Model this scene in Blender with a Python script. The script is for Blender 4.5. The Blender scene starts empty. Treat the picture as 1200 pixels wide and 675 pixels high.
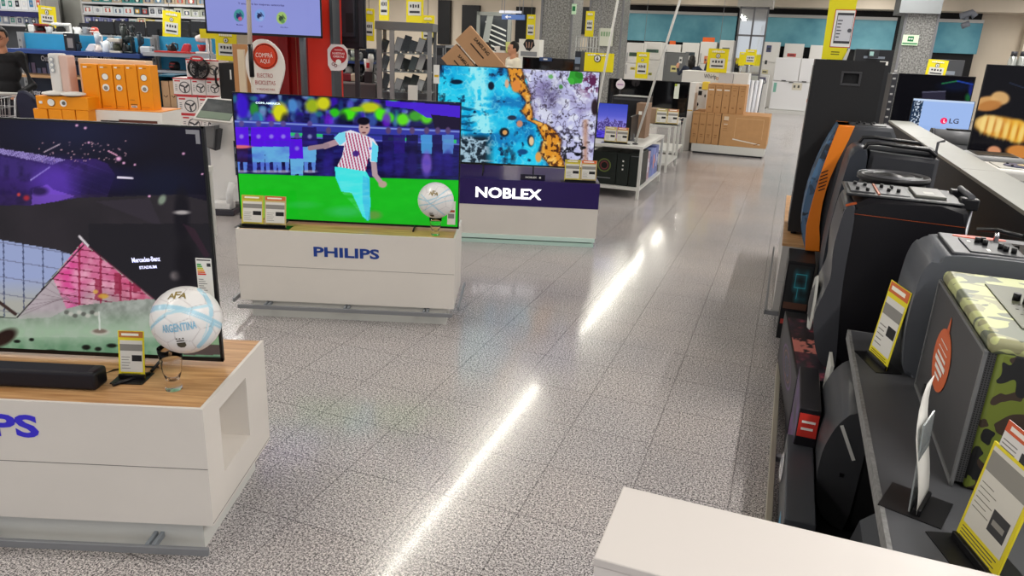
import bpy, bmesh, math, random
import numpy as np
from mathutils import Vector, Matrix
random.seed(7)
SC = bpy.context.scene
COL = SC.collection
# ------------------------------------------------------------------ camera
F0, PI_, RO, YW, H = 863.13, .316102, .046131, .342172, 1.7
cp, sp = math.cos(PI_), math.sin(PI_)
FW = Vector((0, cp, -sp)); R0 = Vector((1, 0, 0)); U0 = Vector((0, sp, cp))
R2 = math.cos(RO)*R0 + math.sin(RO)*U0; U2 = -math.sin(RO)*R0 + math.cos(RO)*U0
CAM = Vector((0, 0, H))
cd = bpy.data.cameras.new('camera'); cam = bpy.data.objects.new('camera', cd); COL.objects.link(cam)
cd.sensor_width = 36; cd.lens = F0/1200*36; cd.clip_start = .02; cd.clip_end = 200
cam.matrix_world = Matrix(((R2.x, U2.x, -FW.x, 0), (R2.y, U2.y, -FW.y, 0), (R2.z, U2.z, -FW.z, H), (0, 0, 0, 1)))
SC.camera = cam
SC.view_settings.view_transform = 'Standard'; SC.view_settings.look = 'None'
SC.view_settings.exposure = -0.1; SC.view_settings.gamma = 1; SC.view_settings.use_curve_mapping = False
# ------------------------------------------------------------------ world + ceiling lamps' light
w = bpy.data.worlds.new('world'); SC.world = w; w.use_nodes = True
w.node_tree.nodes['Background'].inputs[0].default_value = (.93, .95, 1, 1)
w.node_tree.nodes['Background'].inputs[1].default_value = .85
XV = Vector((math.cos(YW), -math.sin(YW), 0)); DV = Vector((math.sin(YW), math.cos(YW), 0))
LAMP_H = 3.96
LAMPS = []
for lu in (-20.0, -14.5, -8.95, -3.45, 2.05, 7.55):  # aisle row follows the floor reflection; other rows added for general light
    for v0, v1 in ((-2.2, 3.8), (5.6, 12.0), (14.1, 21.0), (22.6, 27.6)):
        LAMPS.append((lu, v0, v1))
for i, (lu, v0, v1) in enumerate(LAMPS):
    ld = bpy.data.lights.new('tube_light', 'AREA'); ld.shape = 'RECTANGLE'
    ld.size = .08; ld.size_y = v1-v0; ld.energy = (17 if lu == -3.45 else 38)*(v1-v0); ld.color = (1, .96, .84) if lu == -3.45 else (1, .97, .92)
    lo = bpy.data.objects.new('tube_light', ld); COL.objects.link(lo)
    p = XV*lu + DV*((v0+v1)/2); lo.location = (p.x, p.y, LAMP_H-.03); lo.rotation_euler = (0, 0, -YW)

# ------------------------------------------------------------------ pixel -> place helpers
def ray(x, y): return FW + (x-600)/F0*R2 - (y-337.5)/F0*U2
def at_z(x, y, z):
    d = ray(x, y); return CAM + d*((z-H)/d.z)
def axes(fr): return (XV, DV) if fr == 'R' else (Vector((1, 0, 0)), Vector((0, 1, 0)))
def pl(fr, x, y, b):                      # pixel on the plane at depth b of a frame -> (across, height)
    X, D = axes(fr); d = ray(x, y); P = CAM + d*(b/(d @ D)); return P @ X, P.z
def proj(P):
    v = P-CAM; return 600+F0*(v @ R2)/(v @ FW), 337.5-F0*(v @ U2)/(v @ FW)
def W(fr, a, b, z=0):
    X, D = axes(fr); p = X*a+D*b; return Vector((p.x, p.y, z))
def rc(fr, x0, y0, x1, y1, b):           # pixel rect at depth b -> a_centre, width, z0, z1
    xm, ym = (x0+x1)/2, (y0+y1)/2
    a0 = pl(fr, x0, ym, b)[0]; a1 = pl(fr, x1, ym, b)[0]
    return (a0+a1)/2, a1-a0, pl(fr, xm, y1, b)[1], pl(fr, xm, y0, b)[1]

# ------------------------------------------------------------------ materials
def lin(c):
    if isinstance(c, str):
        c = [int(c[i:i+2], 16)/255 for i in (0, 2, 4)]
    return tuple((x/12.92 if x <= .04045 else ((x+.055)/1.055)**2.4) for x in c[:3])+(1,)
MC = {}
def mat(col, rough=.5, metal=0, emit=0, noise=0, nscale=30, trans=0, bump=0, coat=0, spec=.32, alpha=1):
    key = (col, rough, metal, emit, noise, nscale, trans, bump, coat, spec, alpha)
    if key in MC: return MC[key]
    m = bpy.data.materials.new('m_'+col); m.use_nodes = True; nt = m.node_tree; b = nt.nodes['Principled BSDF']
    c = lin(col); b.inputs['Base Color'].default_value = c
    b.inputs['Roughness'].default_value = rough; b.inputs['Metallic'].default_value = metal
    b.inputs['Specular IOR Level'].default_value = spec
    if coat: b.inputs['Coat Weight'].default_value = coat; b.inputs['Coat Roughness'].default_value = .06
    if trans: b.inputs['Transmission Weight'].default_value = trans; b.inputs['IOR'].default_value = 1.45
    if alpha < 1: b.inputs['Alpha'].default_value = alpha
    if emit: b.inputs['Emission Color'].default_value = c; b.inputs['Emission Strength'].default_value = emit
    tc = nt.nodes.new('ShaderNodeTexCoord')
    n = nt.nodes.new('ShaderNodeTexNoise'); n.inputs['Scale'].default_value = nscale; n.inputs['Detail'].default_value = 4
    nt.links.new(tc.outputs['Object'], n.inputs['Vector'])
    if noise:
        r = nt.nodes.new('ShaderNodeValToRGB'); e = r.color_ramp.elements
        e[0].position = .3; e[1].position = .7
        e[0].color = tuple(x*(1-noise) for x in c[:3])+(1,); e[1].color = tuple(min(1, x*(1+noise)) for x in c[:3])+(1,)
        nt.links.new(n.outputs['Fac'], r.inputs[0]); nt.links.new(r.outputs[0], b.inputs['Base Color'])
    if bump:
        bp = nt.nodes.new('ShaderNodeBump'); bp.inputs['Strength'].default_value = bump; bp.inputs['Distance'].default_value = .002
        nt.links.new(n.outputs['Fac'], bp.inputs['Height']); nt.links.new(bp.outputs[0], b.inputs['Normal'])
    MC[key] = m; return m
def attr_mat(name, emit=0, rough=.4, coat=0):
    m = bpy.data.materials.new(name); m.use_nodes = True; nt = m.node_tree; b = nt.nodes['Principled BSDF']
    a = nt.nodes.new('ShaderNodeAttribute'); a.attribute_name = 'Col'
    b.inputs['Roughness'].default_value = rough
    if emit:
        b.inputs['Base Color'].default_value = (.003, .003, .004, 1); b.inputs['Specular IOR Level'].default_value = .14
        nt.links.new(a.outputs['Color'], b.inputs['Emission Color']); b.inputs['Emission Strength'].default_value = emit
    else: nt.links.new(a.outputs['Color'], b.inputs['Base Color'])
    if coat: b.inputs['Coat Weight'].default_value = coat
    return m
M_SCREEN = attr_mat('screen_picture', emit=1.0, rough=.12)
M_PRINT = attr_mat('printed_picture', rough=.45)
WHITE = mat('d9d3cc', .38, noise=.03, nscale=3); WHITE2 = mat('cfcfca', .4); PAPER = mat('ecebe6', .6)
BLK = mat('101013', .35); BLKM = mat('17171a', .6, bump=.3, nscale=400); GLOSS = mat('08080a', .06, spec=.6)
DGREY = mat('34353a', .5, noise=.06, nscale=20); MGREY = mat('77787c', .45); LGREY = mat('b4b4b2', .45)
STEEL = mat('9a9da2', .32, metal=.8); CHROME = mat('d8d8dc', .12, metal=1)
YEL = mat('f0df1c', .5); RED = mat('d2281e', .4); KRAFT = mat('b98c5e', .75, noise=.06, nscale=12); KRAFTD = mat('6b4b30', .7)
GLASS = mat('ffffff', .0, trans=1, spec=.5); GLASS.node_tree.nodes['Principled BSDF'].inputs['IOR'].default_value = 1.24

# wood with grain lines for the plinth tops
def wood(col1, col2, sc=1.0):
    m = bpy.data.materials.new('wood_grain'); m.use_nodes = True; nt = m.node_tree; b = nt.nodes['Principled BSDF']
    tc = nt.nodes.new('ShaderNodeTexCoord'); mp = nt.nodes.new('ShaderNodeMapping'); mp.inputs['Scale'].default_value = (2*sc, 26*sc, 26*sc)
    n = nt.nodes.new('ShaderNodeTexNoise'); n.inputs['Scale'].default_value = 2.2; n.inputs['Detail'].default_value = 5; n.inputs['Distortion'].default_value = .6
    r = nt.nodes.new('ShaderNodeValToRGB'); r.color_ramp.elements[0].position = .35; r.color_ramp.elements[1].position = .68
    r.color_ramp.elements[0].color = lin(col1); r.color_ramp.elements[1].color = lin(col2)
    nt.links.new(tc.outputs['Object'], mp.inputs[0]); nt.links.new(mp.outputs[0], n.inputs['Vector'])
    nt.links.new(n.outputs['Fac'], r.inputs[0]); nt.links.new(r.outputs[0], b.inputs['Base Color']); b.inputs['Roughness'].default_value = .4
    return m
WOOD = wood('a8794c', 'd3a674')

def floor_mat():
    m = bpy.data.materials.new('granite_tiles'); m.use_nodes = True; nt = m.node_tree; b = nt.nodes['Principled BSDF']; L = nt.links.new
    N = nt.nodes.new
    tc = N('ShaderNodeTexCoord')
    n1 = N('ShaderNodeTexNoise'); n1.inputs['Scale'].default_value = 175; n1.inputs['Detail'].default_value = 3; n1.inputs['Roughness'].default_value = .75
    r1 = N('ShaderNodeValToRGB'); E = r1.color_ramp.elements; E[0].position = .43; E[1].position = .57
    E[0].color = lin('4c4a4c'); E[1].color = lin('e6e2e0')
    e = r1.color_ramp.elements.new(.50); e.color = lin('a5a1a1')
    n2 = N('ShaderNodeTexNoise'); n2.inputs['Scale'].default_value = 1.1; n2.inputs['Detail'].default_value = 2
    r2 = N('ShaderNodeValToRGB'); r2.color_ramp.elements[0].color = (.86, .86, .89, 1); r2.color_ramp.elements[1].color = (1.06, 1.02, 1, 1)
    r2.color_ramp.elements[0].position = .3; r2.color_ramp.elements[1].position = .7
    mx = N('ShaderNodeMixRGB'); mx.blend_type = 'MULTIPLY'; mx.inputs[0].default_value = 1
    br = N('ShaderNodeTexBrick'); br.offset = 0; br.inputs['Scale'].default_value = 1
    br.inputs['Brick Width'].default_value = .377; br.inputs['Row Height'].default_value = .377
    br.inputs['Mortar Size'].default_value = .003; br.inputs['Mortar Smooth'].default_value = .2
    br.inputs['Color1'].default_value = (.93, .91, .9, 1); br.inputs['Color2'].default_value = (1, 1, 1, 1); br.inputs['Mortar'].default_value = (.33, .32, .33, 1)
    mp = N('ShaderNodeMapping'); mp.inputs['Location'].default_value = (0, -.035, 0)
    mx2 = N('ShaderNodeMixRGB'); mx2.blend_type = 'MULTIPLY'; mx2.inputs[0].default_value = .62
    for nd in (n1, n2, mp): L(tc.outputs['Object'], nd.inputs['Vector'])
    L(mp.outputs[0], br.inputs['Vector'])
    n3 = N('ShaderNodeTexNoise'); n3.inputs['Scale'].default_value = 95; n3.inputs['Detail'].default_value = 2; L(tc.outputs['Object'], n3.inputs['Vector'])
    mm = N('ShaderNodeMix'); mm.inputs[0].default_value = .25; L(n1.outputs['Fac'], mm.inputs[2]); L(n3.outputs['Fac'], mm.inputs[3])
    L(mm.outputs[0], r1.inputs[0]); L(n2.outputs['Fac'], r2.inputs[0])
    L(r1.outputs[0], mx.inputs[1]); L(r2.outputs[0], mx.inputs[2]); L(mx.outputs[0], mx2.inputs[1]); L(br.outputs['Color'], mx2.inputs[2])
    L(mx2.outputs[0], b.inputs['Base Color'])
    b.inputs['Roughness'].default_value = .19; b.inputs['Specular IOR Level'].default_value = .42; b.inputs['Coat Weight'].default_value = .22; b.inputs['Coat Roughness'].default_value = .075; b.inputs['Coat IOR'].default_value = 1.45
    return m
def pillar_mat():
    m = bpy.data.materials.new('speckled_granite'); m.use_nodes = True; nt = m.node_tree; b = nt.nodes['Principled BSDF']
    tc = nt.nodes.new('ShaderNodeTexCoord'); n = nt.nodes.new('ShaderNodeTexNoise'); n.inputs['Scale'].default_value = 28; n.inputs['Detail'].default_value = 4; n.inputs['Roughness'].default_value = .8
    r = nt.nodes.new('ShaderNodeValToRGB'); r.color_ramp.elements[0].position = .42; r.color_ramp.elements[1].position = .6
    r.color_ramp.elements[0].color = lin('5a5a58'); r.color_ramp.elements[1].color = lin('a3a3a0')
    nt.links.new(tc.outputs['Object'], n.inputs['Vector']); nt.links.new(n.outputs['Fac'], r.inputs[0]); nt.links.new(r.outputs[0], b.inputs['Base Color']); b.inputs['Roughness'].default_value = .4
    return m
def teal_mat():
    m = bpy.data.materials.new('backlit_teal'); m.use_nodes = True; nt = m.node_tree; b = nt.nodes['Principled BSDF']
    tc = nt.nodes.new('ShaderNodeTexCoord'); n = nt.nodes.new('ShaderNodeTexNoise'); n.inputs['Scale'].default_value = .9; n.inputs['Detail'].default_value = 5
    r = nt.nodes.new('ShaderNodeValToRGB'); r.color_ramp.elements[0].position = .3; r.color_ramp.elements[1].position = .75
    r.color_ramp.elements[0].color = lin('3a7c90'); r.color_ramp.elements[1].color = lin('74b0bc')
    nt.links.new(tc.outputs['Object'], n.inputs['Vector']); nt.links.new(n.outputs['Fac'], r.inputs[0]); nt.links.new(r.outputs[0], b.inputs['Base Color'])
    nt.links.new(r.outputs[0], b.inputs['Emission Color']); b.inputs['Emission Strength'].default_value = .06; b.inputs['Roughness'].default_value = .5
    return m
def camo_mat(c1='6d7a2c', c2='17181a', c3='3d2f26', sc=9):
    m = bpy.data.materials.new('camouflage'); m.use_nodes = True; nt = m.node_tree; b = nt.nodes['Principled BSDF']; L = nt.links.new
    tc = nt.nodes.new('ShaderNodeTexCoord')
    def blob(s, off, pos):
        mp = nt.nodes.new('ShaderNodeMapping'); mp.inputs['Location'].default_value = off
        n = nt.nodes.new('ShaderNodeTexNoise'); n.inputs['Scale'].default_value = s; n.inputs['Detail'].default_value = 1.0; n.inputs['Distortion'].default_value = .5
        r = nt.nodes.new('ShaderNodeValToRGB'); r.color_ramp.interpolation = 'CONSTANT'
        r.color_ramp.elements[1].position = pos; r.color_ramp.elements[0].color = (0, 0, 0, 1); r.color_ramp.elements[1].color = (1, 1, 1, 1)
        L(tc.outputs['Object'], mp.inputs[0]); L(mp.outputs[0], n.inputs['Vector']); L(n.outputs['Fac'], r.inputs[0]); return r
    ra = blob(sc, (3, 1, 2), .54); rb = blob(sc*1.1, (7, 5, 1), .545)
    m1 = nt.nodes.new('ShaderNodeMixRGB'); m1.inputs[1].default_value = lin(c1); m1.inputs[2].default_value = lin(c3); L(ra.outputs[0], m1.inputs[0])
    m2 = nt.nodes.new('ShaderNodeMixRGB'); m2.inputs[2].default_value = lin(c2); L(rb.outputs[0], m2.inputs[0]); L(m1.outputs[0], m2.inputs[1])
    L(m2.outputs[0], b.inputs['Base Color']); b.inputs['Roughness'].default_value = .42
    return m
def grille_mat():
    m = bpy.data.materials.new('perforated_grille'); m.use_nodes = True; nt = m.node_tree; b = nt.nodes['Principled BSDF']; L = nt.links.new
    tc = nt.nodes.new('ShaderNodeTexCoord'); v = nt.nodes.new('ShaderNodeTexVoronoi'); v.inputs['Scale'].default_value = 150; v.inputs['Randomness'].default_value = 0
    r = nt.nodes.new('ShaderNodeValToRGB'); r.color_ramp.elements[0].position = .28; r.color_ramp.elements[1].position = .4
    r.color_ramp.elements[0].color = lin('0b0b0c'); r.color_ramp.elements[1].color = lin('4c4c4e')
    L(tc.outputs['Object'], v.inputs['Vector']); L(v.outputs['Distance'], r.inputs[0]); L(r.outputs[0], b.inputs['Base Color']); b.inputs['Roughness'].default_value = .5; b.inputs['Metallic'].default_value = .3
    return m
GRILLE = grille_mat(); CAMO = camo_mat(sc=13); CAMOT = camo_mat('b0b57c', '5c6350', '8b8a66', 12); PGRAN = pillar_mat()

# ------------------------------------------------------------------ mesh builder
TXT = {}
ORI = {'F': Matrix(((1, 0, 0), (0, 0, -1), (0, 1, 0))), 'L': Matrix(((0, 0, -1), (-1, 0, 0), (0, 1, 0))),
       'R': Matrix(((0, 0, 1), (1, 0, 0), (0, 1, 0))), 'T': Matrix.Identity(3), 'FD': Matrix(((0, 1, 0), (0, 0, -1), (-1, 0, 0))),
       'FU': Matrix(((0, -1, 0), (0, 0, -1), (1, 0, 0)))}
def text_geo(s, bold, ext, res=3):
    k = (s, bold, ext, res)
    if k not in TXT:
        c = bpy.data.curves.new('t', 'FONT'); c.body = s; c.size = 1; c.align_x = 'CENTER'; c.align_y = 'CENTER'
        c.offset = bold; c.extrude = ext; c.resolution_u = res
        o = bpy.data.objects.new('t', c); me = bpy.data.meshes.new_from_object(o)
        V = [v.co.copy() for v in me.vertices]; P = [list(p.vertices) for p in me.polygons]
        bpy.data.objects.remove(o); bpy.data.curves.remove(c); bpy.data.meshes.remove(me)
        xs = [v.x for v in V] or [0]; cx = (min(xs)+max(xs))/2; ys = [v.y for v in V] or [0]; cy = (min(ys)+max(ys))/2
        for v in V: v.x -= cx; v.y -= cy
        TXT[k] = (V, P, max(xs)-min(xs), max(ys)-min(ys))
    return TXT[k]
class B:
    def __init__(s, m=None): s.bm = bmesh.new(); s.mats = []; s.cur = 0; s.sm = False; s.m(m or WHITE)
    def m(s, mt):
        if mt not in s.mats: s.mats.append(mt)
        s.cur = s.mats.index(mt); return s
    def faces(s, V, P, smooth=False):
        vs = [s.bm.verts.new(v) for v in V]
        for p in P:
            try: f = s.bm.faces.new([vs[i] for i in p]); f.material_index = s.cur; f.smooth = smooth
            except ValueError: pass
        return vs
    def box(s, x0, x1, y0, y1, z0, z1, bev=0, seg=2, M=None):
        V = [(x, y, z) for x in (x0, x1) for y in (y0, y1) for z in (z0, z1)]
        if M: V = [M @ Vector(v) for v in V]
        P = [(0, 1, 3, 2), (4, 6, 7, 5), (0, 4, 5, 1), (2, 3, 7, 6), (0, 2, 6, 4), (1, 5, 7, 3)]
        vs = s.faces(V, P)
        if bev:
            es = set(e for v in vs for e in v.link_edges)
            r = bmesh.ops.bevel(s.bm, geom=list(es), offset=bev, segments=seg, profile=.5, affect='EDGES', clamp_overlap=True)
            for f in r['faces']: f.material_index = s.cur; f.smooth = True
        return s
    def prism(s, pts, ax, a0, a1, bev=0, smooth=False):
        def mk(p, a): return {'x': (a, p[0], p[1]), 'y': (p[0], a, p[1]), 'z': (p[0], p[1], a)}[ax]
        n = len(pts); V = [mk(p, a0) for p in pts]+[mk(p, a1) for p in pts]
        P = [tuple(range(n))[::-1], tuple(range(n, 2*n))]
        vs = s.faces(V, P)
        for i in range(n):
            f = s.bm.faces.new([vs[i], vs[(i+1) % n], vs[n+(i+1) % n], vs[n+i]]); f.material_index = s.cur; f.smooth = smooth
        if bev:
            es = [e for v in vs for e in v.link_edges if all(x in vs[:n] for x in e.verts) or all(x in vs[n:] for x in e.verts)]
            r = bmesh.ops.bevel(s.bm, geom=list(set(es)), offset=bev, segments=2, affect='EDGES', clamp_overlap=True)
            for f in r['faces']: f.material_index = s.cur; f.smooth = True
        return s
    def tube(s, path, r, seg=10, caps=True):
        path = [Vector(p) for p in path]; rs = r if isinstance(r, (list, tuple)) else [r]*len(path); rings = []
        for i, p in enumerate(path):
            t = (path[min(i+1, len(path)-1)]-path[max(i-1, 0)]).normalized()
            q = t.to_track_quat('Z', 'Y')
            rings.append([s.bm.verts.new(p+q @ Vector((math.cos(a)*rs[i], math.sin(a)*rs[i], 0))) for a in [2*math.pi*k/seg for k in range(seg)]])
        for a, b in zip(rings, rings[1:]):
            best = min(range(seg), key=lambda o: (a[0].co-b[o].co).length)
            for k in range(seg):
                f = s.bm.faces.new([a[k], a[(k+1) % seg], b[(k+1+best) % seg], b[(k+best) % seg]]); f.material_index = s.cur; f.smooth = True
        if caps:
            for rg in (rings[0][::-1], rings[-1]):
                f = s.bm.faces.new(rg); f.material_index = s.cur
        return s
    def cyl(s, p0, p1, r, seg=20): return s.tube([p0, p1], r, seg)
    def lathe(s, prof, c=(0, 0, 0), ax='z', seg=28, smooth=True):
        c = Vector(c); rings = []
        def mk(r, h, a):
            x, y = r*math.cos(a), r*math.sin(a)
            return c+{'z': Vector((x, y, h)), 'y': Vector((x, h, y)), 'x': Vector((h, x, y))}[ax]
        for r, h in prof:
            rings.append([s.bm.verts.new(mk(0, h, 0))] if r < 1e-6 else [s.bm.verts.new(mk(r, h, 2*math.pi*k/seg)) for k in range(seg)])
        for a, b in zip(rings, rings[1:]):
            for k in range(seg):
                k2 = (k+1) % seg
                vs = ([a[0], b[k2], b[k]] if len(a) == 1 else [a[k], a[k2], b[0]] if len(b) == 1 else [a[k], a[k2], b[k2], b[k]])
                if len(a) == 1 and len(b) == 1: continue
                f = s.bm.faces.new(vs); f.material_index = s.cur; f.smooth = smooth
        return s
    def ball(s, c, r, sc=(1, 1, 1), seg=16):
        n = seg//2; return s.ell(c, (r*sc[0], r*sc[1], r*sc[2]), seg, n)
    def ell(s, c, r, seg=16, n=8):
        c = Vector(c); V = [c+Vector((0, 0, -r[2]))]; P = []
        for i in range(1, n):
            t = -math.pi/2+math.pi*i/n
            for k in range(seg): a = 2*math.pi*k/seg; V.append(c+Vector((r[0]*math.cos(t)*math.cos(a), r[1]*math.cos(t)*math.sin(a), r[2]*math.sin(t))))
        V.append(c+Vector((0, 0, r[2])))
        for k in range(seg):
            k2 = (k+1) % seg; P.append((0, 1+k2, 1+k)); P.append((len(V)-1, 1+(n-2)*seg+k, 1+(n-2)*seg+k2))
            for i in range(n-2): P.append((1+i*seg+k, 1+i*seg+k2, 1+(i+1)*seg+k2, 1+(i+1)*seg+k))
        s.faces(V, P, True); return s
    def text(s, t, loc, size=None, o='F', bold=0, ext=.01, width=None, height=None, rot=0, fn=None, res=3):
        V, P, w_, h_ = text_geo(t, bold, ext, res)
        sx = sy = size or 1
        if height: sx = sy = height/max(h_, 1e-6)
        if width: sx = width/max(w_, 1e-6); sy = sy if (height or size) else sx
        Mo = ORI[o]; loc = Vector(loc); cr, sr = math.cos(rot), math.sin(rot); out = []
        ez = min(sx, sy)
        for v in V:
            x, y = v.x*sx, v.y*sy; q = Vector((x*cr-y*sr, x*sr+y*cr, v.z*ez))
            out.append(fn(q) if fn else loc+Mo @ q)
        s.faces(out, P); return s
    def disc(s, c, r, o='F', th=.002, seg=28, sc=(1, 1)):
        Mo = ORI[o]; c = Vector(c); n = seg
        V = [c+Mo @ Vector((r*sc[0]*math.cos(2*math.pi*k/n), r*sc[1]*math.sin(2*math.pi*k/n), z)) for z in (0, th) for k in range(n)]
        P = [tuple(range(n))[::-1], tuple(range(n, 2*n))]+[(k, (k+1) % n, n+(k+1) % n, n+k) for k in range(n)]
        s.faces(V, P); return s
    def ring(s, c, r0, r1, o='F', th=.002, seg=28):
        Mo = ORI[o]; c = Vector(c); n = seg
        V = [c+Mo @ Vector((r*math.cos(2*math.pi*k/n), r*math.sin(2*math.pi*k/n), th)) for r in (r0, r1) for k in range(n)]
        s.faces(V, [(k, (k+1) % n, n+(k+1) % n, n+k) for k in range(n)][:]); return s
    def plate(s, c, w_, h_, o='F', th=.002, rot=0):
        Mo = ORI[o]; c = Vector(c); cr, sr = math.cos(rot), math.sin(rot); V = []
        for z in (0, th):
            for x, y in ((-w_/2, -h_/2), (w_/2, -h_/2), (w_/2, h_/2), (-w_/2, h_/2)): V.append(c+Mo @ Vector((x*cr-y*sr, x*sr+y*cr, z)))
        s.faces(V, [(3, 2, 1, 0), (4, 5, 6, 7), (0, 1, 5, 4), (1, 2, 6, 5), (2, 3, 7, 6), (3, 0, 4, 7)]); return s
    def poly(s, pts, c, o='F', th=.002):
        Mo = ORI[o]; c = Vector(c); n = len(pts)
        V = [c+Mo @ Vector((p[0], p[1], z)) for z in (0, th) for p in pts]
        s.faces(V, [tuple(range(n))[::-1], tuple(range(n, 2*n))]+[(k, (k+1) % n, n+(k+1) % n, n+k) for k in range(n)]); return s
    def build(s, name, parent=None, loc=(0, 0, 0), rz=0, M=None):
        if M: s.bm.transform(M)
        bmesh.ops.recalc_face_normals(s.bm, faces=s.bm.faces)
        me = bpy.data.meshes.new(name); s.bm.to_mesh(me); s.bm.free()
        for mt in s.mats: me.materials.append(mt)
        o = bpy.data.objects.new(name, me); COL.objects.link(o); o.parent = parent; o.location = loc; o.rotation_euler = (0, 0, rz)
        return o
def tag(o, label, cat, group=None, kind=None):
    if label: o['label'] = label
    if cat: o['category'] = cat
    if group: o['group'] = group
    if kind: o['kind'] = kind
    return o
def thing(name, label, cat, fr, a, b, z, rz=0, group=None):
    o = bpy.data.objects.new(name, None); COL.objects.link(o); o.empty_display_size = .05
    o.location = W(fr, a, b, z); o.rotation_euler = (0, 0, (-YW if fr == 'R' else 0)+rz)
    return tag(o, label, cat, group)
def struct(o): o['kind'] = 'structure'; return o
def dup(root, loc, rz=None, label=None, group=None):
    r = root.copy(); COL.objects.link(r); r.location = loc
    if rz is not None: r.rotation_euler = (0, 0, rz)
    if label: r['label'] = label
    if group: r['group'] = group
    for ch in list(root.children):
        c = ch.copy(); COL.objects.link(c); c.parent = r
        for g in list(ch.children):
            d = g.copy(); COL.objects.link(d); d.parent = c
    return r
# painted grids (screens, printed pictures)
def srgb2lin(a): a = np.clip(a, 0, 1); return np.where(a <= .04045, a/12.92, ((a+.055)/1.055)**2.4)
def paint_grid(name, parent, x0, x1, y, z0, z1, nx, nz, fn, m, toworld=None, rot=None):
    xs = np.linspace(x0, x1, nx+1); zs = np.linspace(z0, z1, nz+1)
    X, Z = np.meshgrid(xs, zs); co = np.stack([X, np.full_like(X, y), Z], -1).reshape(-1, 3)
    I = np.arange((nx+1)*(nz+1)).reshape(nz+1, nx+1)
    q = np.stack([I[:-1, :-1], I[:-1, 1:], I[1:, 1:], I[1:, :-1]], -1).reshape(-1, 4)
    me = bpy.data.meshes.new(name); me.from_pydata(co.tolist(), [], q.tolist())
    u = (X-x0)/(x1-x0); v = (z1-Z)/(z1-z0)
    if toworld is not None:
        Xv, Dv = [np.array(a) for a in axes(toworld[0])]
        P = (X+toworld[1])[..., None]*Xv+(y+toworld[2])*Dv+(Z+toworld[3])[..., None]*np.array([0, 0, 1.])-np.array(CAM)
        f = P @ np.array(FW); u = 600+F0*(P @ np.array(R2))/f; v = 337.5-F0*(P @ np.array(U2))/f
    C = fn(u, v); C = srgb2lin(C).reshape(-1, 3); C = np.concatenate([C, np.ones((len(C), 1))], 1).astype(np.float32)
    at = me.color_attributes.new('Col', 'FLOAT_COLOR', 'POINT'); at.data.foreach_set('color', C.ravel())
    me.materials.append(m); o = bpy.data.objects.new(name, me); COL.objects.link(o); o.parent = parent
    return o
def c3(h): return np.array([int(h[i:i+2], 16)/255 for i in (0, 2, 4)])
def vnoise(x, y, seed=0):
    r = np.random.RandomState(seed); T = r.rand(64, 64)
    xi = np.floor(x).astype(int); yi = np.floor(y).astype(int); fx = x-xi; fy = y-yi; fx = fx*fx*(3-2*fx); fy = fy*fy*(3-2*fy)
    g = lambda i, j: T[i % 64, j % 64]
    return (g(xi, yi)*(1-fx)+g(xi+1, yi)*fx)*(1-fy)+(g(xi, yi+1)*(1-fx)+g(xi+1, yi+1)*fx)*fy
def fbm(x, y, s, seed=0, o=4): return sum(vnoise(x*s*2**k, y*s*2**k, seed+k)*.5**k for k in range(o))/sum(.5**k for k in range(o))
class Pic:
    def __init__(s, u, v, bg): s.u, s.v = u, v; s.c = np.zeros(u.shape+(3,))+c3(bg)
    def mix(s, mask, col, a=1):
        col = c3(col) if isinstance(col, str) else col; k = (np.clip(mask, 0, 1)*a)[..., None]; s.c = s.c*(1-k)+col*k; return s
    def ell(s, x, y, rx, ry, col, soft=.2, a=1, rot=0):
        cr, sr = math.cos(rot), math.sin(rot); dx, dy = s.u-x, s.v-y
        d = np.sqrt(((dx*cr+dy*sr)/rx)**2+((-dx*sr+dy*cr)/ry)**2); return s.mix((1+soft/2-d)/max(soft, 1e-3), col, a)
    def inside(s, pts):
        ins = np.zeros(s.u.shape, bool); n = len(pts)
        for i in range(n):
            (x1, y1), (x2, y2) = pts[i], pts[(i+1) % n]
            if y1 == y2: continue
            ins ^= ((y1 > s.v) != (y2 > s.v)) & (s.u < (x2-x1)*(s.v-y1)/(y2-y1)+x1)
        return ins.astype(float)
    def poly(s, pts, col, a=1): return s.mix(s.inside(pts), col, a)
    def line(s, x0, y0, x1, y1, wd, col, a=1):
        dx, dy = x1-x0, y1-y0; L = dx*dx+dy*dy; t = np.clip(((s.u-x0)*dx+(s.v-y0)*dy)/L, 0, 1)
        d = np.hypot(s.u-x0-t*dx, s.v-y0-t*dy); return s.mix((wd/2+.3-d)/.6, col, a)

# ------------------------------------------------------------------ the setting
def slab(name, fr, a0, a1, b0, b1, z0, z1, m):
    o = B(m).box(a0, a1, b0, b1, z0, z1).build(name, None, rz=-YW if fr == 'R' else 0); return struct(o)
slab('floor', 'R', -26, 16, -6, 34, -.1, 0, floor_mat())
slab('ceiling', 'R', -26, 16, -6, 34, 4.02, 4.12, mat('c9c7c2', .8))
BWV = 29.6
bw = B(mat('cfc3b0', .7)); bw.box(-26, 16, BWV, BWV+.3, 0, 4.02); struct(bw.build('wall_back', None, rz=-YW))
struct(B(mat('cfc3b0', .7)).box(-26.3, -26, -6, 34, 0, 4.02).build('wall_left', None, rz=-YW))
bk = B(mat('cbbfad', .7)); bk.box(-6.4, 12, BWV-1.2, BWV, 3.4, 4.02); struct(bk.build('trim_1', None, rz=-YW))     # bulkhead
d = B(mat('0b0b0d', .6)); d.box(-6.4, 5.4, BWV-.25, BWV-.02, 1.0, 3.4); struct(d.build('trim_2', None, rz=-YW))
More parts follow.
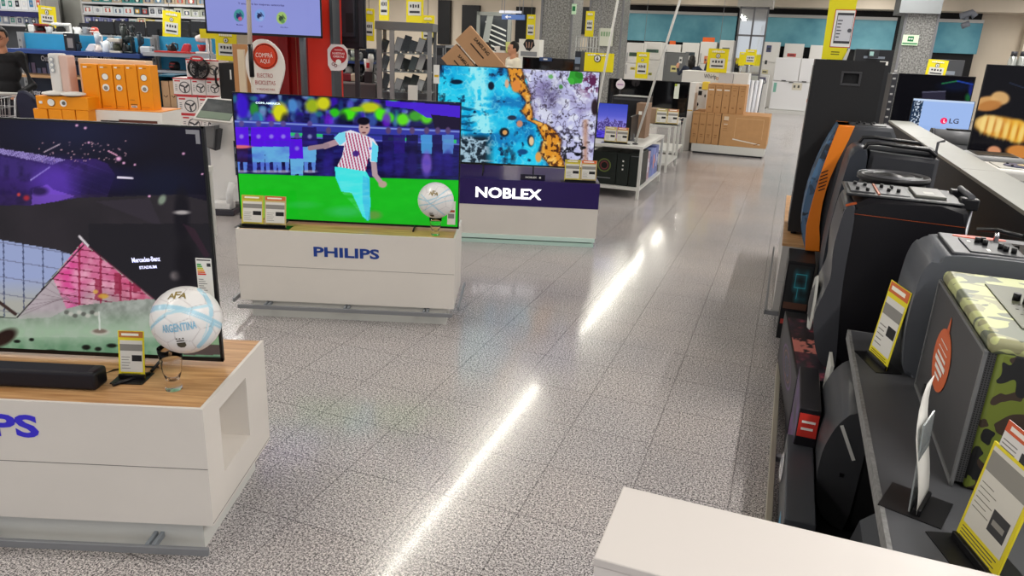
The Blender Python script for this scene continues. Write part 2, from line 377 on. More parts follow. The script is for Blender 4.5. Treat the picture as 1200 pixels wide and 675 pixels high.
for i, (a0, a1) in enumerate(((-6.3, -2.3), (-1.2, 2.9), (3.95, 5.45))):
    t = B(teal_mat()); t.box(a0, a1, BWV-.4, BWV-.26, 2.14, 3.1); t.m(LGREY).box(a0, a1, BWV-.46, BWV-.3, 3.1, 3.2); struct(t.build('trim_%d' % (3+i), None, rz=-YW))
t = B(mat('8d8f86', .6)); t.box(6.9, 12, BWV-.3, BWV-.02, 0, 3.3); struct(t.build('trim_6', None, rz=-YW))
t = B(mat('ded4c0', .6)); t.box(6.72, 6.9, BWV-.36, BWV-.02, 0, 3.6); struct(t.build('trim_7', None, rz=-YW))
# openings on the left part of the back wall
def bpx(x0, x1, y0, y1, v=BWV-.2):
    a, w_, z0, z1 = rc('R', x0, y0, x1, y1, v); return a-w_/2, a+w_/2, z0, z1
t = B(mat('101113', .5))
for (x0, x1, y0, y1) in ((513, 527, 0, 52), (541, 561, 6, 52), (604, 625, 8, 50), (676, 690, 8, 40)):
    a0, a1, z0, z1 = bpx(x0, x1, y0, y1); t.box(a0, a1, BWV-.2, BWV-.02, z0, z1)
struct(t.build('trim_8', None, rz=-YW))
# lamp housings; all but the aisle row are added
for i, (lu, v0, v1) in enumerate(LAMPS):
    L_ = B(mat('d8d8d6', .4)); L_.box(-.09, .09, -(v1-v0)/2-.03, (v1-v0)/2+.03, -.02, .05)
    o = L_.build('ceiling_lamp', None, W('R', lu, (v0+v1)/2, LAMP_H-.0), -YW)
    row = {-20.0: 'leftmost', -14.5: 'second leftmost', -8.95: 'left', -3.45: 'aisle', 2.05: 'right', 7.55: 'far right'}[lu]
    pos = {-2.2: 'nearest behind the viewer', 5.6: 'second from the near end', 14.1: 'third from the near end', 22.6: 'farthest, by the back wall'}[v0]
    tag(o, 'slim linear ceiling lamp in the %s row, %s' % (row, pos), 'ceiling lamp', 'linear ceiling lamps')
# pillars
def pillar(n, fr, x0, x1, b, depth, cap_l=.0):
    a, w_, _, _ = rc(fr, x0, 0, x1, 66, b); p = B(PGRAN); p.box(a-w_/2, a+w_/2, b, b+depth, 0, 4.02)
    p.m(MGREY); e = .03
    for ax in (a-w_/2-.02, a+w_/2-.02): p.box(ax, ax+.05, b-.02, b+.03, 0, 4.02)
    return struct(p.build(n, None, rz=-YW)), a, w_
pillar('trim_9', 'R', 634, 669, 17, .9)
pillar('trim_10', 'R', 1059, 1097, 19.5, .9)
a, w_, z0, z1 = rc('R', 1057, 0, 1100, 16, 19.45)
struct(B(mat('8a8e90', .5)).box(a-w_/2-.05, a+w_/2+.05, 19.3, 20.5, z0, 4.02).build('trim_11', None, rz=-YW))
pillar('trim_12', 'R', 690, 728, 21, .9)
# pale pillar at the left behind the black televisions
pp = B(mat('8f908a', .5)); a, w_, z0, z1 = rc('R', 52, 0, 96, 42, 16); pp.box(a-w_/2, a+w_/2, 16, 16.8, 0, 4.02); pp.m(mat('5e5f5b', .5)).box(a+.0, a+.04, 15.97, 16, 0, 4.02)
struct(pp.build('trim_13', None, rz=-YW))
# mirrored pillar between the fridges
a, w_, z0, z1 = rc('R', 862, 8, 896, 95, 24)
mp = B(mat('dfe3e4', .03, metal=1)); mp.box(a-w_/2, a+w_/2, 24, 24.9, 0, z1)
mp.m(MGREY)
for q in (a-w_/2, a+w_/2-.05, a-.02): mp.box(q, q+.05, 23.96, 24, 0, z1)
for zz in (z1-.06, 2.3, 1.2): mp.box(a-w_/2, a+w_/2, 23.96, 24, zz, zz+.05)
mp.m(mat('b9b6af', .6)).box(a-w_/2-.08, a+w_/2+.08, 23.9, 25, z1, 4.02)
struct(mp.build('trim_14', None, rz=-YW))

# ================================================================== display plinths and televisions
def bumper(b, x0, x1, yf, z0, z1, side=.09):
    b.m(MGREY).box(x0, x1, yf-.035, yf-.022, z0, z1, bev=.002)
def plinth_box(name, label, x0, x1, yf, yb, h, hole=False, wooden=True):
    cx = (x0+x1)/2; w2 = (x1-x0)/2; D = yb-yf
    t = thing(name, label, 'display stand', 'D', cx, yf, 0)
    b = B(WHITE); zb = .115
    if hole:                                    # right wall with a rectangular hand recess
        hy0, hy1, hz0, hz1 = .125, .375, .25, .492
        b.box(-w2, w2-.11, 0, D, zb, h-.02)
        for (y0, y1, z0, z1) in ((0, hy0, zb, h-.02), (hy1, D, zb, h-.02), (hy0, hy1, zb, hz0), (hy0, hy1, hz1, h-.02)): b.box(w2-.11, w2, y0, y1, z0, z1)
    else: b.box(-w2, w2, 0, D, zb, h-.02)
    b.box(-w2, w2, 0, .012, h-.02, h); b.box(w2-.012, w2, .012, D, h-.02, h); b.box(-w2, -w2+.012, .012, D, h-.02, h)
    b.m(mat('6e6a66', .8)).box(-w2+.001, w2-.001, -.0006, 0, zb+(h-zb)*.495, zb+(h-zb)*.495+.0022)
    if hole: b.box(w2, w2+.0006, .001, D, zb+(h-zb)*.02, zb+(h-zb)*.02+.002)
    b.build('body', t)
    B(WOOD).box(-w2+.012, w2-.012, .012, D, h-.02, h-.003).build('top_panel', t)
    p = B(WHITE2); p.box(-w2+.06, w2-.05, .03, D-.05, 0, zb); p.build('plinth_base', t)
    return t, w2, D
def rail(t, w2, D, z0=.055, z1=.085, side=True):
    r = B(mat('85878b', .4, metal=.3)); r.box(-w2-.005, w2-.005, -.05, -.035, z0, z1, bev=.002)
    if side:
        r.box(w2+.02, w2+.035, .0, D, z0+.03, z1+.03, bev=.002)
        r.box(-w2-.045, -w2-.03, -.02, D*.6, z0+.03, z1+.03, bev=.002)
    r.build('bumper_rail', t)
    for f in (-.72, .02, .76):
        k = B(mat('8f959c', .4, metal=.3)); k.box(w2*f-.03, w2*f-.018, -.04, .03, z0+.012, z0+.032); k.box(w2*f-.008, w2*f+.004, -.04, .03, z0+.012, z0+.032); k.build('rail_bracket', t)
# --- plinth 1
t, w2, D = plinth_box('display_plinth', 'white display stand with wooden top in the left foreground, square recess in its side', -2.55, -.972, 2.105, 2.69, .555, hole=True)
rail(t, w2, D, .03, .058, side=False)
l = B(mat('3a2fd0', .35)); cx = (-2.55-.972)/2
ax, az_ = pl('D', 46, 500, 2.105); l.text('PHILIPS', (ax-.263-cx, -.001, az_), o='F', bold=.035, ext=.004, width=.52, height=.083); l.build('lettering', t)
# --- plinth 2
t, w2, D = plinth_box('display_plinth', 'white display stand with blue lettering under the television showing a football match', -1.702, -.36, 4.36, 4.88, .573)
rail(t, w2, D, .075, .1)
l = B(mat('1f3f8f', .35)); ax, az_ = pl('D', 406, 296.5, 4.36); l.text('PHILIPS', (ax+1.031, -.001, az_), o='F', bold=.035, ext=.004, width=.405, height=.064); l.build('lettering', t)
# --- NOBLEX plinth
t = thing('display_plinth', 'white and dark purple display stand with a pale green glass base', 'display stand', 'D', -.35, 6.52, 0)
b = B(WHITE); b.box(-1.1, 1.09, 0, .8, .075, .345); b.build('body', t)
b = B(mat('2c1c5c', .3)); b.box(-1.1, 1.09, -.002, .8, .345, .575); b.build('top_panel', t)
b = B(mat('b9d6cc', .08, coat=.5, spec=.7)); b.box(-1.1, 1.07, -.03, .75, 0, .03); b.m(mat('4c5856', .4)).box(-1.1, 1.05, .0, .75, .03, .04); b.m(mat('cfe6de', .08, coat=.5)).box(-1.1, 1.08, -.015, .76, .04, .075); b.build('base', t)
ax, az_ = pl('D', 596, 226.5, 6.52); l = B(mat('f4f2f6', .35, emit=1.6)); l.text('NOBLEX', (ax+.35, -.003, az_), o='F', bold=.03, ext=.004, width=.59, height=.096); l.build('lettering', t)
# small NOBLEX plate lying on the stand
t = thing('name_plate', 'small dark plate with white lettering lying below the coastal picture television', 'name plate', 'D', .14, 6.56, .575)
b = B(mat('14102a', .2)); b.prism([(0, 0), (.05, 0), (.012, .05), (0, .05)], 'x', -.11, .11); b.build('plate', t)
l = B(PAPER); fn = lambda q: Vector((q.x-.015, .022-(q.y)*.0, .03+q.y)); l.text('NOBLEX', (-.015, -.001, .026), o='F', bold=.03, ext=.004, width=.1, height=.016); l.disc((.065, -.001, .026), .009); l.build('lettering', t)

def television(label, x0, x1, y, z0, z1, fn, nx=300, nz=170, stand_z=None, feet=(.12, .85), proj_pic=True, bez=.012, fr='D', thick=.035, name='television', screen=None, px_feet=None, group=None):
    cx = (x0+x1)/2; w2 = (x1-x0)/2; hh = z1-z0; base = stand_z if stand_z is not None else z0
    t = thing(name, label, 'television', fr, cx, y, base, group=group); dz = z0-base
    b = B(BLK); b.box(-w2, w2, .003, thick*.45, dz, dz+hh, bev=.003); b.box(-w2*.72, w2*.72, thick*.45, thick+.03, dz+.04, dz+hh*.6, bev=.012)
    for s in (-1, 1): b.box(s*w2-(bez if s > 0 else 0), s*w2+(0 if s > 0 else bez), -.002, .003, dz, dz+hh)
    b.box(-w2, w2, -.002, .003, dz, dz+bez*1.6); b.box(-w2, w2, -.002, .003, dz+hh-bez*.7, dz+hh); b.build('casing', t)
    if fn is not None:
        tw = (fr, cx, y, base) if proj_pic else None
        paint_grid('screen', t, -w2+bez, w2-bez, .0005, dz+bez*1.6, dz+hh-bez*.7, nx, nz, fn, screen or M_SCREEN, tw)
    elif screen is not False:
        B(GLOSS).box(-w2+bez, w2-bez, .0, .004, dz+bez*1.6, dz+hh-bez*.7).build('screen', t)
    if dz > .005:
        for f in feet:
            x = -w2+2*w2*f; k = B(BLK); k.tube([(x, -.09, .006), (x, .0, dz+.005), (x, .02, dz+.02)], .006, 8); k.tube([(x, .02, dz+.02), (x, .12, .006)], .006, 8); k.build('foot', t)
    return t, w2, dz, hh

# ---------------- picture on television 1 (night stadium, given in picture units)
def pic1(u, v):
    p = Pic(u, v, '0d0a18'); n = fbm(u, v, .03, 3); n2 = fbm(u, v, .12, 8)
    p.mix(np.clip((225-v)/90, 0, 1)*n*.6, '161024'); p.ell(85, 155, 60, 25, '1d2347', 1.6, .6)
    p.poly([(-160, 160), (0, 174), (40, 181), (76, 187), (112, 186), (126, 192), (135, 205), (125, 232), (36, 243), (-160, 240)], '2c1a55')
    p.ell(60, 205, 50, 16, '4a2c8c', 1.4, .7)
    st = (np.sin(u*1.9+v*.8)*np.sin(v*2.1-u*.4) > -.1)
    p.mix(p.inside([(-160, 158), (0, 174), (40, 180), (77, 187), (62, 193), (0, 180), (-160, 168)])*np.where(st, .95, .35), '9f8fd0')
    p.poly([(0, 183), (60, 195), (30, 212), (0, 206)], '3a2770', .8)
    pm = p.inside([(-160, 182), (112, 190), (135, 205), (125, 232), (36, 243), (-160, 240)]); p.mix(pm*np.clip(n2*2-.9, 0, 1)*.7, '120c2a'); p.mix(pm*(np.abs(((u-60)*.35-(v-200)) % 9-4) < .5)*(u > 75), '5a48a0', .35); p.mix(pm*np.clip((v-215)/20, 0, 1)*(u > 95)*.8, '161026')
    p.line(36, 211, 58, 196, 1.6, 'a99fe0')
    p.ell(66, 216, 26, 22, '5a37b0', 1.0, .75, .3); p.poly([(38, 222), (56, 216), (62, 222), (88, 230), (60, 238), (37, 240)], '7a4ed0', .8); p.ell(46, 224, 10, 5, '1c1236', .7, .8)
    p.ell(125, 212, 32, 14, '1b1440', 1.2, .8); p.ell(190, 215, 40, 20, '151c36', 1.2, .6)
    p.poly([(-160, 238), (36, 241), (90, 232), (210, 228), (262, 240), (262, 430), (-160, 430)], '252226')
    p.mix(((v > 228) & (v < 300))*n*.35, '4a4048')
    p.poly([(112, 236), (175, 232), (190, 266), (112, 236)], '352f38', .8)
    p.ell(31, 232, 3.5, 3, 'a02838', .9); p.ell(22, 228, 2, 2, 'c04040', .9)
    rs = np.random.RandomState(4)
    for _ in range(60):
        x, y = rs.uniform(45, 150), rs.uniform(165, 190)
        p.ell(x, y, .7, .6, 'd8a8b8', .8, .8)
    for x, y, r in ((139, 186, 3), (145, 191, 1.6), (158, 193, 1.3), (215, 180, 1.6), (100, 150, 1.6), (90, 147, 1.6), (104, 167, 1.4), (175, 230, 1.5), (237, 204, 1.2)): p.ell(x, y, r, r*.8, 'f0b0d8', 1.0)
    p.line(138, 208, 155, 209, 2.2, 'e6dcf0'); p.line(127, 177, 137, 182, 1.4, 'e0a0c0'); p.line(52, 178, 70, 169, 1.2, 'd8c0d0', .8)
    p.ell(190, 234, 4, 6, '93a58f', .7, .8, .5); p.ell(215, 262, 5, 14, '55505a', 1.2, .6)
    # lower pictures
    base = fbm(u, v, .09, 21)
    p.poly([(-160, 262), (0, 281), (67, 293), (88, 300), (66, 318), (20, 373), (-160, 352)], '97a3cb')
    p.mix(p.inside([(-160, 262), (0, 281), (67, 293), (88, 300), (66, 318), (20, 373), (-160, 352)])*np.clip((v-325)/30, 0, 1), 'a9a8a0')
    fm = p.inside([(-160, 262), (0, 281), (67, 293), (88, 300), (66, 318), (20, 373), (-160, 352)])
    for xx in range(-157, 80, 23): p.mix(fm*(np.abs(u-xx-.012*(v-280)) < .8), '39405c', .8)
    for k in range(5): p.mix(fm*(np.abs(v-(284+k*20)-.16*u) < .6), '5a5a70', .6)
    tri = [(96, 284), (180, 350), (262, 372), (262, 430), (-160, 430), (-160, 372), (20, 373)]
    tm = p.inside(tri)
    p.mix(tm, 'a3a8a0'); p.mix(tm*np.clip(base*1.5-.45, 0, 1)*np.clip((v-335)/20, 0, 1), '52584f')
    pk = p.inside([(96, 284), (178, 350), (150, 352), (92, 358), (78, 362), (62, 326)])
    p.mix(pk*np.clip((356-v)/26, 0, 1), 'd0648f', .92); p.mix(pk*np.exp(-((u-80-(v-320)*.1)/14)**2), 'dc3f90', .75); p.mix(pk*np.clip((u-125)/30, 0, 1), 'c22f5c', .6)
    p.mix(pk*np.clip(base*2-.75, 0, 1)*.8, 'ecb8c8')
    for k in range(9): p.mix(pk*(np.abs(v-(290+k*8)-.16*(u-80)) < .7), '6f1c38', .85)
    for xx in (93, 118, 141, 153): p.mix(pk*(np.abs(u-xx) < 1.3), '8c2040', .8)
    for xx, y0 in ((115, 352), (138, 345), (160, 342)): p.poly([(xx-4, y0-26), (xx+4, y0-24), (xx+5, y0), (xx-4, y0)], '8d2440', .75)
    p.poly([(20, 374), (62, 327), (78, 362), (60, 372)], 'b7a3ae', .7)
    for k in range(7): p.line(24+k*6, 370-k*6.4, 90, 342+k*3, .7, '6a5a60', .5)
    p.mix((v > 362)*np.clip((v-362)/25, 0, 1)*(u < 262)*np.clip(.4+base, 0, 1)*.9, '9db79a')
    p.mix((v > 395)*np.clip((v-392)/14, 0, 1)*np.clip(.3+n2, 0, 1), '5f8566'); p.line(98, 287, 20, 372, 1.4, '241820'); p.line(93, 277, 104, 289, 2.6, 'd8cfd4')
    for x, y, rx, ry in ((101, 407, 5, 3), (115, 409, 4, 2.5), (131, 405, 6, 2.5), (60, 411, 7, 1.6), (20, 400, 4, 2), (37, 398, 3, 2)): p.ell(x, y, rx, ry, '141a16', .5)
    p.ell(4, 396, 17, 8, '2a1c18', .5, 1, -.5); p.line(-20, 340, 18, 368, 4, '3a2a26')
    for k in range(10): p.line(62+k*4, 422-k*.0+6, 64+k*4, 414-k*.3, .5, 'e8e8e0', .4)
    p.mix(np.clip((v-417)/3, 0, 1), '10100f')
    # dark right hand field
    p.poly([(104, 289), (182, 352), (205, 372), (262, 385), (262, 262), (104, 262)], '201e23'); p.line(104, 289, 180, 350, 1.3, '5a1e35')
    p.ell(213, 252, 9, 30, '15131a', .6); p.ell(213, 249, 9, 2.4, 'cfc7c4', .8, .8); p.ell(206, 323, 6, 5, 'a89a98', .9, .6); p.ell(218, 310, 12, 30, '121015', .8, .9)
    p.poly([(214, 262), (228, 268), (246, 300), (240, 302)], '3c2230', .6)
    p.poly([(205, 385), (262, 380), (262, 410), (205, 412)], '7f9a76', .85); p.poly([(215, 404), (262, 404), (262, 416), (215, 416)], '4b3a3a', .9)
    p.mix((u > 210)*(np.abs(v-368) < 6)*.5, '55604f')
    # glass trophy with gold piece in the picture
    p.ell(117, 389, 11, 4, 'b9b4a8', .4, .8); p.ell(117, 388, 8, 2.6, '6c5a50', .5, .8); p.line(117, 386, 116, 366, 2, 'd5d8d0', .8); p.ell(121, 347, 6, 3, 'c89a3c', .5, .9); p.ell(112, 342, 3, 2.5, 'd8b050', .5, .8)
    for k in range(8): p.ell(78+k*5, 369+(k % 3)*2-3, 3, 2.4, 'c4c0b6' if k % 2 else '4a4844', .5, .7)
    return p.c
t, w2, dz, hh = television('large television in the left foreground showing a stadium at night', -2.50, -1.037, 2.45, .566, 1.407, pic1, 420, 250, stand_z=.552, bez=.009)
st = B(PAPER); a0, z1_ = pl('D', 229, 302, 2.448); a1, z0_ = pl('D', 252, 354, 2.448); cx = (-2.5-1.037)/2
st.box(a0-cx, a1-cx, -.0035, -.0028, z0_-.552, z1_-.552)
for k, c in enumerate(('1f9a48', '62b53a', 'c8cf2e', 'efb32a', 'e5702a', 'd22c2a')):
    st.m(mat(c, .5)).box(a0-cx+.004, a0-cx+.018+k*.003, -.0042, -.0035, z1_-.552-.026-k*.007, z1_-.552-.021-k*.007)
st.m(mat('3a3a3e', .6)); st.box(a1-cx-.017, a1-cx-.004, -.0042, -.0035, z1_-.552-.03, z1_-.552-.018)
for k in range(9): st.box(a0-cx+.005, a0-cx+.022+(k*7 % 3)*.006, -.0042, -.0035, z1_-.552-.078-k*.008, z1_-.552-.0765-k*.008)
st.box(a0-cx+.004, a1-cx-.004, -.0042, -.0035, z1_-.552-.009, z1_-.552-.005)
o = st.build('energy_label', t); o['label'] = 'white energy label with coloured bars'
st = B(mat('8f8f96', .4)); q = w2-.014; zt = dz+hh-.012
st.box(q-.045, q, -.0035, -.0028, zt-.014, zt); st.box(q-.014, q, -.0035, -.0028, zt-.045, zt-.014); o = st.build('corner_tag', t)
# lettering in the picture
ax, az_ = pl('D', 171, 304, 2.449); l = B(mat('d9dcff', .5, emit=.9)); l.text('Mercedes-Benz', (ax-cx, -.0012, az_-.552), o='F', bold=.03, ext=.004, width=.1, height=.018, rot=.11); l.text('STADIUM', (ax+.004-cx, -.0012, az_-.552-.028), o='F', bold=.04, ext=.004, width=.062, height=.011, rot=.11); l.build('lettering', t)

# ---------------- picture 2 (football match)
def pic2(u, v):
    p = Pic(u, v, '120c38'); n = fbm(u, v*2.2, .06, 5); n2 = fbm(u*.6, v*3, .1, 9); rs = np.random.RandomState(3)
    p.mix(np.clip(n2*1.6-.55, 0, 1)*.7, '2c3c90')
    cols = ['4a6fb0', '1a1a50', '7f9fd0', '3f18c0', '203a80', '0c0a30', '5a60d8', '2a8090']
    for _ in range(170):
        x = rs.uniform(275, 485); p.ell(x, rs.uniform(114, 146)+.04*(x-400)*1.0, rs.uniform(2, 5), rs.uniform(2, 7), cols[rs.randint(8)], .8, .75)
    for x, y, rx, ry, c in ((328, 132, 9, 11, 'd8d81c'), (284, 124, 7, 14, '3a18c8'), (298, 128, 5, 8, '2f8a3a'), (302, 140, 6, 8, '2a9fb0'), (343, 124, 5, 8, '4a86c8'), (366, 124, 8, 8, '9ab020'), (379, 121, 8, 8, 'd0d020'), (434, 126, 12, 6, 'c0c81e'), (392, 132, 6, 5, '30c020'), (408, 134, 10, 7, '48e018'), (446, 134, 7, 7, '50e81c'), (456, 138, 6, 6, '48d820'), (472, 140, 7, 7, '60e020'), (487, 136, 8, 6, '3fa030'), (500, 138, 7, 7, '58d028'), (461, 120, 6, 3, '40c030'), (418, 128, 8, 3, '80c020')): p.ell(x, y, rx, ry, c, .6)
    p.poly([(452, 118), (540, 124), (540, 142), (500, 138), (484, 128), (452, 124)], '4a1ed8', .95); p.poly([(505, 134), (540, 138), (540, 158), (510, 152)], '1a1030')
    for x in range(300, 470, 17): p.ell(x, 141+(x % 3), 5, 9, ['1c1458', '3a58a8', '6a1ed0', '101030'][(x//17) % 4], .7, .8)
    # advertising bands
    band = lambda y0, y1, c, a=1: p.mix(((v-.045*(u-400)) > y0)*((v-.045*(u-400)) < y1), c, a)
    band(146, 164, '3a3fb0', .85); band(147, 149, '7a8ad8'); band(155, 157.5, '26307c'); band(162, 164, '6470c8', .8)
    for a_, b_ in ((338, 356), (360, 378), (455, 480), (518, 535)): p.mix((u > a_)*(u < b_)*((v-.045*(u-400)) > 158)*((v-.045*(u-400)) < 162), '2fc070')
    # left line of players
    for i, x in enumerate((283, 303, 318, 332, 348, 363)):
        y = 158 + (i == 4)*14
        c = '5a12e8' if i < 5 else '241a60'
        p.ell(x, y-13, 3, 3.4, '5a4a90', .5); p.poly([(x-9, y-9), (x+8, y-9), (x+9, y+14), (x-9, y+14)], c, .95); p.ell(x, y+2, 2.5, 2.5, 'b0b8f0', .8, .6)
        p.poly([(x-8, y+14), (x+8, y+14), (x+7, y+32), (x-7, y+32)], '66aee0' if i else '2a1440'); p.poly([(x-7, y+32), (x-2, y+32), (x-2, y+44), (x-6, y+44)], '5a84d8'); p.poly([(x+2, y+32), (x+7, y+32), (x+6, y+44), (x+3, y+44)], '5a84d8')
        p.ell(x, y+43, 8, 1.6, 'c0b8c0', .8, .7)
    p.ell(281, 172, 14, 2, 'd86a78', .6)
    for i, x in enumerate((385, 455, 468, 483, 500, 513, 525)):
        c = ['181448', '1e1850', '2a1870', '14103c', '4aa0e0', '1a1450', '5a90d8'][i]
        p.ell(x, 153, 3, 4, '5a4470', .5); p.poly([(x-7, 158), (x+7, 158), (x+6, 180), (x-6, 180)], c, .9); p.ell(x, 192, 6, 14, '241a68' if i != 4 else '7a58c8', .6, .85)
    p.mix(np.clip(n*1.8-.7, 0, 1)*(v > 165)*(v < 206)*.5, '3a34c0')
    g = v-(203.5+.03*(u-280)); p.mix(np.clip(g+.5, 0, 1), '12b81a'); p.mix(np.clip(g+.5, 0, 1)*np.clip(n*1.5-.5, 0, 1)*.45, '1fd226'); p.mix(np.clip((v-240)/25, 0, 1)*.3, '28a028')
    p.ell(405, 248, 20, 6, '44c080', 1, .5); p.ell(355, 240, 18, 4, '3cb868', 1, .4); p.ell(438, 252, 9, 5, '8a8a50', .8, .6)
    # running player
    q = lambda L: [(260+x/3.97, 90+y/3.97) for x, y in L]
    p.line(*q([(545, 300)])[0], *q([(480, 322)])[0], 7, 'b0909a'); p.line(*q([(490, 320)])[0], *q([(410, 332)])[0], 5.5, '9a808c')
    p.line(*q([(706, 395)])[0], *q([(712, 455)])[0], 6.5, 'b59aa2'); p.line(*q([(712, 455)])[0], *q([(745, 498)])[0], 5.5, 'b59aa2'); p.ell(*q([(748, 500)])[0], 5, 4, 'b5a090', .3)
    p.poly(q([(525, 418), (665, 432), (688, 470), (690, 560), (692, 600), (680, 670), (655, 650), (628, 590), (604, 540), (556, 534), (530, 470)]), '3fe6e6')
    p.poly(q([(655, 460), (688, 475), (690, 600), (690, 665), (672, 668), (655, 580)]), '39b4e8', .7); p.mix(p.inside(q([(525, 418), (665, 432), (690, 560), (680, 670), (556, 534)]))*np.clip(n2*1.5-.5, 0, 1)*.5, 'a0f4f0')
    sh = q([(522, 285), (545, 262), (600, 248), (640, 262), (668, 272), (706, 290), (728, 325), (722, 398), (690, 395), (684, 360), (668, 440), (535, 418), (560, 370), (570, 320), (545, 318)])
    p.poly(sh, 'e8e4f0'); stp = (np.sin((u-.22*v)*1.75) > .1); p.mix(p.inside(q([(575, 260), (640, 264), (690, 285), (690, 360), (668, 440), (535, 418), (562, 370), (575, 300)]))*stp, 'b03a68')
    p.poly(q([(522, 285), (545, 262), (575, 256), (575, 300), (550, 320)]), '72d8f0', .9); p.poly(q([(700, 300), (728, 325), (722, 398), (694, 392)]), '5ad8f4', .9)
    p.ell(427, 150, 6.6, 8.6, 'c09a94', .25); p.ell(426, 142, 7.2, 4.6, '14101c', .3); p.ell(424, 149, 1.4, .8, '3a2a30', .5); p.ell(430, 149.6, 1.4, .8, '3a2a30', .5); p.ell(426.5, 155.5, 2.4, 1, '6a3a44', .5)
    p.ell(417, 180, 4, 3.5, '3a1c78', .3, .9); p.ell(434, 174, 1.6, 1.6, '6a4fd0', .3, .8)
    return p.c
t, w2, dz, hh = television('television on the middle white stand showing a footballer in a striped shirt', -1.752, -.357, 4.58, .582, 1.367, pic2, 420, 240, stand_z=.57, bez=.008, feet=(.22, .8))
l = B(mat('d8f4ff', .5, emit=.9)); ax, az_ = pl('D', 314, 121, 4.579); l.text('COPA AMERICA', (ax+1.0545, -.001, az_-.57), o='F', bold=.03, ext=.004, width=.15, height=.012); l.build('lettering', t)
st = B(PAPER); a0, z0_ = pl('D', 524, 263, 4.578); a1, z1_ = pl('D', 534, 236, 4.578)
st.box(a0+1.0545, a1+1.0545, -.0035, -.0025, z0_-.57, z1_-.57); st.m(mat('8a8a8a', .5)).box(a0+1.0595, a1+1.0475, -.004, -.0035, z0_-.53, z0_-.5); st.m(mat('b04a30', .5)).box(a0+1.0625, a1+1.0495, -.004, -.0035, z0_-.49, z0_-.476); o = st.build('energy_label', t)

